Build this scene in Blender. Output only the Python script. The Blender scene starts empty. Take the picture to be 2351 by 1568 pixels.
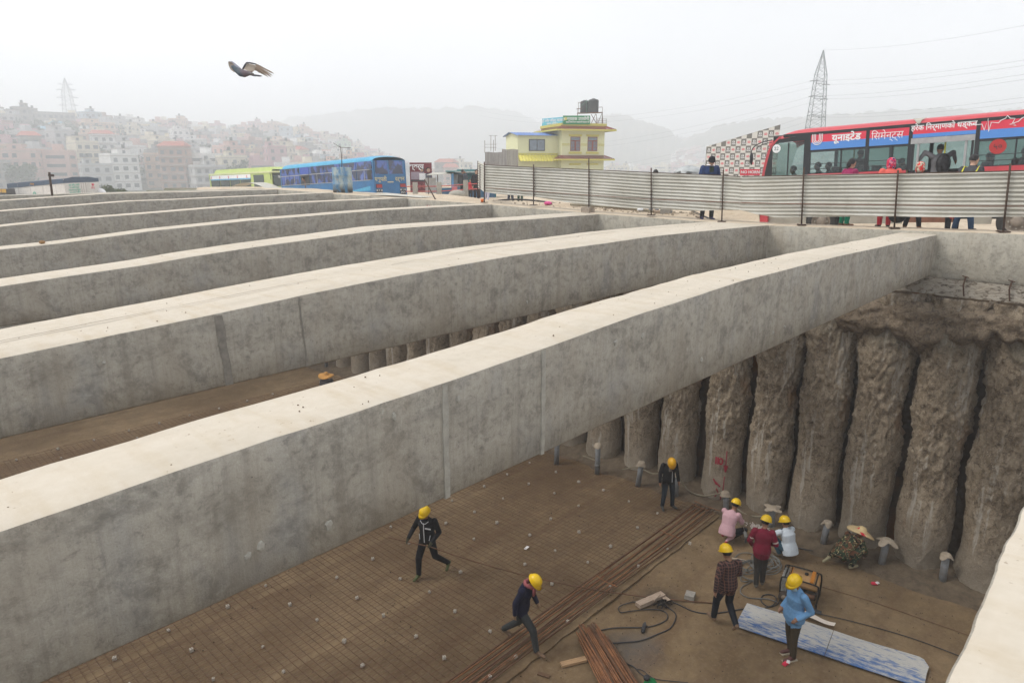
import bpy, bmesh, math, random
import numpy as np
from mathutils import Vector, Matrix, noise
random.seed(7); rng = np.random.default_rng(7)
S = bpy.context.scene
COL = S.collection
rad = math.radians

# ------------------------------------------------------------------ camera
# world: +X runs along the concrete beams towards the pile wall, +Y along that wall, z = 0 is the top of the wall
F_PX, CXP, CYP, CAM_Z = 1567.3, 1175.5, 784.0, 1.5     # measured in a 2351 px wide frame
PITCH = rad(14.48); AZ = rad(43.0)
fh = Vector((math.cos(AZ), math.sin(AZ), 0)); RT = Vector((math.sin(AZ), -math.cos(AZ), 0)); ZU = Vector((0, 0, 1))
FW = fh * math.cos(PITCH) - ZU * math.sin(PITCH); UPV = fh * math.sin(PITCH) + ZU * math.cos(PITCH)
CAM = Vector((0, 0, CAM_Z))
cd = bpy.data.cameras.new('camera'); cam = bpy.data.objects.new('camera', cd); COL.objects.link(cam)
m = Matrix((( RT.x, UPV.x, -FW.x, 0), (RT.y, UPV.y, -FW.y, 0), (RT.z, UPV.z, -FW.z, 0), (0, 0, 0, 1)))
cam.matrix_world = Matrix.Translation(CAM) @ m
cd.lens = 24.0; cd.sensor_width = 36.0; cd.clip_start = 0.05; cd.clip_end = 6000
S.camera = cam

def ray(x, y): return (x - CXP) * RT + (CYP - y) * UPV + F_PX * FW
def onz(x, y, z): r = ray(x, y); return CAM + r * ((z - CAM_Z) / r.z)
def onx(x, y, X): r = ray(x, y); return CAM + r * (X / r.x)
def ony(x, y, Y): r = ray(x, y); return CAM + r * (Y / r.y)
def atd(x, y, d): r = ray(x, y); return CAM + r * (d / r.dot(FW))
def fdir(a, b): v = RT * a + fh * b; return v.normalized()

# ------------------------------------------------------------------ world, sun, exposure
SKY = 0.10
w = bpy.data.worlds.new('World'); S.world = w; w.use_nodes = True
nt = w.node_tree; nt.nodes.clear()
o_ = nt.nodes.new('ShaderNodeOutputWorld'); bg = nt.nodes.new('ShaderNodeBackground'); bg.inputs['Strength'].default_value = SKY
sk = nt.nodes.new('ShaderNodeTexSky'); sk.sky_type = 'NISHITA'; sk.sun_disc = False
sk.sun_elevation = rad(58); sk.sun_rotation = rad(150); sk.dust_density = 4
hs = nt.nodes.new('ShaderNodeHueSaturation'); hs.inputs['Saturation'].default_value = 0.15
mx = nt.nodes.new('ShaderNodeMix'); mx.data_type = 'RGBA'; mx.inputs[0].default_value = 0.92
mx.inputs[7].default_value = (7.9, 8.05, 8.4, 1)
tc = nt.nodes.new('ShaderNodeTexCoord'); nz = nt.nodes.new('ShaderNodeTexNoise'); nz.inputs['Scale'].default_value = 1.3; nz.inputs['Detail'].default_value = 3
mp = nt.nodes.new('ShaderNodeMapping'); mp.inputs['Scale'].default_value = (1, 1, 2.5)
rp = nt.nodes.new('ShaderNodeMapRange'); rp.inputs[1].default_value = .3; rp.inputs[2].default_value = .7; rp.inputs[3].default_value = .86; rp.inputs[4].default_value = 1.1
vm = nt.nodes.new('ShaderNodeVectorMath'); vm.operation = 'SCALE'
L = nt.links.new
L(sk.outputs[0], hs.inputs['Color']); L(hs.outputs[0], mx.inputs[6]); L(mx.outputs[2], vm.inputs[0])
L(tc.outputs['Generated'], mp.inputs[0]); L(mp.outputs[0], nz.inputs['Vector']); L(nz.outputs['Fac'], rp.inputs[0]); L(rp.outputs[0], vm.inputs['Scale'])
L(vm.outputs[0], bg.inputs['Color']); L(bg.outputs[0], o_.inputs['Surface'])
sd = bpy.data.lights.new('sun', 'SUN'); sd.energy = 1.5; sd.angle = rad(22); sd.color = (1, .95, .87)
so = bpy.data.objects.new('sun', sd); COL.objects.link(so)
sundir = Vector((math.cos(rad(58)) * math.sin(rad(150)), math.cos(rad(58)) * math.cos(rad(150)), math.sin(rad(58))))
sundir = Vector((-.48, .46, .75)).normalized()
so.rotation_euler = sundir.to_track_quat('Z', 'Y').to_euler()
sk.sun_elevation = math.asin(sundir.z); sk.sun_rotation = math.atan2(sundir.x, sundir.y)
S.view_settings.view_transform = 'Standard'; S.view_settings.look = 'None'
S.view_settings.exposure = 0.62; S.view_settings.gamma = 1; S.view_settings.use_curve_mapping = False
S.cycles.volume_bounces = 5; S.cycles.max_bounces = 8; S.cycles.transparent_max_bounces = 24; S.cycles.volume_step_rate = 4

# ------------------------------------------------------------------ materials
MT = {}
def newmat(name):
    mt = bpy.data.materials.new(name); mt.use_nodes = True; n = mt.node_tree; b = n.nodes['Principled BSDF']
    return mt, n, b
def mat(name, col, rough=.7, metal=0., var=.25, scale=6., bump=.15, bscale=40., spec=.3, emit=0, alpha=1, dark=None, stretch=(1, 1, 1)):
    if name in MT: return MT[name]
    mt, n, b = newmat(name); N = n.nodes.new; lk = n.links.new
    b.inputs['Roughness'].default_value = rough; b.inputs['Metallic'].default_value = metal; b.inputs['Specular IOR Level'].default_value = spec
    b.inputs['Base Color'].default_value = (*col, 1)
    if var or bump:
        t = N('ShaderNodeTexCoord'); mpn = N('ShaderNodeMapping'); mpn.inputs['Scale'].default_value = stretch; lk(t.outputs['Object'], mpn.inputs[0])
        if var:
            a = N('ShaderNodeTexNoise'); a.inputs['Scale'].default_value = scale; a.inputs['Detail'].default_value = 7; a.inputs['Roughness'].default_value = .65
            r = N('ShaderNodeMapRange'); r.inputs[1].default_value = .28; r.inputs[2].default_value = .72
            x = N('ShaderNodeMix'); x.data_type = 'RGBA'
            dk = dark or tuple(c * (1 - var) for c in col); lt = tuple(min(1, c * (1 + var * .5)) for c in col)
            x.inputs[6].default_value = (*dk, 1); x.inputs[7].default_value = (*lt, 1)
            lk(mpn.outputs[0], a.inputs['Vector']); lk(a.outputs['Fac'], r.inputs[0]); lk(r.outputs[0], x.inputs[0]); lk(x.outputs[2], b.inputs['Base Color'])
        if bump:
            a2 = N('ShaderNodeTexNoise'); a2.inputs['Scale'].default_value = bscale; a2.inputs['Detail'].default_value = 5
            bp = N('ShaderNodeBump'); bp.inputs['Strength'].default_value = bump; bp.inputs['Distance'].default_value = .02
            lk(mpn.outputs[0], a2.inputs['Vector']); lk(a2.outputs['Fac'], bp.inputs['Height']); lk(bp.outputs[0], b.inputs['Normal'])
    if emit: b.inputs['Emission Color'].default_value = (*col, 1); b.inputs['Emission Strength'].default_value = emit
    MT[name] = mt; return mt

class NG:                                   # small node graph helper
    def __init__(s, name): s.m, s.n, s.b = newmat(name); MT[name] = s.m; s.tc = s.n.nodes.new('ShaderNodeTexCoord').outputs['Object']
    def map(s, sc=(1, 1, 1), src=None):
        x = s.n.nodes.new('ShaderNodeMapping'); x.inputs['Scale'].default_value = sc; s.n.links.new(src or s.tc, x.inputs[0]); return x.outputs[0]
    def noise(s, scale, det=6, rough=.6, vec=None, dist=0):
        x = s.n.nodes.new('ShaderNodeTexNoise'); x.inputs['Scale'].default_value = scale; x.inputs['Detail'].default_value = det
        x.inputs['Roughness'].default_value = rough; x.inputs['Distortion'].default_value = dist; s.n.links.new(vec or s.tc, x.inputs['Vector']); return x.outputs['Fac']
    def vor(s, scale, vec=None, feat='F1', rnd=1):
        x = s.n.nodes.new('ShaderNodeTexVoronoi'); x.feature = feat; x.inputs['Scale'].default_value = scale; x.inputs['Randomness'].default_value = rnd
        s.n.links.new(vec or s.tc, x.inputs['Vector']); return x.outputs['Distance']
    def rng(s, v, a, b_, c=0., d=1.):
        x = s.n.nodes.new('ShaderNodeMapRange'); s.n.links.new(v, x.inputs[0])
        for i, q in zip((1, 2, 3, 4), (a, b_, c, d)): x.inputs[i].default_value = q
        return x.outputs[0]
    def mix(s, f, a, b_, mode='MIX'):
        x = s.n.nodes.new('ShaderNodeMix'); x.data_type = 'RGBA'; x.blend_type = mode
        for i, q in ((0, f), (6, a), (7, b_)):
            if hasattr(q, 'is_output'): s.n.links.new(q, x.inputs[i])
            elif i == 0: x.inputs[0].default_value = q
            else: x.inputs[i].default_value = (*q, 1)
        return x.outputs[2]
    def math(s, op, a, b_=0.):
        x = s.n.nodes.new('ShaderNodeMath'); x.operation = op
        for i, q in ((0, a), (1, b_)):
            if hasattr(q, 'is_output'): s.n.links.new(q, x.inputs[i])
            else: x.inputs[i].default_value = q
        return x.outputs[0]
    def xyz(s, v=None):
        x = s.n.nodes.new('ShaderNodeSeparateXYZ'); s.n.links.new(v or s.tc, x.inputs[0]); return x.outputs
    def done(s, color, rough=.85, bump=None, strength=.4, dist=.02, spec=.25, metal=0):
        if hasattr(color, 'is_output'): s.n.links.new(color, s.b.inputs['Base Color'])
        else: s.b.inputs['Base Color'].default_value = (*color, 1)
        s.b.inputs['Roughness'].default_value = rough; s.b.inputs['Specular IOR Level'].default_value = spec; s.b.inputs['Metallic'].default_value = metal
        if bump is not None:
            x = s.n.nodes.new('ShaderNodeBump'); x.inputs['Strength'].default_value = strength; x.inputs['Distance'].default_value = dist
            s.n.links.new(bump, x.inputs['Height']); s.n.links.new(x.outputs[0], s.b.inputs['Normal'])
        return s.m

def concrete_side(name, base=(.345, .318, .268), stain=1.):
    g = NG(name); X, Y, Z = g.xyz()
    big = g.noise(.55, 4, .55); mid = g.noise(3.2, 7, .72, dist=.5); sm = g.noise(13, 6, .75, dist=.3); strk = g.noise(1, 5, .7, g.map((7, 7, .30))); st2 = g.noise(1, 5, .7, g.map((26, 26, .8))); fine = g.noise(90, 3, .7)
    S_ = lambda k: tuple(q * k for q in base)
    c = g.mix(g.rng(big, .3, .7), S_(.86), S_(1.10))
    c = g.mix(g.rng(mid, .44, .58, 0, .8), c, S_(1.34)); c = g.mix(g.rng(mid, .38, .47, .65 * stain, 0), c, S_(.60))
    c = g.mix(g.rng(sm, .50, .64, 0, .6), c, (.50, .465, .40)); c = g.mix(g.rng(sm, .34, .46, .6, 0), c, (.15, .142, .125))
    c = g.mix(g.rng(strk, .52, .70, 0, .55 * stain), c, (.20, .185, .155)); c = g.mix(g.rng(strk, .30, .42, .35, 0), c, (.43, .41, .37)); c = g.mix(g.rng(st2, .52, .72, 0, .40), c, (.21, .19, .16))
    warm = g.noise(1.3, 5, .6, g.map((1, 1, .5))); c = g.mix(g.rng(warm, .50, .72, 0, .5), c, (.34, .285, .215)); blu = g.noise(1.1, 4, .6, g.map((1.3, 1, .7))); c = g.mix(g.rng(blu, .55, .75, 0, .45), c, (.31, .325, .34))
    tb = g.noise(1.6, 6, .75, g.map((1, 1, 1.8))); tband = g.math('MULTIPLY', g.rng(tb, .54, .66, 0, .55 * stain), g.rng(Z, -.60, -.15)); c = g.mix(tband, c, (.125, .12, .108))
    p = g.vor(5.2, g.map((1, .01, 1))); c = g.mix(g.rng(p, .012, .035, .85, 0), c, (.07, .062, .052)); p2 = g.vor(11, g.map((1, .01, 1))); c = g.mix(g.rng(p2, .02, .06, .5, 0), c, (.12, .11, .10))
    v = g.vor(1.9, g.map((1, .01, 1.2))); c = g.mix(g.math('MULTIPLY', g.rng(v, .03, .06, .8, 0), g.rng(sm, .4, .6)), c, (.48, .46, .40))
    c = g.mix(g.rng(fine, .3, .7, 0, .35), c, S_(.62))
    return g.done(c, .88, g.mix(.5, sm, fine), .5, .02)
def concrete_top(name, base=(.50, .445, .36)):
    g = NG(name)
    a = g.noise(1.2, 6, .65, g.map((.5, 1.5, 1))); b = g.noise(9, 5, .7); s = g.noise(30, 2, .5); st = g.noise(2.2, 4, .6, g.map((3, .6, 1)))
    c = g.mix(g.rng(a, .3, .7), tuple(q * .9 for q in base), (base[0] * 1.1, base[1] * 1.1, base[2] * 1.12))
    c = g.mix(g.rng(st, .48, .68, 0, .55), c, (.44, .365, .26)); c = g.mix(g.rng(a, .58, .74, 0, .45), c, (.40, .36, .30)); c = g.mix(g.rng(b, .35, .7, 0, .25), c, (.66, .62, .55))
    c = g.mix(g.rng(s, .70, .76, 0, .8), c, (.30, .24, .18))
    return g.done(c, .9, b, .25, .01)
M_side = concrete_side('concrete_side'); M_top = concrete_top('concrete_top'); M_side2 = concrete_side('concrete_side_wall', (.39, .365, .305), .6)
M_joint = mat('joint_mortar', (.40, .38, .33), .9, var=.3, scale=8, bump=.4)

# ------------------------------------------------------------------ mesh helpers
def obj(name, me, parent=None, mats=None, smooth=False):
    ob = bpy.data.objects.new(name, me); COL.objects.link(ob)
    if mats is not None:
        for q in (mats if isinstance(mats, (list, tuple)) else [mats]): me.materials.append(q)
    if smooth: me.polygons.foreach_set('use_smooth', [True] * len(me.polygons))
    if parent is not None: ob.parent = parent
    return ob
def thing(name, label, cat, loc=(0, 0, 0), rz=0., group=None, mw=None):
    o = bpy.data.objects.new(name, None); COL.objects.link(o); o.empty_display_size = .2
    if mw is not None: o.matrix_world = mw
    else: o.location = loc; o.rotation_euler = (0, 0, rz)
    o['label'] = label; o['category'] = cat
    if group: o['group'] = group
    return o
def tag(o, label, cat, group=None):
    o['label'] = label; o['category'] = cat
    if group: o['group'] = group
    return o
def kind(o, k): o['kind'] = k; return o

class MB:
    def __init__(s): s.v = []; s.f = []; s.m = []; s.mi = 0
    def add(s, vs, fs, mi=None):
        b = len(s.v); s.v += [tuple(q) for q in vs]; s.f += [tuple(i + b for i in f) for f in fs]; s.m += [s.mi if mi is None else mi] * len(fs); return s
    def box(s, c, sz, rz=0, M=None, mi=None, taper=1.):
        x, y, z = (q / 2 for q in sz); vs = []
        for k in (-1, 1):
            t = taper if k > 0 else 1
            for a, b in ((-1, -1), (1, -1), (1, 1), (-1, 1)):
                p = Vector((a * x * t, b * y * t, k * z))
                if rz: p.rotate(Matrix.Rotation(rz, 3, 'Z'))
                p += Vector(c); vs.append(M @ p if M else p)
        return s.add(vs, [(3, 2, 1, 0), (4, 5, 6, 7), (0, 1, 5, 4), (1, 2, 6, 5), (2, 3, 7, 6), (3, 0, 4, 7)], mi)
    def bb(s, x0, x1, y0, y1, z0, z1, mi=None): return s.box(((x0 + x1) / 2, (y0 + y1) / 2, (z0 + z1) / 2), (x1 - x0, y1 - y0, z1 - z0), mi=mi)
    def tube(s, pts, r, n=6, mi=None, cap=True, r2=None):
        pts = [Vector(p) for p in pts]; rings = []; up = None
        for i, p in enumerate(pts):
            d = (pts[min(i + 1, len(pts) - 1)] - pts[max(i - 1, 0)]).normalized()
            if up is None: up = Vector((0, 0, 1)) if abs(d.z) < .9 else Vector((1, 0, 0))
            a = d.cross(up).normalized(); b = a.cross(d).normalized(); up = b
            rr = r if r2 is None else r + (r2 - r) * i / (len(pts) - 1)
            if isinstance(r, (list, tuple)): rr = r[i]
            rings.append([p + (a * math.cos(2 * math.pi * k / n) + b * math.sin(2 * math.pi * k / n)) * rr for k in range(n)])
        vs = [q for rg in rings for q in rg]; fs = []
        for i in range(len(pts) - 1):
            for k in range(n): fs.append((i * n + k, i * n + (k + 1) % n, (i + 1) * n + (k + 1) % n, (i + 1) * n + k))
        if cap: fs += [tuple(range(n - 1, -1, -1)), tuple((len(pts) - 1) * n + k for k in range(n))]
        return s.add(vs, fs, mi)
    def cyl(s, c, r, h, n=16, mi=None, r2=None): c = Vector(c); return s.tube([c, c + Vector((0, 0, h))], r, n, mi, True, r2)
    def grid(s, P, mi=None, closed=False):
        nr, nc = len(P), len(P[0]); vs = [q for r in P for q in r]; fs = []
        for i in range(nr - 1):
            for j in range(nc - 1 + (1 if closed else 0)):
                j2 = (j + 1) % nc; fs.append((i * nc + j, i * nc + j2, (i + 1) * nc + j2, (i + 1) * nc + j))
        return s.add(vs, fs, mi)
    def mesh(s, name='mesh'):
        me = bpy.data.meshes.new(name); me.from_pydata(s.v, [], s.f); me.update()
        if any(s.m): me.polygons.foreach_set('material_index', s.m)
        return me
    def build(s, name, mats, parent=None, smooth=False): return obj(name, s.mesh(name), parent, mats, smooth)

def text(name, body, size, mt, parent, M, ext=.003, align='CENTER', sx=1., bold=0):
    c = bpy.data.curves.new('t', 'FONT'); c.body = body; c.size = size; c.extrude = ext; c.align_x = align; c.align_y = 'CENTER'; c.resolution_u = 2; c.offset = bold
    o = bpy.data.objects.new('t', c); COL.objects.link(o); bpy.context.view_layer.update()
    me = bpy.data.meshes.new_from_object(o.evaluated_get(bpy.context.evaluated_depsgraph_get())); bpy.data.objects.remove(o); bpy.data.curves.remove(c)
    me.materials.clear(); me.transform(M @ Matrix.Diagonal((sx, 1, 1, 1))); ob = obj(name, me, parent, mt); return ob
def frame(o, x, y, z=None):                 # matrix from origin and axes
    x = Vector(x).normalized(); y = Vector(y); y = (y - x * y.dot(x)).normalized(); z = x.cross(y)
    o = Vector(o); return Matrix(((x.x, y.x, z.x, o.x), (x.y, y.y, z.y, o.y), (x.z, y.z, z.z, o.z), (0, 0, 0, 1)))
def interp(x, pts): return float(np.interp(x, [p[0] for p in pts], [p[1] for p in pts]))
def copy_tree(o, parent=None):
    c = o.copy(); COL.objects.link(c)
    if parent is not None: c.parent = parent
    for ch in o.children: copy_tree(ch, c)
    return c
# ------------------------------------------------------------------ setting: pit
PZ = -8.2
WTOP = [(-20, .2), (0, .1), (2, .08), (3.6, .04), (7.5, -.05), (9.3, -.05), (13, -.01), (17.8, .1), (22.7, .17), (28.1, .21), (33.2, .29), (36, .28), (50, -.6)]
def wtop(y): return interp(y, WTOP)
ROAD = [(-30, .6), (3, -.60), (9, -.92), (36, -1.1), (48, -1.6), (80, -3.0), (150, -6.5), (200, -8)]
def sstep(t): t = max(0., min(1., t)); return t * t * (3 - 2 * t)
# far terrain, by direction in the landscape (bearing from the pit, degrees) and distance
def bearing(x, y): return math.degrees(math.atan2(x, y)) # 0 = +Y
def azpx(px): r = ray(px, 379); return math.degrees(math.atan2(r.x, r.y))
RIDGE = [(azpx(p), yy, d) for p, yy, d in [(-500, 250, 450), (0, 272, 480), (200, 284, 540), (400, 291, 610), (600, 294, 680), (700, 298, 700), (800, 320, 740), (860, 346, 760), (950, 374, 780), (1100, 384, 780), (3200, 384, 780)]]
def terr(x, y):
    r = math.hypot(x, y); b = bearing(x, y)
    ry = interp(b, [(q[0], q[1]) for q in RIDGE]); rd = interp(b, [(q[0], q[2]) for q in RIDGE])
    ztop = 1.5 + (379 - ry) * rd / 1567 - 13.5
    valley = -9 - 3 * sstep((r - 200) / 500)
    z = valley
    if ztop > valley: 
        t = (r - 270) / (rd - 270); z = valley + (ztop - valley) * (sstep(t) * .5 + max(0, min(1, t)) * .5) - max(0, r - rd) * .12
        z = max(z, -14)
    z += 1.2 * noise.noise(Vector((x * .02, y * .02, 0)))
    return z
def G(x, y):
    wt = wtop(y) - .03
    rz_ = interp(y, ROAD)
    k_ = sstep((y - 9.2) / 2.5); x0_ = 19.02 * (1 - k_) + 20.4 * k_; w0_ = 2.6 * (1 - k_) + 1.6 * k_
    near = wt + (rz_ - wt) * (max(0, min(1, (x - x0_) / w0_)) if k_ < .5 else sstep((x - x0_) / w0_))
    if x > 28: near = near + (-.55 - near) * sstep((x - 28) / 1.5) * (1 if y > 5 else 0)
    if y > 36.5 and x < 24: near = near + (-1.2 - near) * sstep((y - 36.5) / 4)
    near += .05 * noise.noise(Vector((x * .8, y * .8, 3))) * (1 if x > 19.6 else 0)
    if 19.3 < x < 22 and 8 < y < 24: near += .16 * max(0, noise.noise(Vector((x * .9, y * .45, 9))) + .25) * min(1, (x - 19.3) * 2) * min(1, (y - 8) * .5)
    r = math.hypot(x, y)
    if r > 70: t = sstep((r - 70) / 110); near = near * (1 - t) + terr(x, y) * t
    return near

g = NG('sandy_ground')
a = g.noise(.35, 6, .65); b = g.noise(4, 7, .7); c2 = g.noise(25, 4, .6)
c = g.mix(g.rng(a, .3, .7), (.42, .33, .23), (.60, .51, .39)); c = g.mix(g.rng(b, .45, .7, 0, .7), c, (.34, .26, .18)); c = g.mix(g.rng(c2, .55, .7, 0, .5), c, (.62, .57, .48))
M_ground = g.done(c, .95, g.mix(.5, b, c2), .6, .05)
g = NG('hill_ground'); a = g.noise(.03, 6, .7); b = g.noise(.2, 5, .7)
c = g.mix(g.rng(a, .4, .6), (.07, .085, .045), (.17, .15, .10)); c = g.mix(g.rng(b, .5, .7, 0, .6), c, (.25, .2, .15)); M_hill = g.done(c, 1)

# near ground: everything outside the pit, out to 75 m, then a polar sheet to the horizon
def ground_patch(name, xs, ys, mt):
    P = [[(x, y, G(x, y)) for x in xs] for y in ys]; mb = MB(); mb.grid(P); return kind(mb.build(name, mt, None, True), 'structure')
xs1 = [18.96 + .25 * i for i in range(15)] + [23 + .8 * i for i in range(12)] + [33 + 3 * i for i in range(12)]
ys1 = [-30 + 2.5 * i for i in range(12)] + [.4 * i for i in range(0, 100)] + [40 + 2 * i for i in range(16)]
ground_patch('ground', xs1, ys1, M_ground)
ground_patch('ground', [-60 + 3 * i for i in range(27)] + [19.2], [36.2 + .8 * i for i in range(6)] + [41 + 2.5 * i for i in range(13)], M_ground)
mb = MB(); P = []
rs = [66 + 6 * i for i in range(20)] + [186 + 12 * i for i in range(52)] + [810 * 1.16 ** i for i in range(1, 11)]
for r in rs:
    P.append([(r * math.sin(rad(q)), r * math.cos(rad(q)), (G if r < 190 else terr)(r * math.sin(rad(q)), r * math.cos(rad(q))) - (.25 if r < 80 else 0)) for q in np.arange(-25, 122, 1.2)])
mb.grid(P); kind(mb.build('hillside', M_hill, None, True), 'structure')
# big hills almost lost in the haze
def far_hill(name, pts, d, seed):
    P = []
    n = 220; x0, x1 = pts[0][0], pts[-1][0]
    for k in range(14):
        t = k / 13; row = []
        for i in range(n):
            px = x0 + (x1 - x0) * i / (n - 1); py = interp(px, pts)
            rr = d * (.72 + .5 * t); top = 1.5 + (379 - py) * d / 1567
            prof = math.exp(-((t - .56) / .26) ** 2) if t < .56 else math.exp(-((t - .56) / .4) ** 2)
            r_ = ray(px, 379); v = Vector((r_.x, r_.y, 0)).normalized()
            z = -14 + (top + 14) * prof * (1 + .05 * noise.noise(Vector((px * .03, t * 6, seed)))) + 4 * noise.noise(Vector((px * .1, t * 9, seed))) + 5 * abs(noise.noise(Vector((px * .31, t * 13, seed))))
            row.append((v.x * rr, v.y * rr, z))
        P.append(row)
    mb = MB(); mb.grid(P); kind(mb.build(name, M_hill, None, True), 'structure')
far_hill('hills', [(380, 379), (500, 330), (600, 300), (700, 282), (820, 268), (900, 258), (1000, 263), (1100, 256), (1160, 262), (1240, 290), (1300, 330), (1400, 379)], 1400, 1)
far_hill('hills', [(1150, 379), (1250, 330), (1330, 290), (1400, 270), (1460, 285), (1520, 300), (1570, 335), (1640, 379)], 1050, 2)
far_hill('hills', [(1500, 379), (1580, 325), (1640, 300), (1720, 290), (1800, 285), (1950, 282), (2100, 278), (2400, 290), (2800, 330), (3000, 379)], 1000, 3)

# pit floor
g = NG('pit_floor')
a = g.noise(.28, 6, .68); b = g.noise(2.4, 7, .72, dist=.7); c2 = g.noise(14, 6, .7); d = g.noise(55, 3, .6); st = g.noise(1, 4, .6, g.map((.25, 2.2, 1)))
c = g.mix(g.rng(a, .35, .65), (.132, .087, .045), (.252, .178, .100)); c = g.mix(g.rng(b, .40, .72, 0, .65), c, (.095, .06, .034))
c = g.mix(g.rng(st, .5, .72, 0, .45), c, (.098, .052, .028)); c = g.mix(g.rng(c2, .5, .75, 0, .45), c, (.27, .205, .135)); c = g.mix(g.rng(d, .60, .72, 0, .6), c, (.06, .042, .03))
sp = g.vor(1.7, g.map((1, 1, .01))); nz_ = g.noise(6, 4, .7); c = g.mix(g.math('MULTIPLY', g.rng(sp, .0, .22, .55, 0), g.rng(nz_, .45, .6)), c, (.06, .05, .042))
# burnt patch and grinding dust on the floor around the plank
X_, Y_, Z_ = g.xyz()
def spot(cx, cy, r0, r1):
    dx = g.math('SUBTRACT', X_, cx); dy = g.math('SUBTRACT', Y_, cy)
    return g.rng(g.math('SQRT', g.math('ADD', g.math('MULTIPLY', dx, dx), g.math('MULTIPLY', dy, dy))), r0, r1, 1, 0)
for px, py, r0, r1, col, k in ((1515, 1378, .12, .62, (.03, .026, .024), .9), (1450, 1500, .1, .8, (.075, .075, .08), .6), (1425, 1475, .05, .5, (.05, .05, .05), .6), (1480, 1470, .0, .5, (.1, .1, .1), .5)):
    p = onz(px, py, PZ); c = g.mix(g.math('MULTIPLY', spot(p.x, p.y, r0, r1), g.rng(nz_, .3, .6, k * .5, k)), c, col)
M_floor = g.done(c, .93, g.mix(.5, c2, d), .5, .02)
mb = MB(); mb.grid([[(x, y, PZ + .025 * noise.noise(Vector((x * .6, y * .6, 0)))) for x in np.arange(-6, 19.01, .5)] for y in np.arange(-12, 40.01, .5)])
kind(mb.build('pit_floor', M_floor, None, True), 'structure')
# a thin second pour under the reinforcement: its broken edge is the dark line beside the bar bundle
mb = MB()
ex = [(x, 7.66 + .05 * noise.noise(Vector((x * 2.1, 0, 5))) + .03 * noise.noise(Vector((x * 7, 0, 5)))) for x in np.arange(-6, 17.2, .2)]
P = [[(x, y, PZ + .0) for x, y in ex], [(x, y, PZ + .05) for x, y in ex], [(x, 12, PZ + .055) for x, y in ex], [(x, 27.2, PZ + .055) for x, y in ex], [(x, 27.2, PZ) for x, y in ex]]
mb.grid(P); kind(mb.build('blinding_slab', M_floor, None), 'structure')
# rough soil swept up against the foot of the piles
M_soil = mat('pile_soil', (.13, .098, .066), .97, var=.5, scale=5, bump=1., bscale=25)
mb = MB(); P = []
for i, y in enumerate(np.arange(-4, 34, .16)):
    wdt = 16.75 + .25 * noise.noise(Vector((0, y * .9, 2))); row = []
    for k in range(9):
        t = k / 8; x = wdt + (18.2 - wdt) * t; row.append((x, y, PZ - .01 + t * .35 + .07 * abs(noise.noise(Vector((x * 5, y * 5, 1)))) * (k > 0) + .03 * noise.noise(Vector((x * 11, y * 11, 1)))))
    P.append(row)
mb.grid(P); kind(mb.build('soil_edge', M_soil, None, True), 'stuff')

# ------------------------------------------------------------------ concrete beams
BEAMS = [  # front face y, width at the left, width at the wall, top profile
 (3.60, .60, .77, [(-6, -.16), (.4, -.12), (1.8, -.07), (3.1, -.04), (4.2, 0), (5.7, .07), (8, .12), (10.8, .10), (14, .04), (18, -.04)]),
 (7.49, 1.2, 1.65, [(-6, -.24), (1.2, -.20), (3.1, -.11), (4.3, -.04), (6.5, .04), (8, .08), (12, .08), (15.7, .02), (18, -.05)]),
 (13.01, .70, 1.1, [(-6, -.4), (2.2, -.34), (4.4, -.22), (5.2, -.15), (6.5, -.08), (9.7, .06), (14, .02), (18, -.02)]),
 (17.78, .60, .75, [(-6, -.3), (3.2, -.23), (4.3, -.19), (6.3, -.05), (8.9, .06), (13.3, .13), (18, .11)]),
 (22.67, .55, .7, [(-6, -.2), (4.2, -.10), (5.7, 0), (8.1, .06), (11.4, .18), (18, .19)]),
 (28.13, .6, .7, [(-6, -.1), (5.2, .01), (9.3, .18), (14.2, .22), (18, .25)]),
 (33.19, .7, .8, [(-6, .0), (6.2, .14), (9.9, .30), (13.3, .28), (18, .29)])]
BL = ['nearest full concrete beam crossing over the workers, with two pale mortar joints',
      'double width concrete beam with a long crack along its top, second behind the workers',
      'third concrete beam across the pit, ending beside the concrete block under the fence',
      'fourth concrete beam across the pit, ending by the first fence post and the orange cup',
      'fifth concrete beam across the pit, just in front of the red painted number',
      'sixth concrete beam across the pit, ending to the right of the blue drum',
      'farthest concrete beam across the pit, in front of the white container with the navy top']
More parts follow.
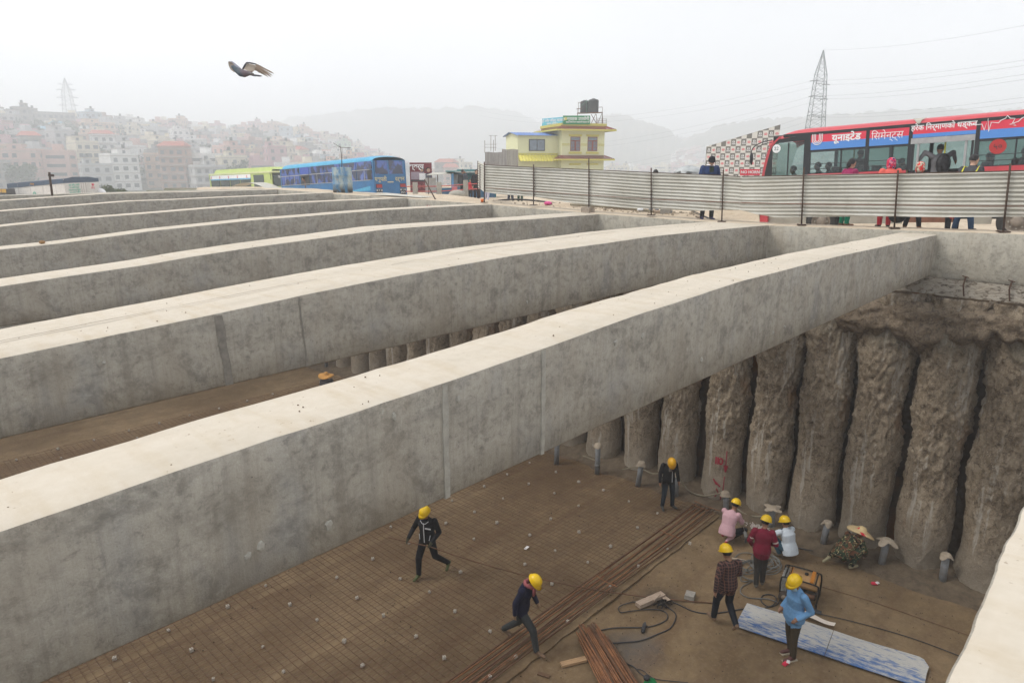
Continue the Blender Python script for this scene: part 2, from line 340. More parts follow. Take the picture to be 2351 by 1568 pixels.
def make_beam(Y, w0, w1, prof, label, bottom=-.96, seed=0, x0=-6, x1=18.0, bw=None):
    t = thing('concrete_beam', label, 'beam', (x0, Y, 0), group='concrete beams across the pit')
    xs = np.arange(x0, x1 + .01, .2); rows = []; tops = []
    for x in xs:
        z = interp(x, prof) + .012 * noise.noise(Vector((x * .5, Y, 4))) + .003 * noise.noise(Vector((x * 4, Y, 4))); wd = w0 + (w1 - w0) * (x - x0) / (x1 - x0)
        e = .006 * noise.noise(Vector((x * 3, Y, 7))) + .006 * noise.noise(Vector((x * 12, Y, 7))); e2 = .02 * noise.noise(Vector((x * 3, Y, 17)))
        X = x - x0; bz = bottom + .008 * noise.noise(Vector((x, Y, 9)))
        wav = .006 * noise.noise(Vector((x * 1.1, Y, 21)))
        fl = interp(x, [(x0, 0), (17.0, 0), (17.6, .02), (18, .12)])
        zc = [bz, bz + .02, bz + (z - bz) * .35, bz + (z - bz) * .7, z - .02, z]
        rows.append([(X, wd, bz), (X, .02, bz)] + [(X, wav * math.sin(k * 2.) - (fl if k > 3 else 0) * 0 + (.006 if k == 5 else 0) + (e if k >= 4 else 0), zc[k]) for k in range(1, 6)])
        tops.append([(X, .006 + e, z), (X, .03 + e, z + .010), (X, wd * .35, z + .016 + .01 * noise.noise(Vector((x * 2, Y, 1)))), (X, wd * .7, z + .014 + .01 * noise.noise(Vector((x * 2, Y, 2)))), (X, wd - .03 + e2, z + .008), (X, wd + e2, z - .012)])
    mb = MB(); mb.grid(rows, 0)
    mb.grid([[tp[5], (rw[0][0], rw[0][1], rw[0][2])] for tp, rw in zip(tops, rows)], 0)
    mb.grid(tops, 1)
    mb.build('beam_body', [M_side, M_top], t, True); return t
M_crack = mat('crack_dark', (.10, .075, .05), .95, var=.4, scale=20)
for i, (Y, w0, w1, prof) in enumerate(BEAMS):
    t = make_beam(Y, w0, w1, prof, BL[i], seed=i, x1=18.02)
    me = [o for o in t.children][0].data
    for p in me.polygons: pass
    if i == 0:          # formwork joints, pale mortar strips
        for px, wd in ((1022, .052), (1245, .046)):
            x = ony(px, 980, Y).x; mb = MB(); zt = interp(x, prof)
            zs = np.linspace(-.955, zt - .005, 14)
            P = [[(x + 6 - wd / 2 + .012 * noise.noise(Vector((z * 6, px, 0))), -.012, z), (x + 6 + wd / 2 + .012 * noise.noise(Vector((z * 6, px, 5))), -.012, z)] for z in zs]
            mb.grid(P); P2 = [[(a[0] - .004, .01, a[2]), a] for a, b in P]; mb.grid(P2); P3 = [[b, (b[0] + .004, .01, b[2])] for a, b in P]; mb.grid(P3)
            mb.build('joint_strip', M_joint, t)
    if i == 1:          # long cracks between the two pours, a real groove line of dark grit
        cp = [(-4, 7.49 + .62), (1.0, 8.05), (2.0, 8.1), (3.2, 8.14), (4.9, 8.15)], [(6.2, 8.25), (8, 8.36), (10, 8.5), (12, 8.55), (14.5, 8.6), (16.8, 8.65)]
        for cc in cp:
            mb = MB(); row = []
            for x in np.arange(cc[0][0], cc[-1][0], .06):
                y = interp(x, cc) + .02 * noise.noise(Vector((x * 2.5, 0, 0))); wdt = .006 + .016 * max(0, .5 + noise.noise(Vector((x * .8, 0, 5)))) + .006 * noise.noise(Vector((x * 9, 0, 5)))
                z = interp(x, prof) + .03; row.append([(x + 6, y - Y - wdt / 2, z), (x + 6, y - Y + wdt / 2, z)])
            mb.grid(row); mb.build('crack', M_crack, t)
        for px in (500, 693):
            x = ony(px, 800, Y).x; mb = MB(); zs = np.linspace(-.95, interp(x, prof) - .02, 12)
            mb.grid([[(x + 6 + .02 * noise.noise(Vector((z * 5, px, 1))) + .05 * (zs[-1] - z), -.006, z), (x + 6 + .022 + (.07 if px == 500 else 0) + .02 * noise.noise(Vector((z * 5, px, 3))) + .05 * (zs[-1] - z), -.006, z)] for z in zs])
            mb.build('joint_strip', mat('joint_dark', (.24, .22, .19), .9, var=.4, scale=9), t)
    # mortar plugs over the tie holes
    rr = random.Random(i * 5 + 1)
    if i < 3:
        for k in range(22 if i == 0 else 14):
            x = rr.uniform(1, 17); z = -.96 + rr.choice((.22, .5, .8)) + rr.uniform(-.04, .04)
            if z > interp(x, prof) - .08: continue
            r0 = rr.uniform(.012, .024); mb = MB(); n = 9; ang = [2 * math.pi * q / n for q in range(n)]
            ring = [(x + 6 + r0 * math.cos(q) * rr.uniform(.7, 1.3), -.010, z + r0 * math.sin(q) * rr.uniform(.8, 1.8)) for q in ang]
            out = [(p[0] + (p[0] - x - 6) * .3, .004, p[2] + (p[2] - z) * .3) for p in ring]
            mb.add([(x + 6, -.016, z)] + ring + out, [(0, 1 + (q + 1) % n, 1 + q) for q in range(n)] + [(1 + q, 1 + (q + 1) % n, 1 + n + (q + 1) % n, 1 + n + q) for q in range(n)])
            mb.build('mortar_plug', M_joint, t)
mb = MB(); rg = random.Random(8)
for k in range(260):
    Y, w0, w1, prof = BEAMS[rg.choice((0, 0, 1, 1, 2, 3))]; x = rg.uniform(.3, 17.5); s_ = rg.uniform(.003, .010); mb.box((x, Y + rg.uniform(.04, w0 * .9), interp(x, prof) + .016 + s_ * .3), (s_ * 1.5, s_, s_), rg.random() * 3, taper=.6)
kind(mb.build('grit', mat('grit', (.16, .11, .07), 1, var=.5), None), 'stuff')
# beam 0, right under the camera, and its wide far edge at the lower right
t = thing('concrete_beam', 'concrete beam top cutting off the lower right corner, closest to the camera', 'beam', (-6, .22, 0), group='concrete beams across the pit')
rows = []; tops = []
for x in np.arange(-6, 18.1, .06):
    e = .012 * noise.noise(Vector((x * 3, 0, 7))) + .008 * noise.noise(Vector((x * 9, 0, 7))) ; z = -.015 - .03 * noise.noise(Vector((x, 0, 3))) * 0
    rows.append([(x + 6, e - .01, -.96), (x + 6, e + .008, -.03), (x + 6, e, z - .006)]); tops.append([(x + 6, e, z - .006), (x + 6, e - .02, z + .004)] + [(x + 6, -yy, z + .01 + .006 * noise.noise(Vector((x * 3, yy * 3, 3)))) for yy in (.15, .35, .55)] + [(x + 6, -.75, z - .01), (x + 6, -.75, -.96)])
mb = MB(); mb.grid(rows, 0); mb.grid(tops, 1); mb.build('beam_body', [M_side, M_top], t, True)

# ------------------------------------------------------------------ wall with its cap, at the ends of the beams
t = thing('retaining_wall', 'long concrete wall at the far ends of the beams, standing above the piles', 'wall', (18, 0, 0))
ys = list(np.arange(-14, 36.6, .25)); face = []; cap = []; low = []
for y in ys:
    z = wtop(y) + .012 * noise.noise(Vector((0, y * .9, 4))); e = .012 * noise.noise(Vector((3, y * 2.3, 4)))
    face.append([(.03, y, -1.0), (0, y, -.93), (0, y, -.5), (e * .5, y, z - .03), (e + .01, y, z)])
    cap.append([(e + .01, y, z), (.12, y, z + .012), (.6, y, z + .015 + .015 * noise.noise(Vector((1, y, 2)))), (1.0, y, z - .0), (1.05, y, z - .15)])
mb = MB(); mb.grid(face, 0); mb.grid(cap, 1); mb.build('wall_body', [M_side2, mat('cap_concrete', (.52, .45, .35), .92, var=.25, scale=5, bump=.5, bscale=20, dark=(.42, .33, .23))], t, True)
# rough sprayed strip below the cap
g = NG('rough_spray'); a = g.noise(14, 4, .7, g.map((1, .5, 1))); b = g.noise(2, 5, .6)
c = g.mix(g.rng(a, .38, .5), (.12, .10, .08), (.40, .365, .31)); c = g.mix(g.rng(b, .35, .65, 0, .5), c, (.33, .27, .20)); M_spray = g.done(c, .95, a, 1, .05)
P = []
for y in np.arange(-14, 35, .07):
    row = []
    for k in range(13):
        z = -.95 - (.52 * k / 12); dd = .03 - .05 * abs(noise.noise(Vector((y * 9, z * 13, 1)))) * (1 if y < 3.4 else .4) - .05 * (k / 12)
        row.append((dd + .03, y, z + (.05 * noise.noise(Vector((y * 1.2, 0, 8))) + .04 * noise.noise(Vector((y * 5, 0, 8))) if k == 12 else 0)))
    P.append(row)
mb = MB(); mb.grid(P); mb.build('rough_band', M_spray, t, True)
# ragged ledge
P = []
for y in np.arange(-14, 35, .05):
    o = .10 + .22 * max(0, noise.noise(Vector((y * .9, 2, 0))) + .25) + .07 * noise.noise(Vector((y * 6, 2, 0))); zz = -1.45 + .05 * noise.noise(Vector((y * 1.2, 0, 8))) + .03 * noise.noise(Vector((y * 8, 5, 0)))
    P.append([(.1, y, zz + .02), (-o, y, zz), (-o + .03, y, zz - .05 - .03 * noise.noise(Vector((y * 7, 1, 1)))), (.3, y, zz - .09)])
mb = MB(); mb.grid(P); mb.build('ledge', mat('ledge_mortar', (.34, .29, .22), .95, var=.4, scale=9, bump=.8), t, True)
for yy in (2.9, 2.05): # rusty stubs
    mb = MB(); mb.tube([(-.02, yy, -.92), (-.05, yy + .02, -1.1), (-.02, yy - .02, -1.35)], .016, 6); mb.tube([(-.03, yy - .06, -.93), (-.04, yy + .07, -.9)], .012, 5); mb.build('anchor_bar', mat('rust_dark', (.10, .055, .035), .9, var=.4), t)
# red painted number on the inside of the wall between the fourth and fifth beams
M_redp = mat('red_paint', (.32, .03, .05), .9, var=.3)
Mtx = frame((-.02, 21.0, -.18), (0, -1, 0), (0, 0, 1)); text('painted_number', '02 120', .34, M_redp, t, Mtx, .002)

# ------------------------------------------------------------------ soil behind the piles
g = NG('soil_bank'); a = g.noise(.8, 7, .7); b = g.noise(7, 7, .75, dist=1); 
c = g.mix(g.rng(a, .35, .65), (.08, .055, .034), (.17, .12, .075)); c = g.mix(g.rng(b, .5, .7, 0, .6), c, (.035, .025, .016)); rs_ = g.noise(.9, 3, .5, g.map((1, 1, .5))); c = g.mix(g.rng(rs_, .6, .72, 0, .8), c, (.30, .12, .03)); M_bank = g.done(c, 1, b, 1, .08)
mb = MB(); P = []
for y in np.arange(-14, 36, .12):
    row = []
    for z in np.arange(-8.5, -1.3, .14):
        u = sstep((z + 3.1) / 1.5); x = 18.45 - .62 * u + .12 * noise.noise(Vector((y * 1.4, z * 1.4, 0))) + .09 * noise.noise(Vector((y * 5, z * 5, 0))) - .45 * u * max(0, noise.noise(Vector((y * .8, z * .9, 11))))
        row.append((x, y, z))
    P.append(row)
mb.grid(P); kind(mb.build('soil_bank', M_bank, None, True), 'structure')

g = NG('overhang_soil'); a = g.noise(1.4, 6, .7); b = g.noise(7, 7, .75, dist=.8); c2 = g.noise(26, 5, .7); c = g.mix(g.rng(a, .35, .65), (.16, .12, .082), (.29, .23, .165)); c = g.mix(g.rng(b, .48, .62, 0, .8), c, (.07, .05, .034)); c = g.mix(g.rng(c2, .52, .7, 0, .6), c, (.42, .34, .25)); M_over = g.done(c, 1, g.mix(.5, b, c2), 1., .12)
mb = MB(); P = []
for y in np.arange(-6, 30, .07):
    zb = -2.35 - 1.6 * max(0, noise.noise(Vector((y * .75, 3, 1))) + .25) - .5 * abs(noise.noise(Vector((y * 2.4, 3, 1)))); row = []
    for k in range(34):
        t_ = k / 33; z = -1.5 + (zb + 1.5) * t_; xf = 17.30 + .22 * noise.noise(Vector((y * 1.1, z * 1.1, 5))) - .20 * abs(noise.noise(Vector((y * 3.0, z * 3.6, 5)))) + .07 * noise.noise(Vector((y * 9, z * 9, 5)))
        row.append((xf + 1.1 * sstep((t_ - .45) / .55) + .25 * (1 - sstep(t_ / .15)), y, z))
    P.append(row)
mb.grid(P); kind(mb.build('soil_overhang', M_over, None, True), 'structure')
# ------------------------------------------------------------------ piles
g = NG('pile_concrete')
a = g.noise(1.1, 6, .7); b = g.noise(6, 7, .75, dist=.8); c2 = g.noise(28, 5, .7); X_, Y_, Z_ = g.xyz()
low_ = g.math('ADD', Z_, g.math('MULTIPLY', a, 1.6))
c = g.mix(g.rng(a, .35, .65), (.225, .175, .120), (.40, .33, .245)); c = g.mix(g.rng(b, .47, .62, 0, .85), c, (.10, .072, .047)); c = g.mix(g.rng(c2, .52, .68, 0, .7), c, (.56, .47, .355))
c = g.mix(g.rng(low_, .9, 2.4, .75, 0), c, (.38, .33, .265))
sv = g.noise(1, 2, .5, g.map((3.4, 3.4, .16))); sv2 = g.noise(1, 4, .7, g.map((14, 14, .9)))
stk = g.math('MULTIPLY', g.rng(sv, .575, .62), g.rng(sv2, .40, .6)); c = g.mix(g.math('MULTIPLY', stk, .85), c, (.50, .46, .40))
gr = g.noise(.9, 3, .5, g.map((1, 1, .4))); c = g.mix(g.rng(gr, .56, .7, 0, .5), c, (.15, .165, .14)); c = g.mix(g.rng(gr, .28, .36, .6, 0), c, (.26, .13, .05))
M_pile = g.done(c, .97, g.mix(.5, b, c2), 1., .12)
PILE_Y = [-3.9, -2.5, -1.1, .25] + [1.6, 2.93, 4.27, 5.55, 6.85, 8.2, 9.7, 11.05, 12.5] + [13.9 + 1.4 * k for k in range(15)]
PL = {4: 'widest rough concrete pile at the right edge, cut off by the nearest beam', 5: 'rough concrete pile behind the rightmost grey pipes, second from the right edge', 6: 'rough concrete pile with long white streaks behind the man in camouflage',
      7: 'rough concrete pile behind the squatting man in the white shirt', 8: 'rough concrete pile beside the man in the pink shirt, with white dust at its foot', 9: 'concrete pile painted in red with 110 and arrows', 10: 'concrete pile behind the standing man in the black jacket',
      11: 'concrete pile to the left of the man in the black jacket, hose across it', 12: 'leftmost pile still visible under the nearest beam'}
for k, py in enumerate(PILE_Y):
    r0 = .575; xx = 18.05 - .0
    lab = PL.get(k, 'rough concrete pile seen through the gap behind the nearest full beam')
    if k < 4: lab = 'rough concrete pile hidden by the beam at the lower right'
    t = thing('concrete_pile', lab, 'pile', (xx, py, PZ), group='concrete piles in a row')
    P = []; nA = 104 if 2 < k < 13 else 44; seed = k * 3.7
    for z in np.arange(-.1, 6.9, .05 if 2 < k < 13 else .12):
        row = []; up = sstep((z - 4.2) / 2.2)
        for i in range(nA):
            th = rad(80) + rad(200) * i / (nA - 1); cx, sy = math.cos(th), math.sin(th)
            rough = .22 + .58 * sstep((z - 1.4) / 1.6)
            q = Vector((cx * 1.1, sy * 1.1 + seed, z * .9)); d_ = .055 * noise.noise(q * 1.3) + rough * (.07 * noise.noise(q * 3.2) - .10 * abs(noise.noise(Vector((cx * 3.4, sy * 3.4 + seed, z * 3.0)))) + .055 * noise.noise(q * 7.5) + .045 * noise.noise(Vector((cx * 9, sy * 9 + seed, z * 12))) + .028 * noise.noise(q * 20))
            bulge = .035 * math.sin(z * 1.9 + seed) + .03 * noise.noise(Vector((0, seed, z * 1.1)))
            rr_ = r0 + d_ + bulge - .0 + up * (.10 + .18 * max(0, noise.noise(Vector((sy * 1.3, seed, z * .8)))))
            row.append((cx * rr_, sy * rr_ * (1 + .08 * up), z))
        P.append(row)
    mb = MB(); mb.grid(P); mb.build('pile_shaft', M_pile, t, True)
    if k == 9:
        def onp(th, z, d=.70): return (math.cos(rad(th)) * d, math.sin(rad(th)) * d, z)
        for ch, th in (('1', 185), ('1', 190), ('0', 197)):
            text('painted_number', ch, .30, M_redp, t, frame(onp(th, 1.42, .66), (-math.sin(rad(th)), math.cos(rad(th)), 0), (0, 0, 1)), .012, bold=.006)
        for (a0, z0, a1, z1, r_) in ((210, 1.75, 210, 1.10, .016), (210, 1.10, 206, 1.30, .022), (210, 1.10, 214, 1.30, .022), (209, .95, 208, .52, .014), (186, .75, 200, .62, .022), (180, .82, 190, .66, .022), (190, .55, 196, .42, .014), (196, .42, 188, .28, .014), (214, .52, 202, .30, .014), (204, .32, 202, .14, .012)):
            mb = MB(); mb.tube([onp(a0, z0, .615), onp((a0 + a1) / 2, (z0 + z1) / 2, .62), onp(a1, z1, .615)], r_, 6); mb.build('painted_mark', M_redp, t)

# other sides of the pit, out of frame
for nm, b_, lb in (('retaining_wall', (-6.9, -6, -14, 36.5, -8.4, .1), 'concrete wall on the near left side of the pit, outside the picture'), ('retaining_wall', (-6, 18.3, 35.6, 36.6, -8.4, .25), 'concrete end wall of the pit under the farthest beam'), ('retaining_wall', (-6, 18.3, -14.9, -14, -8.4, 0), 'concrete end wall of the pit behind the camera')):
    o = thing(nm, lb, 'wall', ((b_[0] + b_[1]) / 2, (b_[2] + b_[3]) / 2, b_[4])); mb = MB(); cx, cy, cz = o.location; mb.bb(b_[0] - cx, b_[1] - cx, b_[2] - cy, b_[3] - cy, 0, b_[5] - cz); mb.build('wall_body', M_side2, o)

# ------------------------------------------------------------------ reinforcement mat: every bar a part
M_rust = mat('rebar_rust', (.15, .075, .042), .85, var=.45, scale=3, bump=.3, dark=(.075, .045, .03)); M_rust2 = mat('rebar_orange', (.30, .135, .06), .8, var=.4, scale=4, bump=.2, dark=(.11, .05, .03))
t = thing('rebar_mat', 'wide mat of thin rusty steel bars covering the pit floor left of the bundle', 'reinforcement', (0, 8.5, PZ + .05))
def bar_mesh(l, axis, seg, amp, seed, r=.009):
    mb = MB(); pts = []
    for i in range(seg + 1):
        s_ = l * i / seg; n1 = amp * noise.noise(Vector((s_ * .45, seed, 0))); n2 = .004 * noise.noise(Vector((s_, seed, 5)))
        pts.append((s_, n1, n2) if axis == 'x' else (n1, s_, n2))
    mb.tube(pts, r, 3, cap=False); return mb.mesh('bar')
bx = [bar_mesh(23.0, 'x', 26, .035, k * 7.3, .0068) for k in range(6)]; by = [bar_mesh(18.4, 'y', 22, .035, k * 5.1, .0055) for k in range(6)]
for m_ in bx + by: m_.materials.append(M_rust)
for k in range(162):
    if k % 23 == 22: continue
    o = bpy.data.objects.new('bar', random.choice(bx)); COL.objects.link(o); o.parent = t; o.location = (-5.9 + random.uniform(-.05, .05), .114 * k + random.uniform(-.012, .012), .035 + random.uniform(0, .012))
for k in range(138):
    o = bpy.data.objects.new('bar', random.choice(by)); COL.objects.link(o); o.parent = t; o.location = (-5.9 + .165 * k + random.uniform(-.015, .015), random.uniform(-.1, .1), .055)
mb = MB()
for i in range(105):
    for j in range(108):
        if random.random() < .62: continue
        mb.box((-.4 + .165 * i + random.gauss(0, .012), 8.5 + .114 * j + random.gauss(0, .01), PZ + .108), (.026, .026, .022), random.random() * 3, taper=.6)
kind(mb.build('tie_wires', mat('tie_knots', (.055, .032, .02), .9, var=.4), t), 'stuff')
# dirt crumbs on the mat: uncountable
mb = MB()
for k in range(5200):
    c_ = noise.noise(Vector((0, 0, k))); x = random.uniform(0, 17.2); y = random.uniform(6.5, 27)
    if noise.noise(Vector((x * .55, y * .55, 30))) + .4 * noise.noise(Vector((x * 2.5, y * 2.5, 31))) < random.uniform(-.1, .5): continue
    s_ = random.uniform(.006, .022); mb.box((x, y, PZ + .075 + s_ / 2), (s_ * 1.4, s_, s_), random.random() * 3, taper=.6)
for k in range(1500):
    x = random.uniform(9, 17.6); y = random.uniform(.8, 7.6); s_ = random.uniform(.004, .014)
    if x < 16.6 and random.random() < .55: continue
    mb.box((x, y, PZ + .02), (s_ * 1.4, s_, s_ * 1.2), random.random() * 3, taper=.6)
kind(mb.build('debris_crumbs', mat('crumbs', (.075, .055, .04), 1, var=.5), None), 'stuff')

# concrete spacer blocks
M_sp = mat('spacer_concrete', (.50, .45, .39), .9, var=.3, scale=20)
def spacer_mesh():
    mb = MB()
    for a_, b_ in ((-1, -1), (1, -1), (1, 1), (-1, 1)): mb.box((a_ * .026, b_ * .026, .045), (.042, .042, .09), taper=.85)
    mb.box((0, 0, .03), (.09, .09, .05)); return mb.mesh('spacer')
sm = spacer_mesh(); sm.materials.append(M_sp)
cnt = 0
def spacer(x, y, lab):
    o = bpy.data.objects.new('spacer_block', sm); COL.objects.link(o); o.location = (x, y, PZ + .075); o.rotation_euler = (random.uniform(-.1, .1), random.uniform(-.1, .1), random.uniform(-.6, .6))
    s_ = random.uniform(.5, .78); o.scale = (s_, s_, s_); tag(o, lab, 'spacer', 'concrete spacer blocks on the rebar mat')
for i in range(13):
    for j in range(19):
        x = 1.85 + 1.16 * i + .25 * random.uniform(-.4, .4); y = 8.95 + .985 * j + .25 * random.uniform(-.4, .4)
        if random.random() < .1 or x > 16.9: continue
        spacer(x, y, 'small pale concrete spacer block standing between the bars of the rusty mat')
for px, py in ((1303, 1435), (1372, 1340), (1465, 1307), (1532, 1268), (1583, 1255), (1120, 1560), (1165, 1505)):
    p = onz(px, py, PZ); spacer(p.x, min(p.y, 7.95), 'small pale concrete spacer block along the edge of the bar bundle')

# long bars bundled along the edge of the mat
t = thing('rebar_bundle', 'long bundle of rusty bars lying along the edge of the mat', 'steel bars', (17.0, 8.1, PZ + .1))
ysb = [-.36, -.29, -.26, -.14, -.10, -.03, .06, .10, .15, .24, .31, .34]
for k, yb in enumerate(ysb):
    mb = MB(); pts = []; x0 = -random.uniform(.0, .25)
    for i in range(40):
        s_ = i * .6; pts.append((x0 - s_, yb + .07 * noise.noise(Vector((s_ * .2, k, 1))) + (.015 * s_ if k < 2 else -.004 * s_), .0 + .03 * (k % 3) + .01 * noise.noise(Vector((s_, k, 2)))))
    mb.tube(pts, random.choice((.012, .014, .016)), 5); mb.build('bar', M_rust2 if k in (1, 4, 6, 8, 10) else M_rust, t, True)
for (x_, a0, a1) in ((-.1, -.45, .4), (-.3, -.2, .38), (-2.2, -.3, .35), (-5.1, -.35, .3)):
    mb = MB(); mb.tube([(x_, a0, .09), (x_ - .04, (a0 + a1) / 2, .1), (x_ + .05, a1, .08)], .01, 5); mb.build('bar', M_rust2, t)
# ------------------------------------------------------------------ people
M_skin = mat('skin', (.30, .165, .105), .6, var=.15, scale=8, bump=.05); M_skin2 = mat('skin_light', (.44, .27, .19), .6, var=.12, scale=8, bump=.05)
M_hair = mat('hair_black', (.012, .010, .010), .5, var=.3, scale=30, bump=.5, bscale=80)
M_eye = mat('eye_dark', (.01, .008, .008), .3, var=0, bump=0)
M_yel = mat('helmet_yellow', (.80, .52, .005), .32, var=.08, scale=5, bump=.03, spec=.5); M_ora = mat('helmet_orange', (.80, .42, .01), .35, var=.1, scale=5, bump=.03, spec=.5)
def cloth(name, col, var=.3, wr=.5, rough=.9):
    if name in MT: return MT[name]
    g = NG(name); a = g.noise(7, 4, .6, dist=1.2); b = g.noise(2.2, 4, .6); f = g.noise(90, 2, .5)
    c = g.mix(g.rng(b, .3, .7), tuple(q * (1 - var) for q in col), tuple(min(1, q * (1 + var * .4)) for q in col)); c = g.mix(g.rng(f, .4, .7, 0, .2), c, tuple(q * .6 for q in col))
    return g.done(c, rough, a, wr, .05)
def plaid():
    g = NG('plaid_shirt'); X, Y, Z = g.xyz(); s = g.math('ADD', X, g.math('MULTIPLY', Y, .3)); c = (.035, .022, .024)
    def band(v, k, w, ph=0): return g.rng(g.math('SINE', g.math('ADD', g.math('MULTIPLY', v, k), ph)), 1 - w, 1 - w + .15)
    cc = g.mix(g.math('MULTIPLY', band(s, 105, .35), .75), c, (.19, .085, .06)); cc = g.mix(g.math('MULTIPLY', band(Z, 105, .35), .75), cc, (.17, .085, .065)); 
    return g.done(cc, .9, g.noise(7, 4, .6), .5, .04)
def camo():
    g = NG('camouflage_cloth'); a = g.noise(6.5, 3, .55, dist=1.5); b = g.noise(8, 3, .5, g.map((1, 1.3, .9)), dist=1); d = g.noise(9.5, 2, .5, g.map((1.2, .9, 1)), dist=2.5)
    c = g.mix(g.rng(a, .50, .52), (.022, .045, .024), (.13, .055, .03)); c = g.mix(g.rng(b, .57, .585), c, (.008, .010, .009)); c = g.mix(g.rng(d, .60, .615), c, (.36, .31, .16)); return g.done(c, .9, a, .6, .04)

ST = dict(pel=(0, 0, .93), wai=(0, 0, 1.10), che=(0, .0, 1.30), nec=(0, -.015, 1.46), hed=(0, .02, 1.60),
          shR=(.185, -.01, 1.40), elR=(.24, -.05, 1.13), wrR=(.25, .04, .89), shL=(-.185, -.01, 1.40), elL=(-.24, -.05, 1.13), wrL=(-.25, .04, .89),
          hiR=(.09, 0, .90), knR=(.10, .02, .50), anR=(.10, -.02, .09), hiL=(-.09, 0, .90), knL=(-.10, .02, .50), anL=(-.10, -.02, .09))
def loftmb(mb, rings, mi=0, n=18):        # rings: (center, halfwidth, halfdepth, lateral axis, depth axis)
    P = []
    for c, a, b, ax, bx_ in rings: P.append([Vector(c) + ax * (a * math.cos(2 * math.pi * k / n)) + bx_ * (b * math.sin(2 * math.pi * k / n)) for k in range(n)])
    base = len(mb.v); mb.grid(P, mi, True); mb.add(P[0], [tuple(range(n - 1, -1, -1))], mi); mb.add(P[-1], [tuple(range(n))], mi)
def ball(mb, c, r, sc=(1, 1, 1), M=None, n=10, mi=0):
    P = []
    for i in range(n + 1):
        ph = math.pi * i / n; P.append([(Matrix(M) if M is not None else Matrix.Identity(3)) @ Vector((r * sc[0] * math.sin(ph) * math.cos(2 * math.pi * k / (n * 2)), r * sc[1] * math.sin(ph) * math.sin(2 * math.pi * k / (n * 2)), r * sc[2] * math.cos(ph))) + Vector(c) for k in range(n * 2)])
    mb.grid(P, mi, True)
def cap_(mb, p, q, r1, r2, n=10):
    p, q = Vector(p), Vector(q); d = q - p; l = d.length
    if l < 1e-4: return
    ts = [-.9, -.6, 0, .5, 1, 1.0, 1.0]; pts = []; rs_ = []
    for t, k in ((-r1 * .95, .3), (-r1 * .6, .8), (0, 1)): pts.append(p + d / l * t); rs_.append(r1 * k)
    pts.append((p + q) / 2); rs_.append((r1 + r2) / 2)
    for t, k in ((0, 1), (r2 * .6, .8), (r2 * .95, .3)): pts.append(q + d / l * t); rs_.append(r2 * k)
    mb.tube(pts, rs_, n)
def remeshed(mb, voxel, sm=2):
    me = mb.mesh(); ob = bpy.data.objects.new('tmp', me); COL.objects.link(ob)
    mo = ob.modifiers.new('r', 'REMESH'); mo.mode = 'VOXEL'; mo.voxel_size = voxel
    ms = ob.modifiers.new('s', 'SMOOTH'); ms.factor = .5; ms.iterations = sm
    bpy.context.view_layer.update(); r = bpy.data.meshes.new_from_object(ob.evaluated_get(bpy.context.evaluated_depsgraph_get())); bpy.data.objects.remove(ob); return r
def helmet_mesh(kind_='hard'):
    mb = MB(); P = []; n = 36
    for i in range(11):
        ph = math.pi / 2 * i / 10; row = []
        for k in range(n):
            th = 2 * math.pi * k / n; x, y, z = .118 * math.cos(ph) * math.cos(th), .142 * math.cos(ph) * math.sin(th), .135 * math.sin(ph) ** .9
            rdg = .007 * max(0, 1 - (abs(x) / .016) ** 2) + .005 * max(0, 1 - ((abs(x) - .05) / .012) ** 2)
            row.append((x, y, z + (rdg if z > .02 else 0)))
        P.append(row)
    mb.grid(P, 0, True)
    o = []; i_ = []; u = []
    for k in range(n):
        th = 2 * math.pi * k / n; f = max(0, math.sin(th)); ex = .016 + .042 * f ** 2
        i_.append((.117 * math.cos(th), .141 * math.sin(th), .004)); o.append(((.118 + ex * .6) * math.cos(th), (.142 + ex) * math.sin(th), -.010 - .012 * f)); u.append((.112 * math.cos(th), .136 * math.sin(th), -.012))
    mb.grid([i_, o, u], 0, True); mb.grid([u, [(q[0] * .9, q[1] * .9, .03) for q in u]], 0, True); return mb.mesh('helmet')
HEL = {}
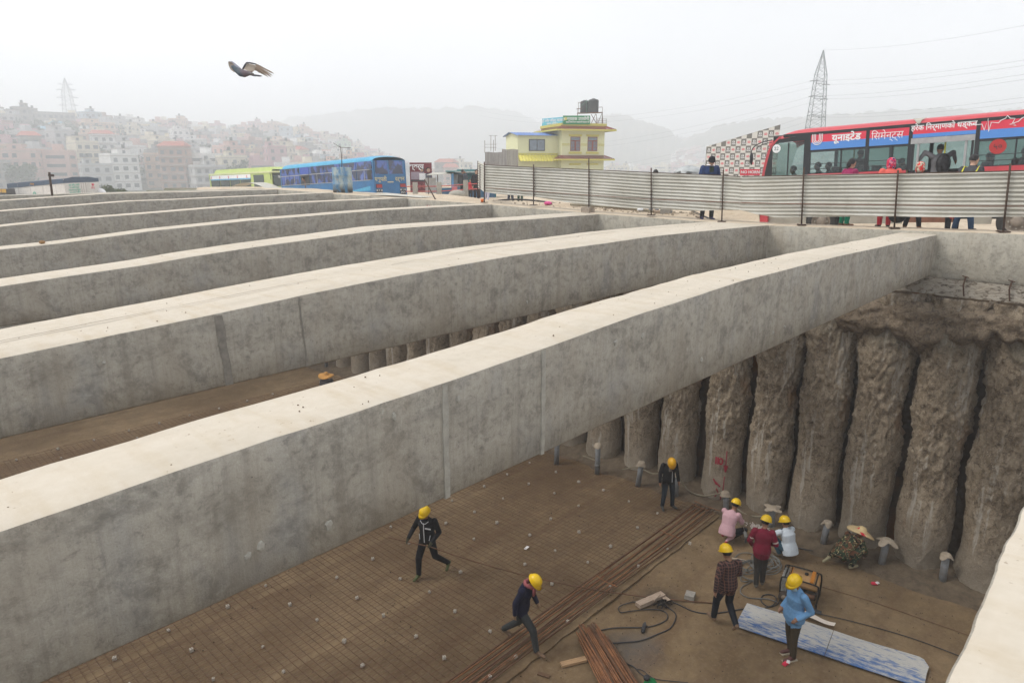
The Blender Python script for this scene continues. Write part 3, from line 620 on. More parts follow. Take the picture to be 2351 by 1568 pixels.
def person(label, feet, face, H, pose={}, top=None, pants=None, shoe=None, skin=None, head='helmet', look=None, gloves=None, hatmat=None, scarf=None, mask=False, vox=.014, hem=.86, extra=None, group=None, seg=None, slim=1., sleeves=True, zbase=None):
    """body is one continuous mesh; face = world facing direction; joints in local metres for a 1.72 m person, +x right hand side, +y forward"""
    J = {k: Vector(v) for k, v in ST.items()}; J.update({k: Vector(v) for k, v in pose.items()})
    k = H / 1.72; skin = skin or M_skin
    f = Vector(face); f.z = 0; f.normalize(); ang = math.atan2(-f.x, f.y)
    t = thing('person', label, 'person', feet, ang, group)
    t.scale = (k, k, k)
    prim = MB(); segs = []                     # (a, b, r, material)
    lat = ((J['hiR'] - J['hiL']).normalized()); ls = ((J['shR'] - J['shL']).normalized())
    def dax(l, up): return up.cross(l).normalized()
    sp = [J['pel'] + (J['pel'] - J['wai']) * .35, J['pel'], J['wai'], J['che'], (J['shR'] + J['shL']) / 2 + Vector((0, 0, .0)), J['nec']]
    dims = [(.145, .115), (.180 * slim, .140), (.168 * slim, .130), (.200 * slim, .148), (.172, .108), (.066, .066)]
    rings = []
    for i, (c, d) in enumerate(zip(sp, dims)):
        up = (sp[min(i + 1, 5)] - sp[max(i - 1, 0)]).normalized(); l = lat.lerp(ls, i / 5).normalized(); rings.append((c, d[0], d[1], l, dax(l, up)))
    loftmb(prim, rings)
    segs.append((J['wai'], J['che'] + Vector((0, 0, .05)), .16, 1)); segs.append((sp[0], J['pel'] + (J['wai'] - J['pel']) * .15, .155, 2)); segs.append((J['pel'] + (J['wai'] - J['pel']) * .3, J['wai'], .155, 1))
    segs.append((J['shR'], J['shL'], .09, 1))
    cap_(prim, J['nec'] - Vector((0, 0, .03)), J['hed'] - Vector((0, .01, .06)), .058, .055); segs.append((J['nec'] + (J['hed'] - J['nec']) * .25, J['hed'], .06, 0))
    hu = (J['hed'] - J['nec']).normalized(); lk = Vector(look) if look else Vector((0, 1, -.1)); lk.normalize()
    hup = (Vector((0, 0, 1)) - lk * lk.z); hup = hup.normalized() if hup.length > .2 else hu
    hx = lk.cross(hup).normalized(); HM = Matrix((hx, lk, hup)).transposed()
    def hp(x, y, z): return J['hed'] + HM @ Vector((x, y, z))
    ball(prim, hp(0, 0, .015), 1, (.080, .098, .108), HM, 10); ball(prim, hp(0, .035, -.055), 1, (.055, .062, .058), HM, 8)
    ball(prim, hp(0, .105, -.012), 1, (.013, .020, .020), HM, 6); ball(prim, hp(0, .088, .025), 1, (.045, .014, .012), HM, 6); ball(prim, hp(0, .085, -.055), 1, (.028, .014, .010), HM, 6); ball(prim, hp(0, .082, -.085), 1, (.024, .018, .016), HM, 6)
    for s in (-1, 1): ball(prim, hp(s * .082, -.005, -.01), 1, (.010, .020, .030), HM, 6)
    segs.append((hp(0, 0, .03), hp(0, .03, -.05), .1, 0))
    for s in 'RL':
        sg = 1 if s == 'R' else -1
        sh, el, wr = J['sh' + s], J['el' + s], J['wr' + s]; ad = .010 if sleeves else 0
        cap_(prim, sh, el, .066 + ad, .052 + ad); cap_(prim, el, wr, .050 + ad, .036 + ad)
        segs.append((sh, el, .06, 1)); segs.append((el, wr - (wr - el) * .10, .045, 1 if sleeves else 0))
        hd = (wr - el).normalized(); hd2 = (hd + Vector((0, 0, -.25))).normalized(); pc = wr + hd2 * .055
        cap_(prim, wr, wr + hd2 * .07, .026, .034, 8); segs.append((wr + hd * .02, wr + hd2 * .2, .035, 3))
        sd_ = hd2.cross(Vector((sg, 0, 0))); sd_ = sd_.normalized() if sd_.length > .1 else Vector((0, 1, 0))
        inn = (Vector((-sg, 0, 0)) - hd2 * hd2.dot(Vector((-sg, 0, 0)))).normalized() if abs(hd2.x) < .9 else Vector((0, 0, -1))
        for q in range(4):
            b0 = wr + hd2 * .085 + sd_ * ((q - 1.5) * .019); l_ = (.030, .036, .034, .026)[q]; b1 = b0 + hd2 * l_ + inn * .006; b2 = b1 + (hd2 * .5 + inn * .9).normalized() * l_ * .8
            prim.tube([b0 - hd2 * .015, b0, b1, b2], [.010, .010, .009, .008], 6)
        th0 = wr + hd2 * .04 + sd_ * .03; prim.tube([th0 - sd_ * .012, th0 + (hd2 + sd_ * .9).normalized() * .03, th0 + (hd2 + sd_ * .4 + inn * .3).normalized() * .055], [.012, .011, .009], 6)
        hi, kn, an = J['hi' + s], J['kn' + s], J['an' + s]
        cap_(prim, hi, kn, .104 * slim, .078); cap_(prim, kn, an, .076, .060); segs.append((hi, kn, .085, 2)); segs.append((kn, an + (kn - an) * .06, .06, 2))
        toe = J.get('to' + s); 
        if toe is None: toe = an + Vector((sg * .03, .17, -.05))
        heel = an + Vector((0, -.035, -.045)) if ('to' + s) not in J else an + (an - kn).normalized() * .045 - (toe - an).normalized() * .035
        cap_(prim, heel, toe, .040, .036); cap_(prim, an, heel.lerp(toe, .55), .045, .038); segs.append((heel, toe, .045, 4)); segs.append((an - (an - kn).normalized() * .01, heel.lerp(toe, .5), .045, 4))
    if extra: extra(prim, segs, J, cap_, ball)
    me = remeshed(prim, vox)
    np_ = len(me.polygons); c = np.empty(np_ * 3); me.polygons.foreach_get('center', c); c = c.reshape(-1, 3); best = np.full(np_, 9.); lab = np.zeros(np_, int)
    for a, b, r, mi in segs:
        a = np.array(a); b = np.array(b); ab = b - a; tt = np.clip(((c - a) @ ab) / max(1e-6, ab @ ab), 0, 1); d = np.linalg.norm(c - (a + tt[:, None] * ab), axis=1) - r
        mk = d < best; best[mk] = d[mk]; lab[mk] = mi
    top = top or cloth('cloth_black', (.012, .012, .014)); pants = pants or cloth('trousers_black', (.012, .013, .017)); shoe = shoe or mat('shoe_dark', (.02, .018, .016), .6)
    for q in (skin, top, pants, gloves or skin, shoe): me.materials.append(q)
    me.polygons.foreach_set('material_index', lab.astype(np.int32)); obj('body', me, t, None, True)
    # hair
    if head in ('hair', 'helmet', 'hairlong'):
        mb = MB(); P = []
        for i in range(9):
            ph = math.pi * .62 * i / 8; P.append([hp(.089 * math.sin(ph) * math.cos(2 * math.pi * q / 20), -.012 + .104 * math.sin(ph) * math.sin(2 * math.pi * q / 20) * (1 if math.sin(2 * math.pi * q / 20) < 0 or ph < 1.1 else .8), .02 + .115 * math.cos(ph) + (.05 * max(0, math.sin(2 * math.pi * q / 20)) if ph > 1.2 else 0)) for q in range(20)])
        mb.grid(P, 0, True); mb.build('hair', M_hair, t, True)
        if head == 'hairlong': mb = MB(); ball(mb, hp(0, -.09, -.03), 1, (.06, .06, .09), HM, 8); mb.build('hair_bun', M_hair, t, True)
    if vox < .019:
        for s in (-1, 1): mb = MB(); ball(mb, hp(s * .032, .083, .008), .0095, (1.3, .6, .8), HM, 5); mb.build('eye', M_eye, t, True)
    if head == 'helmet':
        if not HEL: HEL['h'] = helmet_mesh()
        me = HEL['h'].copy(); hm = obj('helmet', me, t, hatmat or M_yel, True); tilt = Matrix.Rotation(rad(-4), 3, 'X'); R_ = HM @ tilt
        M4 = R_.to_4x4(); M4.translation = hp(0, .005, .052); hm.matrix_local = M4
    if head == 'straw':
        mb = MB(); P = []
        for rr_, zz in ((.015, .135), (.06, .13), (.09, .10), (.10, .05), (.12, .035), (.23, .02), (.31, -.01), (.305, -.018), (.11, .02)):
            P.append([hp(rr_ * math.cos(2 * math.pi * q / 32), rr_ * 1.02 * math.sin(2 * math.pi * q / 32), zz + .02 + (.03 * math.cos(4 * math.pi * q / 32 + 1) if rr_ > .15 else 0)) for q in range(32)])
        mb.grid(P, 0, True); ht = mb.build('straw_hat', hatmat, t, True)
    if head == 'cap':
        mb = MB(); P = []
        for i in range(9):
            ph = math.pi * .55 * i / 8; P.append([hp(.094 * math.sin(ph) * math.cos(2 * math.pi * q / 20), .108 * math.sin(ph) * math.sin(2 * math.pi * q / 20), .015 + .122 * math.cos(ph)) for q in range(20)])
        mb.grid(P, 0, True); mb.build('knit_cap', hatmat, t, True)
    if head == 'scarf':
        mb = MB(); P = []
        for i in range(13):
            ph = math.pi * .88 * i / 12; row = []
            for q in range(24):
                a_ = 2 * math.pi * q / 24; fr = max(0, math.sin(a_)); rr_ = (.112 + .015 * noise.noise(Vector((q * .9, i * .6, 0)))) * (1 + .35 * max(0, ph - 1.9)); open_ = 1 - .42 * fr ** 2 * (1 if 1.0 < ph < 2.3 else 0)
                row.append(hp(rr_ * .95 * math.sin(ph) ** .8 * math.cos(a_), rr_ * 1.08 * math.sin(ph) ** .8 * math.sin(a_) * open_, .13 * math.cos(ph) + (-.03 if ph > 2 else 0)))
            P.append(row)
        mb.grid(P, 0, True); mb.build('headscarf', hatmat, t, True)
    if scarf:
        mb = MB(); P = []
        for i in range(9):
            v = 2 * math.pi * i / 8
            P.append([J['nec'] + Vector(((.085 + .03 * math.cos(v)) * math.cos(2 * math.pi * q / 20), (.09 + .035 * math.cos(v)) * math.sin(2 * math.pi * q / 20) + .02, .03 + .045 * math.sin(v) + .012 * math.sin(q * 1.7) - .03 * math.sin(2 * math.pi * q / 20))) for q in range(20)])
        mb.grid(P, 0, True); mb.box(J['nec'] + Vector((.03, .13, -.09)), (.09, .03, .16)); mb.build('scarf', scarf, t, True)
    if mask:
        mb = MB(); P = []
        for i in range(6):
            z = -.01 - .1 * i / 5; P.append([hp(.078 * math.sin(a_), .02 + (.105 - .02 * abs(i - 2) / 3) * math.cos(a_), z) for a_ in np.linspace(-1.25, 1.25, 10)])
        mb.grid(P); mb.build('face_mask', mat('mask_blue', (.42, .62, .72), .8, var=.1), t, True)
    t['_'] = 0; del t['_']
    return t, J, HM

def shirt_tail(l=.14, flare=1.12):     # loose shirt hem hanging below the waist
    def f(prim, segs, J, cap_, ball):
        lat = (J['hiR'] - J['hiL']).normalized(); up = (J['wai'] - J['pel']).normalized(); d = up.cross(lat).normalized()
        b = J['pel'] - up * (l - .05); loftmb(prim, [(b, .188 * flare, .150 * flare, lat, d), (J['pel'] + up * .03, .190 * flare, .150 * flare, lat, d), (J['wai'], .18, .14, lat, d)]); segs.append((b, J['wai'], .185, 1)); segs.append((b + lat * .06, b - lat * .06 + up * .03, .16, 1))
    return f

# --- workers down in the pit
def fl(px, py, dz=0.08): return onz(px, py, PZ + dz)
M_jack = cloth('jacket_black', (.014, .014, .017)); M_trim = mat('trim_pale', (.55, .56, .58), .7, var=.1)
p1 = fl(984, 1318)
t, J, HM = person('worker in black tracksuit jacket with white piping carrying the long rod', p1, fdir(-.30, -.95), 1.80,
    dict(hed=(.0, .07, 1.60), nec=(0, .02, 1.46), che=(0, .02, 1.3), elR=(.33, .0, 1.15), wrR=(.38, .20, .98), elL=(-.29, -.02, 1.13), wrL=(-.20, .22, .98), knR=(.13, .22, .52), anR=(.15, .20, .10), knL=(-.17, -.02, .50), anL=(-.34, -.36, .16), toL=(-.36, -.22, .05), toR=(.19, .38, .04)),
    top=M_jack, gloves=cloth('glove_olive', (.07, .07, .045)), shoe=mat('shoe_green', (.09, .11, .045), .8), look=(.15, 1, -.35), extra=shirt_tail(.06, 1.04))
RODA = t.matrix_basis.copy()
bpy.context.view_layer.update()
mb = MB(); mb.tube([(0.0, .17, 1.40), (0, .185, 1.25), (0, .17, 1.05), (0, .165, .92)], .010, 6); mb.build('zip', M_trim, t)
mb = MB(); mb.tube([(.10, .13, 1.44), (.04, .165, 1.39), (0, .175, 1.385)], .008, 6); mb.build('piping', M_trim, t)
mb = MB(); mb.tube([(-.10, .13, 1.44), (-.04, .165, 1.39), (0, .175, 1.385)], .008, 6); mb.build('piping', M_trim, t)
mb = MB(); mb.box((-.095, .165, 1.275), (.14, .012, .03)); mb.build('chest_stripe', M_trim, t)
for s in (-1, 1): mb = MB(); mb.tube([(s * .135, .13, 1.10), (s * .115, .155, .98)], .008, 5); mb.build('pocket_piping', M_trim, t)
wr = t.matrix_world @ Vector((.40, .25, .92)); wl = t.matrix_world @ Vector((-.20, .29, .92))
# the rod he carries, sagging towards the floor on the right
end = fl(1645, 1384, .03)
mb = MB(); d = (wl - wr); pts = [wr - d.normalized() * .5, wr, wl]
N_ = 26
for i in range(1, N_ + 1):
    s_ = i / N_; p = wl.lerp(end, s_); p.z = wl.z + (end.z - wl.z) * (1 - (1 - s_) ** 2.2) ; pts.append(p)
o = thing('carried_rod', 'very long thin rusty rod held by the worker in the black tracksuit jacket', 'steel rod', wr); mb.tube([p - wr for p in pts], .013, 6); mb.build('rod', M_rust, o, True)

person('worker in navy sweater and rose scarf striding over the bundle of bars', fl(1197, 1482), fdir(.90, -.42), 1.78,
    dict(pel=(0, 0, .90), wai=(0, .03, 1.07), che=(0, .09, 1.27), nec=(0, .15, 1.42), hed=(0, .25, 1.52), shR=(.18, .10, 1.37), shL=(-.18, .10, 1.37), elR=(.25, -.02, 1.12), wrR=(.25, -.03, .87), elL=(-.24, .12, 1.12), wrL=(-.22, .24, .92), hiR=(.09, 0, .88), hiL=(-.09, 0, .88),
         knR=(.12, .30, .53), anR=(.13, .38, .11), toR=(.15, .56, .04), knL=(-.11, -.10, .47), anL=(-.13, -.45, .17), toL=(-.13, -.31, .05)),
    top=cloth('sweater_navy', (.012, .014, .038)), pants=cloth('trousers_grey', (.045, .05, .052)), shoe=mat('shoe_tan', (.17, .11, .07), .8), look=(.1, 1, -.85), scarf=cloth('scarf_rose', (.36, .11, .12)), extra=shirt_tail(.10, 1.05), gloves=mat('glove_tan', (.30, .2, .12), .9))
t3, J, HM = person('worker in black jacket and patterned scarf standing by the piles', fl(1531, 1166), fdir(.12, -.99), 1.66,
    dict(nec=(0, .05, 1.45), hed=(0, .16, 1.54), che=(0, .03, 1.3), elR=(.26, -.02, 1.13), wrR=(.28, .06, .88), elL=(-.27, -.04, 1.13), wrL=(-.29, .06, .89), knR=(.13, .06, .50), anR=(.15, .0, .09), toR=(.18, .2, .04), knL=(-.15, .0, .50), anL=(-.17, -.02, .09), toL=(-.26, .12, .04)),
    pants=cloth('jeans_dark', (.018, .028, .04)), shoe=mat('shoe_grey', (.06, .06, .055), .9), look=(.1, .75, -.9), hatmat=M_ora, scarf=cloth('scarf_pattern', (.30, .25, .22), .6), extra=shirt_tail(.06, 1.03))
mb = MB(); mb.tube([(-.04, .16, 1.3), (-.045, .16, 1.1), (-.05, .165, .92)], .009, 5); mb.build('zip', M_trim, t3)
SQ = dict(pel=(0, -.08, .24), wai=(0, -.02, .38), che=(0, .10, .55), nec=(0, .22, .67), hed=(0, .31, .78), shR=(.18, .17, .63), shL=(-.18, .17, .63), elR=(.23, .34, .46), wrR=(.13, .52, .34), elL=(-.23, .34, .46), wrL=(-.12, .52, .34),
          hiR=(.10, -.06, .22), knR=(.20, .38, .46), anR=(.15, .10, .09), hiL=(-.10, -.06, .22), knL=(-.20, .38, .46), anL=(-.15, .10, .09))
def sq(**k): d = dict(SQ); d.update(k); return d
person('worker in pale pink shirt kneeling and drilling at the foot of a pile', fl(1672, 1236), fdir(.62, .78), 1.80,
    sq(pel=(0, -.14, .26), wai=(0, -.09, .41), che=(0, .0, .61), nec=(.02, .09, .75), hed=(.04, .18, .87), shR=(.19, .04, .70), shL=(-.18, .06, .70), elR=(.25, .14, .48), wrR=(.20, .38, .40), hiR=(.10, -.12, .24), hiL=(-.1, -.12, .24), knR=(.30, .28, .22), anR=(.08, -.12, .10), toR=(.05, -.30, .05), knL=(-.18, .30, .40), anL=(-.14, .02, .09)),
    top=cloth('shirt_pink', (.58, .36, .40), .12), shoe=mat('shoe_red', (.30, .04, .05), .8), look=(.2, 1, -.5), extra=shirt_tail(.13, 1.1))
t5, J, HM = person('worker in maroon shirt with pale armbands standing in the cable coils, seen from behind', fl(1741, 1343), fdir(.30, .95), 1.74,
    dict(hed=(.02, .05, 1.60), elR=(.29, -.02, 1.12), wrR=(.20, .20, 1.00), elL=(-.29, .0, 1.13), wrL=(-.22, .14, .95), knR=(.07, .03, .5), anR=(.08, .05, .09), knL=(-.07, .0, .5), anL=(-.06, -.10, .09)),
    top=cloth('shirt_maroon', (.20, .012, .035), .25), pants=cloth('trousers_charcoal', (.038, .035, .03)), shoe=mat('shoe_worn', (.11, .10, .085), .8), look=(.55, .8, -.35), extra=shirt_tail(.10, 1.08))
for s, zz in ((1, 1.185), (-1, 1.25)):
    mb = MB(); a_ = Vector(ST['sh' + ('R' if s > 0 else 'L')]); b_ = Vector((.29 * s, -.02 if s > 0 else 0, 1.12)); u = (b_ - a_).normalized(); q = a_.lerp(b_, .72 if s > 0 else .55); mb.tube([q, q + u * .035], .066, 14, cap=False); mb.build('armband', mat('armband', (.6, .5, .45), .8), t5)
person('worker in white shirt squatting on his heels beside the maroon shirted man', fl(1806, 1277), fdir(-.45, .89), 1.72,
    sq(wai=(.0, -.03, .40), che=(0, .03, .60), nec=(0, .10, .74), hed=(0, .15, .87), shR=(.19, .08, .68), shL=(-.20, .12, .68), elL=(-.36, .28, .54), wrL=(-.46, .48, .42), elR=(.22, .32, .5), wrR=(.1, .5, .4)),
    top=cloth('shirt_white', (.60, .66, .72), .1), pants=cloth('jeans_blue', (.03, .075, .11)), shoe=mat('sandal', (.16, .12, .085), .9), look=(-.1, 1, -.3), extra=shirt_tail(.17, 1.12))
t7, J, HM = person('worker in dark red and black checked shirt walking away from the camera', fl(1662, 1436), fdir(-.22, .97), 1.86,
    dict(hed=(-.05, .06, 1.60), che=(0, .03, 1.3), elL=(-.29, -.10, 1.14), wrL=(-.31, -.10, .90), elR=(.25, .02, 1.13), wrR=(.13, .22, 1.02), knL=(-.11, .16, .52), anL=(-.12, .20, .10), knR=(.10, .06, .50), anR=(.11, -.24, .18), toR=(.11, -.16, .03)),
    top=plaid(), pants=cloth('jeans_navy', (.010, .014, .022)), shoe=mat('shoe_tan', (.17, .11, .07), .8), look=(-.15, 1, -.30), extra=shirt_tail(.10, 1.07))
t8, J, HM = person('man in light blue shirt and face mask standing on the edge of the painted sheet', fl(1812, 1508, 0), fdir(-.93, -.28), 1.86,
    dict(hed=(0, .07, 1.60), nec=(0, .01, 1.47), elL=(-.27, -.13, 1.13), wrL=(-.20, .10, .98), elR=(.24, -.08, 1.13), wrR=(.2, .12, .98), knR=(.09, -.02, .5), anR=(.10, -.10, .09), toR=(.12, .08, .04), knL=(-.09, .03, .5), anL=(-.09, .0, .09), toL=(-.10, .19, .04)),
    top=cloth('shirt_blue', (.15, .32, .56), .16, .7), pants=cloth('trousers_brown', (.062, .046, .026)), shoe=mat('shoe_maroon', (.13, .06, .055), .8), look=(-.2, 1, -.4), mask=True, extra=shirt_tail(.13, 1.16))
for s, an in ((1, Vector((.10, -.10, .09))), (-1, Vector((-.09, 0, .09)))): mb = MB(); mb.box((an.x, an.y + .06, .014), (.09, .29, .024)); mb.build('shoe_sole', mat('sole_pale', (.48, .42, .32), .8), t8)
g = NG('straw_painted'); nn = g.noise(7.5, 2, .4, dist=.8); wv = g.noise(60, 2, .5); c = g.mix(g.rng(wv, .3, .7), (.62, .46, .23), (.74, .58, .33)); c = g.mix(g.rng(nn, .62, .635), c, (.60, .03, .05)); M_straw = g.done(c, .9, wv, .4, .01)
person('worker in camouflage clothes and a wide straw hat squatting beside the piles', fl(1936, 1298, .04), fdir(.80, .42), 1.82,
    sq(pel=(0, -.16, .32), wai=(0, -.06, .47), che=(0, .16, .60), nec=(0, .33, .68), hed=(.02, .46, .75), shR=(.18, .28, .64), shL=(-.18, .28, .66), elR=(.26, .36, .40), wrR=(.16, .52, .20), elL=(-.26, .38, .48), wrL=(-.12, .55, .22), hiR=(.1, -.14, .30), hiL=(-.1, -.14, .30), knR=(.22, .26, .44), anR=(.16, .05, .09), knL=(-.26, .16, .42), anL=(-.26, -.16, .14), toL=(-.28, -.34, .06)),
    top=camo(), pants=MT['camouflage_cloth'], shoe=mat('shoe_canvas', (.30, .27, .17), .9), head='straw', hatmat=M_straw, look=(.35, 1, -.38), extra=shirt_tail(.10, 1.12))
pw = onz(749, 862, PZ + 1.66)
person('distant worker in an orange straw hat, only his head showing between two beams', (pw.x, pw.y, PZ + .05), fdir(.2, -1), 1.72, {}, top=cloth('cloth_grey', (.10, .10, .11)), head='straw', hatmat=mat('straw_orange', (.55, .28, .08), .9), vox=.02)
# ------------------------------------------------------------------ things on the pit floor
def smooth_path(pts, n=8):
    pts = [Vector(p) for p in pts]; out = []
    for i in range(len(pts) - 1):
        p0, p1, p2, p3 = pts[max(i - 1, 0)], pts[i], pts[i + 1], pts[min(i + 2, len(pts) - 1)]
        for k in range(n):
            t = k / n; out.append(.5 * ((2 * p1) + (p2 - p0) * t + (2 * p0 - 5 * p1 + 4 * p2 - p3) * t * t + (3 * p1 - p0 - 3 * p2 + p3) * t ** 3))
    out.append(pts[-1]); return out
def cable(name, label, cat, px, r, mt, dz=.025, n=6, group=None, z=None):
    P = [fl(a, b, dz) if not isinstance(a, Vector) else a for a, b in px]; P = smooth_path(P, 7); o = thing(name, label, cat, P[0], group=group)
    mb = MB(); mb.tube([p - P[0] for p in P], r, n); mb.build('cord', mt, o, True); return o
M_cord = mat('cord_dark', (.045, .045, .048), .7, var=.3, scale=3, bump=.1); M_hose = mat('hose_olive', (.24, .21, .15), .75, var=.4, scale=2, bump=.1); M_cordg = mat('cord_grey', (.15, .15, .14), .7, var=.4, scale=2)
cable('power_cable', 'black power cable running from the scorched plank past the checked shirt to the generator', 'cable', [(1545, 1382), (1560, 1388), (1590, 1402), (1625, 1408), (1660, 1405), (1700, 1398), (1725, 1396), (1752, 1396), (1775, 1388), (1782, 1374), (1772, 1365), (1752, 1366), (1748, 1380), (1765, 1392), (1785, 1386), (1795, 1368), (1810, 1360)], .013, M_cord)
cable('power_cable', 'black cable looping from the plank down to the stack of bars', 'cable', [(1510, 1385), (1535, 1395), (1552, 1412), (1540, 1440), (1510, 1455), (1470, 1470), (1430, 1474), (1395, 1476), (1362, 1474), (1352, 1470), (1365, 1452), (1400, 1442), (1440, 1440), (1465, 1440)], .013, M_cord)
cable('power_cable', 'black cable making an S bend left of the scorched plank', 'cable', [(1465, 1440), (1500, 1436), (1530, 1422), (1528, 1405), (1500, 1398), (1450, 1402), (1425, 1405), (1422, 1392), (1450, 1382), (1480, 1380)], .012, M_cord)
p = fl(1478, 1440, .05); t = thing('cable_connector', 'small dark block connector on the cable beside the stack of bars', 'connector', p, .4); mb = MB(); mb.box((0, 0, 0), (.24, .08, .07), taper=.85); mb.box((.14, 0, 0), (.06, .04, .04)); mb.box((-.14, 0, 0), (.06, .04, .04)); mb.build('housing', M_cord, t)
cable('thin_wire', 'thin dark bent wire on the floor in front of the man in light blue', 'wire', [(1460, 1535), (1475, 1538), (1500, 1556), (1535, 1562), (1580, 1566)], .008, M_cord)
cable('thin_wire', 'twisted black wire scrap in the dusty patch by the stack of bars', 'wire', [(1405, 1498), (1412, 1520), (1425, 1508), (1438, 1522), (1455, 1530), (1470, 1545), (1490, 1560)], .012, M_cord)
# coil of hose: many loops round the maroon worker's feet
def coil(name, label, cx, cy, rx, n, mt, r, seed, tail):
    c0 = fl(cx, cy, .03); rr = random.Random(seed); pts = []
    for i in range(n * 14):
        a = i / 14 * 2 * math.pi; R_ = rx * (1 + .28 * math.sin(a * .37 + seed) + .08 * math.sin(a * 1.7)); pts.append(c0 + Vector((math.cos(a) * R_ + .18 * math.sin(a * .13 + seed), math.sin(a) * R_ * .85 + .14 * math.cos(a * .21), .012 * (i / 14) + .015 * math.sin(a * 3))))
    pts += [fl(a, b, .03) for a, b in tail]; pts = smooth_path(pts, 2); t = thing(name, label, 'hose', c0); mb = MB(); mb.tube([p - c0 for p in pts], r, 6); mb.build('hose', mt, t, True)
coil('coiled_hose', 'tangled coil of grey cable around the feet of the maroon shirted worker', 1722, 1300, .33, 5, M_cordg, .013, 2, [(1700, 1325), (1710, 1335), (1735, 1330), (1705, 1345), (1700, 1360), (1720, 1372), (1760, 1374), (1785, 1382)])
coil('coiled_hose', 'neat thick coil of grey hose to the right of the maroon shirted worker', 1758, 1296, .27, 7, M_cordg, .015, 5, [(1772, 1278), (1750, 1270)])
cable('power_cable', 'dark cable lying along the foot of the piles to the lower right', 'cable', [(1830, 1257), (1870, 1265), (1915, 1272), (1960, 1288), (2010, 1305), (2080, 1330), (2150, 1350), (2242, 1376), (2290, 1400)], .016, M_cord)
cable('thin_wire', 'thin dark cable crossing the bare floor from the blue painted sheet to the right edge', 'cable', [(1840, 1396), (1880, 1408), (1950, 1424), (2040, 1448), (2110, 1470), (2185, 1498), (2240, 1520)], .009, M_cord)
cable('thin_wire', 'faint red brown wire across the bare floor by the generator', 'cable', [(1780, 1310), (1850, 1335), (1905, 1352), (2000, 1380), (2130, 1425), (2230, 1460)], .006, M_rust)
# hose pinned along the piles, hanging between the pipe heads
hp_ = []
def pil(px, py, X=17.36): return onx(px, py, X)
hp_ = [pil(1262, 1058, 17.6), pil(1300, 1048), pil(1335, 1046), pil(1372, 1060), pil(1388, 1072), pil(1425, 1078), pil(1462, 1072, 17.45), pil(1500, 1087), pil(1540, 1083, 17.5), pil(1558, 1095), pil(1580, 1125), pil(1615, 1138), pil(1650, 1133), pil(1668, 1131, 17.5), pil(1690, 1165, 17.35), pil(1720, 1183, 17.33), pil(1765, 1188, 17.38), pil(1772, 1205, 17.3), pil(1760, 1212, 17.3)]
P = smooth_path(hp_, 7); t = thing('hose', 'olive hose looped along the row of piles from one grey pipe to the next', 'hose', P[0]); mb = MB(); mb.tube([p - P[0] for p in P], .022, 7); mb.build('hose', M_hose, t, True)
cable('hose', 'end of the olive hose running out between the squatting white shirt and the pile', 'hose', [(pil(1775, 1202, 17.4), 0), (pil(1790, 1215, 17.2), 0), (1800, 1240), (1812, 1250)], .022, M_hose)
# grey pipes with cloth tops
M_pvc = mat('pvc_grey', (.21, .23, .25), .5, var=.2, scale=4, bump=.05, dark=(.15, .14, .13)); M_rag = cloth('rag_cement', (.42, .35, .27), .3, .9)
PIPES = [(1277, 1066, 1008, 'stubby'), (1371, 1088, 1037, ''), (1464, 1116, 1078, ''), (1552, 1140, 1102, ''), (1667, 1172, 1147, ''), (1770, 1212, 1180, ''), (1889, 1252, 1212, ''), (2022, 1298, 1252, ''), (2164, 1336, 1286, '')]
PN = ['grey pipe standing by the piles, its top hidden by the beam above', 'grey pipe with a collar and rag cap, second from the left under the beam', 'leaning grey pipe with a drooping rag cap, left of the worker by the piles', 'grey pipe with a thick wrapped cap, right of the black jacketed worker', 'grey pipe behind the yellow helmet of the kneeling worker in pink', 'grey pipe with a wide flared rag cap, right of the pink shirted worker', 'grey pipe with a folded rag cap, between the white shirt and the camouflage worker', 'grey pipe with a flat square rag cap, right of the straw hat', 'rightmost grey pipe with a rag cap, at the foot of the widest piles']
for i, (bx_, by_, ty, _) in enumerate(PIPES):
    b = fl(bx_, by_, .05); b.x = min(b.x, 17.45); top = onx(bx_, ty - 20, b.x).z - PZ; h_ = top - .05
    t = thing('standing_pipe', PN[i], 'pipe', (b.x, b.y, PZ + .02), group='grey pipes standing at the foot of the piles'); lean = Vector((random.uniform(-.05, .03), random.uniform(-.06, .06), 0)) * (2 if i == 2 else 1)
    if i == 0: h_ = 1.0
    mb = MB(); n_ = 18; mb.tube([Vector((0, 0, -.03)), Vector((0, 0, h_ * .5)) + lean * .5, Vector((0, 0, h_)) + lean], .082, n_); 
    if i == 1: mb.tube([Vector((0, 0, h_ * .28)), Vector((0, 0, h_ * .36))], .092, n_)
    mb.build('tube', M_pvc, t, True)
    if i:
        P = []; n = 28; c = lean + Vector((0, 0, h_ + .02)); sd_ = i * 3.1
        for k in range(8):
            row = []
            for q in range(n):
                a_ = 2 * math.pi * q / n; dr = (.5 + .5 * math.sin(a_ * (4 if i in (5, 6, 7) else 3) + sd_)); fall = (.03 + .09 * dr) if i in (5, 6, 7, 8) else .11
                rr_ = [.0, .05, .085, .098][k] if k < 4 else .10 + (k - 3) * (.034 if i in (5, 7) else .012) * (.4 + dr)
                zz = .012 if k < 3 else (.0 if k == 3 else -(k - 3) / 4 * fall * (.35 if i == 5 and dr > .6 else 1))
                row.append(c + Vector((math.cos(a_) * rr_, math.sin(a_) * rr_, zz + .012 * noise.noise(Vector((q * .8, k, sd_))))))
            P.append(row)
        mb = MB(); mb.grid(P, 0, True); mb.build('rag_cap', M_rag, t, True)
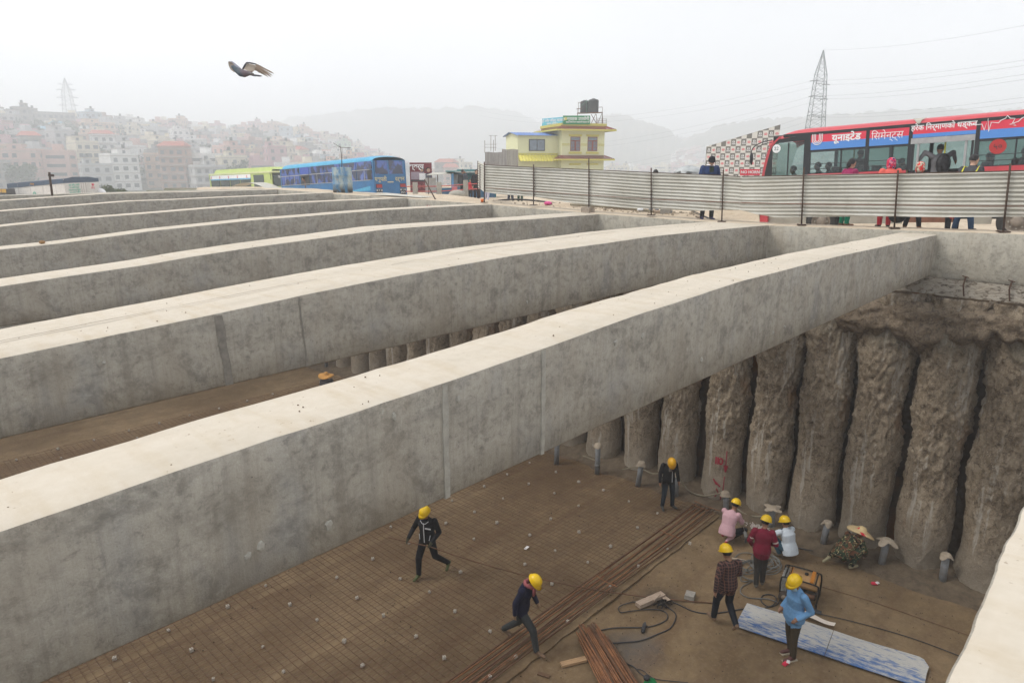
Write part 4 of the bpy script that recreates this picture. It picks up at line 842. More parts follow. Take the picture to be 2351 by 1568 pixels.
# distant pipes in the gap
for px, py in ((712, 868), (752, 880)):
    b = onx(px, py, 17.3); t = thing('standing_pipe', 'blue grey pipe far back in the gap between two beams, %s the distant worker' % ('left of' if px < 730 else 'by'), 'pipe', (17.3, b.y, PZ), group='grey pipes standing at the foot of the piles'); mb = MB(); mb.tube([(0, 0, 0), (0, 0, 1.4)], .085, 14); mb.build('tube', M_pvc, t, True)
# cement dust at pile foot
t = mb = MB()
for k in range(260):
    p = onx(1745 + random.gauss(0, 14), 1222 + random.gauss(0, 5), 17.0); mb.box((17.0 + random.gauss(0, .12), p.y, PZ + .06 + random.random() * .03), (.03, .03, .02), random.random() * 3, taper=.5)
kind(mb.build('dust_crumbs', mat('cement_dust', (.50, .45, .42), 1), None), 'stuff')
# drill in the pink worker's hands
p = fl(1712, 1228, .46); t = thing('power_drill', 'dark power drill held against the pile by the kneeling worker in pink', 'drill', p, math.atan2(.5, .8)); mb = MB(); mb.tube([(-.12, 0, 0), (.12, 0, .0), (.16, 0, 0)], [.045, .045, .03], 10); mb.build('motor_housing', M_cordg, t, True); mb = MB(); mb.tube([(.16, 0, 0), (.42, 0, 0)], .010, 6); mb.build('drill_bit', mat('steel', (.4, .4, .4), .4, 1, var=.1), t); mb = MB(); mb.box((-.09, 0, -.09), (.05, .04, .15)); mb.build('grip', M_cord, t)
# stack of cut bars, lower middle
a0 = fl(1352, 1448, .1); a1 = fl(1437, 1590, .1); d = (a1 - a0); ln = d.length; ang = math.atan2(d.y, d.x)
t = thing('stack_of_bars', 'fanned stack of short rusty bars running off the bottom edge', 'steel bars', a0, ang)
rr = random.Random(4)
for k in range(46):
    lay = k // 16; y = -.30 + .60 * ((k % 16) + .5 * (lay % 2)) / 16 + rr.uniform(-.01, .01); y1 = y * (1.15) + rr.uniform(-.06, .06); x0 = rr.uniform(-.22, .2) + (.25 if y < -.2 or y > .22 else 0)
    mb = MB(); mb.tube([(x0, y, lay * .034 + rr.uniform(0, .015)), (1.2, (y + y1) / 2 + rr.uniform(-.02, .02), lay * .034 + .01), (3.4, y1, lay * .034 + .0)], .0155, 6); mb.build('bar', M_rust2 if rr.random() < .55 else M_rust, t, True)
M_wood = mat('timber', (.42, .27, .15), .9, var=.4, scale=3, bump=.3, bscale=12, stretch=(1, 8, 8)); M_woodd = mat('timber_pale', (.40, .31, .24), .9, var=.35, scale=4, bump=.3, stretch=(1, 8, 8))
def plank(label, q0, q1, w_, h_, mt, dz=.03, name='plank'):
    a, b = fl(*q0, dz), fl(*q1, dz); d = b - a; t = thing(name, label, 'timber', a, math.atan2(d.y, d.x)); mb = MB(); n = 10; P = []
    for i in range(n + 1):
        s_ = d.length * i / n; e = .008 * noise.noise(Vector((s_ * 5, w_, 1))); P.append([(s_, -w_ / 2 + e, 0), (s_, w_ / 2 + e, 0), (s_, w_ / 2 - .004 + e, h_), (s_, -w_ / 2 + .004 + e, h_)])
    mb.grid(P, 0, True); mb.add(P[0], [(3, 2, 1, 0)]); mb.add(P[-1], [(0, 1, 2, 3)]); mb.build('board', mt, t); return t
plank('short timber plank under the left side of the stack of bars', (1288, 1528), (1345, 1514), .13, .05, M_wood)
t = plank('pale timber plank on the scorched patch, crossed by the long rod', (1464, 1393), (1522, 1368), .17, .09, M_woodd)
plank('thin bent wood sliver sticking out behind the scorched plank', (1500, 1380), (1515, 1366), .05, .04, M_woodd, .1, 'wood_scrap')
plank('short wood offcut beside the pale plank on the scorched patch', (1522, 1372), (1535, 1382), .12, .05, M_woodd, .03, 'wood_scrap')
plank('small rust brown splinter left of the stack of bars', (1235, 1545), (1262, 1553), .09, .02, mat('splinter', (.12, .07, .04), .9), .02, 'wood_scrap')
plank('light stick lying in the coil left of the maroon shirted worker', (1680, 1282), (1722, 1290), .05, .03, mat('stick', (.42, .34, .26), .9), .02, 'wood_scrap')
p = fl(1584, 1369, .04); t = thing('concrete_block', 'small grey concrete block on the floor between the scorched plank and the checked shirt', 'block', p, .3); mb = MB(); mb.box((0, 0, .03), (.24, .22, .10), taper=.93); mb.build('block', mat('block_grey', (.30, .28, .25), .9, var=.3, scale=10), t)
mb = MB(); 
for k in range(7):
    a_ = k * .9; mb.tube(smooth_path([(math.cos(a_) * .2, math.sin(a_) * .15, .02), (.05 * math.sin(k), .06 * math.cos(k), .10), (-math.cos(a_ + .6) * .24, math.sin(a_ + 1) * .16, .03)], 5), .012, 5)
p = fl(1523, 1388, .02); t = thing('burnt_scraps', 'charred black scraps under the right end of the pale plank', 'debris', p); kind(mb.build('scraps', mat('charred', (.02, .018, .017), 1), t), 'stuff')
# painted sheet
g = NG('painted_sheet'); X_, Y_, Z_ = g.xyz(); a = g.noise(1.6, 6, .7, g.map((.5, 2.0, 1))); b = g.noise(7, 7, .75, g.map((.5, 1.8, 1)), dist=.5); c2 = g.noise(30, 3, .6, g.map((.3, 1.5, 1)))
edge = g.rng(Y_, .0, .7, .10, -.03)
m_ = g.math('ADD', g.math('ADD', g.math('MULTIPLY', b, .85), g.math('MULTIPLY', a, .25)), g.math('ADD', g.math('MULTIPLY', c2, .25), edge))
c = g.mix(g.rng(m_, .66, .80), (.46, .45, .42), (.055, .135, .33)); c = g.mix(g.rng(c2, .5, .7, 0, .4), c, (.36, .34, .30)); c = g.mix(g.rng(b, .30, .36, .5, 0), c, (.33, .27, .2)); M_sheet = g.done(c, .7, b, .2, .01)
A, B, C_, D_ = fl(1715, 1385, .05), fl(1687, 1437, .05), fl(2100, 1575, .05), fl(2113, 1510, .05)
u = (C_ - B); ln = u.length + .15; ang = math.atan2(u.y, u.x); wd = 1.12
t = thing('painted_sheet', 'long weathered board with worn white and blue paint lying on the floor', 'board', B, ang); 
v2 = Matrix.Rotation(-ang, 3, 'Z') @ (A - B); wd = v2.y
v3 = Matrix.Rotation(-ang, 3, 'Z') @ (D_ - B)
for (f0, f1, k) in ((0, .505, 0), (.508, 1, 1)):
    mb = MB(); P = []
    for i in range(21):
        f_ = f0 + (f1 - f0) * i / 20; s_ = ln * f_; wl_ = v2.y + (v3.y - v2.y) * f_ * 1.0; sh_ = (v2.x) * (1 - f_) + (v3.x - ln + .15) * f_; zz = .015 + .012 * noise.noise(Vector((s_ * 1.1, 0, 2))) + k * .004
        cut = 0
        if f_ > .97: cut = (f_ - .97) * 8
        P.append([(s_, 0, zz - .012), (s_, 0, zz), (s_ + sh_ * .5, wl_ * .5, zz + .004), (s_ + sh_, wl_ - cut, zz + .012 * math.sin(s_ * 2)), (s_ + sh_, wl_ - cut, zz - .012)])
    mb.grid(P); mb.build('panel', M_sheet, t)
p0 = fl(1838, 1412, .09); t = thing('torn_cardboard', 'torn pale piece lying against the far edge of the painted board', 'cardboard', p0, ang); mb = MB(); mb.grid([[(x, 0 + .03 * math.sin(x * 9), .0), (x + .02, .13 + .06 * math.sin(x * 7 + 1), .02)] for x in np.linspace(0, .68, 12)]); mb.build('sheet', mat('cardboard_pale', (.62, .55, .48), .9, var=.15), t)
p0 = fl(1853, 1396, .03); t = thing('dark_rag', 'small dark rag behind the painted board, on the thin cable', 'rag', p0, ang); mb = MB(); mb.grid([[(x, -.06 + .02 * math.sin(x * 20), .0), (x, 0, .05 * math.sin(x / .3 * 3.1)), (x, .07, .0)] for x in np.linspace(0, .3, 9)]); mb.build('cloth', M_cord, t, True)
# litter
M_red = mat('packet_red', (.60, .04, .08), .5, var=.1); M_wht = mat('packet_white', (.75, .72, .72), .6, var=.1)
for px, py, l in ((2007, 1340, 'crumpled red and white packet on the floor right of the straw hat'), (1803, 1524, 'crumpled red and white packet at the feet of the man in light blue')):
    p = fl(px, py, .03); t = thing('cigarette_packet', l, 'litter', p, random.random() * 3); mb = MB(); mb.box((0, 0, .02), (.13, .08, .04), taper=.8); mb.build('box', M_red, t); mb = MB(); mb.box((-.06, .02, .05), (.08, .07, .025), .4, taper=.7); mb.build('lid', M_wht, t)
p = fl(1677, 1254, .03); t = thing('litter_scrap', 'tiny red scrap behind the kneeling worker in pink', 'litter', p); mb = MB(); mb.box((0, 0, 0), (.06, .05, .01), .4); mb.build('scrap', M_red, t)
t = thing('litter_scrap', 'small white scrap on the bar mat above the navy sweatered worker', 'litter', fl(1208, 1258, .09)); t.location = fl(1209, 1257, .10); mb = MB(); mb.box((0, 0, 0), (.16, .07, .01), .2); mb.build('scrap', M_wht, t)
p = fl(1493, 1562, .35); t = thing('green_cloth_bundle', 'bright green cloth bundle with a dark end, cut by the bottom edge', 'cloth', p); mb = MB(); ball(mb, (0, 0, -.15), .17, (1, .8, 1.1), None, 8); mb.build('bundle', cloth('cloth_green', (.01, .20, .06), .5, 1.), t, True); mb = MB(); ball(mb, (-.05, .05, .07), .06, (1.2, 1, .9), None, 6); mb.build('knot', M_cord, t, True)
# small generator on wheels
M_gy = mat('generator_orange', (.52, .20, .03), .5, var=.25, scale=5); M_gt = mat('tank_dusty', (.42, .25, .11), .7, var=.3, scale=4); M_fr = mat('frame_black', (.02, .018, .016), .5, var=.3); M_eng = mat('engine_dark', (.05, .045, .04), .7, var=.5, scale=12, bump=.5)
c = fl(1836, 1378, 0); t = thing('generator', 'portable generator with black tube frame and dusty orange tank behind the man in light blue', 'generator', (c.x + .1, c.y + .05, PZ + .02), math.atan2(-.80, .32) * 1.0)
t.rotation_euler.z = math.atan2(-.83, .18)
Lg, Wg, Hg = .86, .60, .62
t.scale = (.92, .92, .92)
for s in (-1, 1):
    mb = MB(); y = s * Wg / 2; pts = smooth_path([(-Lg / 2, y, .12), (-Lg / 2, y, Hg - .10), (-Lg / 2 + .10, y, Hg), (Lg / 2 - .10, y, Hg), (Lg / 2, y, Hg - .10), (Lg / 2, y, .12)], 5); mb.tube(pts, .020, 8); mb.build('frame_tube', M_fr, t, True)
for x, z in ((-Lg / 2, .13), (Lg / 2, .13), (-Lg / 2 + .08, Hg), (Lg / 2 - .08, Hg), (-.25, Hg)): mb = MB(); mb.tube([(x, -Wg / 2, z), (x, Wg / 2, z)], .018, 8); mb.build('cross_tube', M_fr, t, True)
mb = MB(); P = []
for x, k in ((-.28, .0), (-.27, .9), (-.22, 1), (.36, 1), (.41, .9), (.42, 0)): P.append([(x, -.26 * (.9 + .1 * k), .42), (x, -.27, .42 + .10 * k), (x, -.22, .42 + .20 * k), (x, .22, .42 + .20 * k), (x, .27, .42 + .10 * k), (x, .26 * (.9 + .1 * k), .42)])
mb.grid(P, 0, True); mb.build('fuel_tank', M_gt, t, True)
mb = MB(); mb.cyl((.10, .08, .61), .045, .05, 14); mb.build('fuel_cap', M_fr, t, True); mb = MB(); mb.cyl((-.02, -.10, .615), .03, .02, 12); mb.build('fuel_gauge', M_fr, t, True)
mb = MB(); mb.bb(-.42, -.30, -.24, .24, .18, .58); mb.build('control_panel', mat('panel_grey', (.30, .30, .28), .6, var=.4, scale=10), t); mb = MB(); mb.bb(-.44, -.42, -.2, -.02, .35, .5); mb.bb(-.44, -.42, .05, .2, .35, .5); mb.build('socket_plate', M_wht, t)
mb = MB(); mb.bb(-.27, -.22, -.26, .26, .58, .63); mb.bb(.22, .30, -.26, .26, .625, .66); mb.build('orange_band', M_gy, t)
mb = MB(); mb.tube([(-.26, 0, .27), (.12, 0, .27)], .15, 16); mb.build('alternator', M_eng, t, True); mb = MB(); mb.box((.24, 0, .26), (.28, .34, .28), taper=.85); mb.box((.26, -.20, .33), (.18, .08, .12)); mb.build('engine_block', M_eng, t)
mb = MB(); mb.tube([(.1, -.24, .25), (.36, -.24, .25)], .06, 12); mb.build('muffler', M_rust, t, True); mb = MB(); mb.box((.34, .24, .2), (.12, .1, .14)); mb.build('air_filter', M_wht, t)
for s in (-1, 1):
    w_ = MB(); w_.tube([(-.30, s * .36, .14), (-.30, s * .45, .14)], .14, 20); wo = w_.build('wheel', mat('tyre_dusty', (.07, .055, .045), .9, var=.4), t, True); w2 = MB(); w2.tube([(-.30, s * .355, .14), (-.30, s * .458, .14)], .07, 16); w2.build('rim', mat('rim_dusty', (.25, .20, .15), .8, var=.3), wo, True)
    mb = MB(); mb.tube([(.42, s * .3, .12), (.42, s * .3, .0)], .03, 8); mb.build('foot', M_fr, t)
# ------------------------------------------------------------------ fence on the wall top
M_post = mat('post_rust', (.075, .045, .03), .85, var=.4, scale=12); 
g = NG('corrugated_weathered'); a = g.noise(1.2, 6, .65, g.map((1, 1, .6))); b = g.noise(1, 5, .7, g.map((1, .7, 9))); d = g.noise(9, 5, .7)
c = g.mix(g.rng(a, .35, .7), (.40, .385, .33), (.53, .52, .47)); c = g.mix(g.rng(b, .52, .75, 0, .5), c, (.30, .25, .18)); c = g.mix(g.rng(d, .6, .75, 0, .35), c, (.28, .2, .13)); M_corr = g.done(c, .6, d, .1, .01, .35)
POSTS = [(1112, 466, 1112, 372), (1225, 472, 1225, 378), (1352, 482, 1352, 363), (1495, 495, 1495, 386), (1657, 510, 1661, 391), (1840, 517, 1846, 385), (2053, 525, 2062, 391), (2303, 533, 2320, 376)]
FX = 18.22
def fz(px, py, X=FX): return onx(px, py, X)
pp = []
t = thing('corrugated_fence', 'long fence of horizontal corrugated metal sheets tied to thin rusty posts along the wall top', 'fence', (FX, 0, 0))
for bx_, by_, tx, ty in POSTS:
    b = fz(bx_, by_, FX - .03); tp = fz(tx, ty, FX - .05); pp.append((b, tp)); mb = MB(); o_ = Vector((FX, 0, 0)); mb.tube([b - o_, b.lerp(tp, .5) - o_, tp - o_], .021, 6); mb.box(b - o_ + Vector((0, 0, .015)), (.25, .22, .02), .4); mb.build('post', M_post, t, True)
# an older pair of posts at the left return
TOP = [(1112, 379), (1225, 384), (1352, 390), (1495, 398), (1600, 401), (1657, 403), (1700, 405)], [(1703, 406), (1760, 405), (1843, 402), (2055, 398), (2180, 396), (2303, 393), (2400, 391)]
BOT = [(1112, 441), (1150, 447), (1225, 452), (1352, 473), (1495, 480), (1600, 485), (1657, 483), (1700, 483)], [(1703, 482), (1745, 493), (1790, 500), (1843, 499), (2055, 498), (2180, 500), (2303, 499), (2400, 498)]
SPL = [[1112, 1225, 1290, 1352, 1420, 1495, 1575, 1657, 1702], [1703, 1843, 1950, 2062, 2190, 2320, 2400]]
rr = random.Random(3)
for g_ in (0, 1):
    xs = SPL[g_]
    for i in range(len(xs) - 1):
        mb = MB(); P = []; nz_ = 132; off = rr.uniform(-.01, .012) + (i % 2) * .012 + g_ * .01
        for j in range(15):
            px = xs[i] + (xs[i + 1] - xs[i]) * j / 14 + (1.2 if j == 14 else 0); tp = fz(px, interp(px, TOP[g_]), FX); bt = fz(px, interp(px, BOT[g_]), FX); row = []
            hgt = tp.z - bt.z; full = 1.12
            for k in range(nz_):
                z = tp.z - full * k / (nz_ - 1) * 1.0; 
                if z < bt.z: z = bt.z - .0
                ph = 2 * math.pi * (tp.z - z) / .094; wr_ = .012 * noise.noise(Vector((px * .02, z * 2, 5))) + (.05 * math.exp(-((px - 1118) / 7) ** 2) * noise.noise(Vector((px * .3, z * 9, 1))) if px < 1140 else 0)
                row.append((.017 * math.cos(ph) + wr_ + off - (bt.z < 0) * 0, tp.y, z))
            P.append(row)
        mb.grid(P); mb.build('corrugated_sheet', M_corr, t, True)
for a_, b_ in (((1112, 379), (1352, 390)), ((1352, 390), (1657, 403)), ((1657, 403), (1700, 406)), ((1703, 406), (2062, 399)), ((2062, 399), (2400, 391))):      # top rail and lower tie bar
    p, q = fz(*a_, FX - .035) - Vector((FX, 0, 0)), fz(*b_, FX - .035) - Vector((FX, 0, 0)); mb = MB(); mb.tube([p, p.lerp(q, .5) - Vector((0, 0, .006)), q], .013, 5); mb.build('rail', M_post, t, True)
for a_, b_ in (((1115, 431), (1495, 458)), ((1495, 458), (1800, 468)), ((1703, 466), (2100, 472)), ((2100, 472), (2380, 474))):
    p, q = fz(*a_, FX - .04) - Vector((FX, 0, 0)), fz(*b_, FX - .04) - Vector((FX, 0, 0)); mb = MB(); mb.tube([p, p.lerp(q, .5) - Vector((0, 0, .01)), q], .009, 5); mb.build('tie_bar', mat('tie_rust', (.20, .08, .05), .85, var=.3), t, True)
# the return panel at the left end
t = thing('corrugated_fence', 'short folded back end panel of the corrugated fence with two posts, far left', 'fence', fz(1112, 466))
o_ = fz(1112, 466); P = []
for j in range(8):
    f_ = j / 7; tp = onx(1112 - 14.5 * f_, 378 - 7 * f_, FX + f_ * 1.6); bt = onx(1112 - 14.5 * f_, 441 - 8 * f_, FX + f_ * 1.6); row = []
    for k in range(90):
        z = tp.z + (bt.z - tp.z) * k / 89; ph = 2 * math.pi * (tp.z - z) / .094; row.append(Vector((tp.x, tp.y, z)) + Vector((.4, .9, 0)).normalized() * 0 + Vector((.7, -.7, 0)) * .017 * math.cos(ph) - o_)
    P.append(row)
mb = MB(); mb.grid(P); mb.build('corrugated_sheet', M_corr, t, True)
for px, y0, y1, X in ((1097, 446, 370, FX + 1.62), (1102, 449, 379, FX + 1.0)):
    mb = MB(); mb.tube([onx(px, y0 + 6, X) - o_, onx(px, y1, X) - o_], .022, 6); mb.build('post', M_post, t, True)

# ------------------------------------------------------------------ small things on the wall top
def on_cap(px, py, X=18.5):
    p = onx(px, py, X); return p
p = fz(1352, 484, FX); p.z = wtop(p.y); t = thing('concrete_block', 'concrete block cast around the foot of the tallest fence post', 'block', p); mb = MB(); mb.box((-.06, 0, .09), (.30, .33, .18), taper=.97); mb.build('block', mat('block_stained', (.30, .25, .20), .9, var=.4, scale=9), t)
p = fz(1107, 464, FX - .1); t = thing('orange_cup', 'small orange cup beside the foot of the first fence post', 'cup', p); mb = MB(); mb.tube([(0, 0, 0), (0, 0, .11)], .05, 12, r2=.065); mb.build('cup', mat('orange_plastic', (.75, .17, .03), .5, var=.05), t, True)
p = fz(105 + 0, 557, 8); 
p = ony(107, 560, 17.6); t = thing('snail_shell_stone', 'small brown stone on the fourth beam near the left edge', 'stone', (p.x, 17.95, interp(p.x, BEAMS[3][3]) + .02)); mb = MB(); ball(mb, (0, 0, .03), .05, (1.3, 1, .8), None, 6); mb.build('stone', mat('stone_brown', (.30, .17, .07), .8, var=.4), t, True)
t.name = 'stone'
# blue painted drum
b = onx(781, 433, 18.75); t = thing('steel_drum', 'tall weathered blue drum standing on the wall top in front of the blue bus', 'drum', (18.9, b.y, wtop(b.y)))
g = NG('drum_blue'); X_, Y_, Z_ = g.xyz(); a = g.noise(2.6, 6, .7, g.map((1, 1, .5))); b2 = g.noise(7, 5, .7); c = g.mix(g.rng(a, .42, .58), (.07, .20, .36), (.36, .42, .40)); c = g.mix(g.rng(b2, .55, .68, 0, .7), c, (.42, .30, .15)); lowm = g.math('MULTIPLY', g.rng(Z_, .1, .35, 1, 0), g.rng(a, .4, .5)); c = g.mix(lowm, c, (.05, .04, .03)); M_drum = g.done(c, .75, b2, .3, .02)
mb = MB(); P = []; n = 28; H_ = 1.18; R_ = .46
for z, r_ in ((0, .0), (0, R_ * .96), (.02, R_), (.38, R_), (.40, R_ + .012), (.42, R_), (.78, R_), (.80, R_ + .012), (.82, R_), (H_ - .02, R_), (H_, R_ * .98), (H_, R_ * .9), (H_ - .03, R_ * .9), (H_ - .03, 0)): P.append([(math.cos(2 * math.pi * q / n) * r_, math.sin(2 * math.pi * q / n) * r_, z) for q in range(n)])
mb.grid(P, 0, True); mb.build('drum', M_drum, t, True)
mb = MB(); mb.tube([(0, 0, H_ - .03), (.03, .0, H_ + .55), (0, .02, H_ + .95)], .012, 5); mb.tube([(.06, .05, H_ - .03), (.12, .05, H_ + .9)], .010, 5); mb.tube([(-.25, .2, H_ + 1.1), (.0, .0, H_ + .9), (.4, -.3, H_ + .88)], .010, 5); mb.build('starter_bars', M_post, t)
# loose metal sheets on the cap
def flat_sheet(label, px, py, X, w_, l_, ang, lift, corr=True):
    p = onx(px, py, X); t = thing('metal_sheet', label, 'metal sheet', (p.x, p.y, wtop(p.y) + .03), ang); P = []
    for i in range(13):
        u = i / 12; P.append([(l_ * (u - .5), w_ * (v / 40 - .5), .012 * math.cos(v * .9) * corr + lift * math.sin(u * math.pi) + lift * .4 * u) for v in range(41)])
    mb = MB(); mb.grid(P); mb.build('sheet', M_corr, t, True)
flat_sheet('pale metal sheet lying on the wall top, bowed up in front of the green bus', 590, 437, 19.2, 1.0, 3.2, rad(100), .28, False)
flat_sheet('flat corrugated sheet on the wall top in front of the rear of the blue bus', 920, 440, 18.6, .8, 3.2, rad(95), .03)
flat_sheet('narrow corrugated sheet lying right of the blue drum', 880, 437, 19.1, .5, 2.0, rad(88), .03)
# leaning bar
a_, b_ = onx(1000, 459, 18.3), onx(975, 413, 18.9); t = thing('leaning_rod', 'rusty rod leaning to the left in front of the film poster', 'steel rod', a_); mb = MB(); mb.tube([(0, 0, 0), (b_ - a_) * 1.0], .03, 6); mb.build('rod', M_post, t, True)
a_, b_ = ony(120, 449, 33.6), ony(113, 395, 33.4); t = thing('leaning_pole', 'thin dark pole leaning in front of the white container on the left', 'pole', a_); mb = MB(); mb.tube([(0, 0, 0), (b_ - a_) * .98], .045, 6); mb.tube([(b_ - a_) * .86 + Vector((-.05, 0, 0)), (b_ - a_) * .84 + Vector((.15, 0, 0))], .05, 5); mb.build('pole', M_post, t, True)
# timber and pipes in the sand behind the fence
def gp(px, py, X): p = onx(px, py, X); return Vector((p.x, p.y, G(p.x, p.y)))
M_pipeb = mat('pipe_black', (.03, .03, .03), .6, var=.3)
t0 = gp(1600, 487, 19.8)
for lab, pts, r_, m_ in (('black plastic pipe lying in the sand behind the man in the knitted cap', [(1590, 20.3), (1680, 20.1), (1760, 19.9)], .05, M_pipeb), ('bent olive pipe lying across the rubble behind the second gap', [(1310, 19.9), (1370, 19.8), (1440, 19.7), (1500, 19.9)], .04, M_hose), ('long thin dark pipe on the sand behind the left part of the fence', [(1120, 20.8), (1180, 20.4), (1250, 20.6), (1330, 20.9)], .035, M_pipeb), ('pale timber pole lying in the rubble heap', [(1390, 20.0), (1480, 20.15), (1530, 20.2)], .05, M_woodd)):
    P = [onx(px, 480, X) for px, X in pts]; P = [Vector((p.x, p.y, G(p.x, p.y) + .06)) for p in P]; P = smooth_path(P, 6); t = thing('pipe' if 'pipe' in lab else 'timber_pole', lab, 'pipe' if 'pipe' in lab else 'timber', P[0]); mb = MB(); mb.tube([p - P[0] for p in P], r_, 7); mb.build('tube', m_, t, True)
# rubble stones
mb = MB(); rr = random.Random(12)
for k in range(900):
    px = rr.choice((rr.uniform(1130, 1780), rr.gauss(1440, 60), rr.gauss(1560, 40))); X = rr.uniform(19.35, 22.5); p = onx(px, 480, X); s_ = rr.uniform(.01, .05) * (2 if rr.random() < .06 else 1); mb.box((p.x, p.y, G(p.x, p.y) + s_ * .3), (s_ * 1.5, s_, s_), rr.random() * 3, taper=.6)
kind(mb.build('rubble', mat('rubble', (.36, .30, .23), .95, var=.5, scale=2), None), 'stuff')
M_bag = mat('plastic_bag', (.75, .76, .78), .6, var=.1, bump=.5, bscale=12); M_pink = mat('plastic_pink', (.70, .10, .30), .6, var=.1)
for lab, px, X, r_, m_ in (('white plastic bag in the rubble left of the man in the knitted cap', 1683, 19.9, .13, M_bag), ('white plastic scrap in the rubble right of the blue jeans', 1470, 19.7, .09, M_bag), ('pink plastic scrap on the sand left of the tallest post', 1258, 19.9, .12, M_pink), ('small pale bag behind the rubble near the folded fence end', 1093, 24.5, .15, M_bag), ('crumpled pale bag by the shoes of the man in the knitted cap', 1607, 19.0, .07, M_woodd)):
    p = onx(px, 480, X); t = thing('litter_bag', lab, 'litter', (p.x, p.y, G(p.x, p.y) + .02)); mb = MB(); ball(mb, (0, 0, r_ * .4), r_, (1.5, 1.1, .6), None, 7); mb.build('bag', m_, t, True)
p = onx(1530, 482, 19.9); t = thing('concrete_block', 'grey concrete block standing in the sand beside the blue jeans', 'block', (p.x, p.y, G(p.x, p.y))); mb = MB(); mb.box((0, 0, .16), (.45, .35, .34), .4, taper=.9); mb.build('block', MT['block_grey'], t)

# ------------------------------------------------------------------ people at street level
def gnd(px, X, py=500): p = onx(px, py, X); return Vector((p.x, p.y, G(p.x, p.y)))
def street(label, px, X, face, H, pose={}, gz=None, **k):
    p = gnd(px, X); 
    if gz is not None: p.z = gz
    return person(label, p, face, H, pose, vox=.018, **k)
t, J, HM = street('man in dark knitted cap and blue jacket looking down over the fence', 1622, 18.75, fdir(.05, -1), 1.84, dict(hed=(0, .10, 1.58), nec=(0, .03, 1.46), elR=(.26, .02, 1.15), wrR=(.12, .22, 1.05), elL=(-.26, .02, 1.15), wrL=(-.12, .22, 1.05), anR=(.13, 0, .09), anL=(-.13, 0, .09), knR=(.12, .03, .5), knL=(-.12, .03, .5)),
    top=cloth('jacket_blue', (.02, .045, .13), .4), pants=cloth('trousers_dark', (.02, .022, .022)), shoe=mat('shoe_purple', (.05, .04, .10), .7), head='cap', hatmat=cloth('knit_black', (.015, .015, .018)), look=(0, .9, -.55), skin=M_skin2, extra=shirt_tail(.08, 1.1))
mb = MB(); mb.box((0, .145, 1.36), (.11, .03, .14)); mb.build('sweater_front', cloth('sweater_green', (.02, .035, .02)), t); mb = MB(); mb.tube([(math.cos(a_) * .085, math.sin(a_) * .085 + .03, 1.47) for a_ in np.linspace(0, 6.28, 14)], .022, 6); mb.build('collar', M_wht, t, True)
street('woman in magenta top and green trousers with her hair in a bun', 1940, 19.0, fdir(.85, .2), 1.70, dict(elR=(.22, .06, 1.15), wrR=(.1, .25, 1.1)), top=cloth('top_magenta', (.28, .02, .09)), pants=cloth('salwar_green', (.0, .24, .13), .3), head='hairlong', skin=M_skin2, extra=shirt_tail(.3, 1.2), shoe=mat('shoe_brown', (.20, .10, .05)))
floral = NG('scarf_floral'); a = floral.noise(13, 3, .5); c = floral.mix(floral.rng(a, .45, .47), (.02, .03, .12), (.55, .02, .07)); c = floral.mix(floral.rng(floral.noise(17, 2, .5), .56, .58), c, (.6, .2, .25)); M_fl1 = floral.done(c, .9)
floral = NG('scarf_flowers'); a = floral.noise(15, 3, .5); c = floral.mix(floral.rng(a, .5, .52), (.60, .03, .03), (.5, .45, .35)); c = floral.mix(floral.rng(floral.noise(19, 2, .5), .58, .6), c, (.05, .12, .05)); M_fl2 = floral.done(c, .9)
street('woman in red trousers and coral top with a red and navy headscarf', 2030, 19.05, fdir(.25, .95), 1.70, dict(), top=cloth('top_coral', (.72, .13, .10)), pants=cloth('salwar_red', (.52, .02, .04), .3), head='scarf', hatmat=M_fl1, extra=shirt_tail(.3, 1.15))
p = gnd(2060, 18.95); t = thing('handbag', 'round black bag hanging beside the woman in red trousers', 'bag', (p.x, p.y, .10)); mb = MB(); ball(mb, (0, 0, .2), .19, (.5, 1.1, 1), None, 9); mb.build('bag', cloth('bag_black', (.02, .02, .022)), t, True); mb = MB(); mb.tube(smooth_path([(0, -.12, .3), (0, -.06, .7), (0, .05, .95), (0, .12, .3)], 5), .012, 5); mb.build('strap', M_cord, t)
street('short woman in a floral red headscarf and black leggings facing the bus door', 2096, 19.1, fdir(.55, .80), 1.60, dict(anR=(.16, 0, .09), anL=(-.16, 0, .09)), top=cloth('top_plum', (.05, .03, .05)), head='scarf', hatmat=M_fl2, extra=shirt_tail(.2, 1.15), shoe=mat('shoe_brown', (.2, .1, .05)))
t, J, HM = street('man in grey jacket with yellow trim and blue jeans standing by the bus door', 2213, 19.2, fdir(.75, .55), 1.76, dict(anR=(.16, .05, .09), anL=(-.15, -.05, .09), hed=(.0, .05, 1.6)), top=cloth('jacket_grey', (.055, .058, .065)), pants=cloth('jeans_mid', (.02, .055, .12), .3), head='hair', look=(.6, 1, -.2), skin=M_skin2, extra=shirt_tail(.12, 1.1), shoe=mat('shoe_blackwhite', (.05, .05, .05)))
for s in (-1, 1): mb = MB(); mb.tube([(s * .12, .1, 1.44), (s * .15, -.02, 1.46), (s * .14, -.14, 1.34)], .014, 5); mb.build('yellow_trim', mat('trim_yellow', (.65, .62, .05), .6), t)
street('woman in a bright red hooded shawl stepping up to the bus door', 2188, 20.3, fdir(.1, 1), 1.66, dict(), top=cloth('shawl_red', (.48, .01, .03), .35), head='scarf', hatmat=MT['shawl_red'], extra=shirt_tail(.3, 1.3))
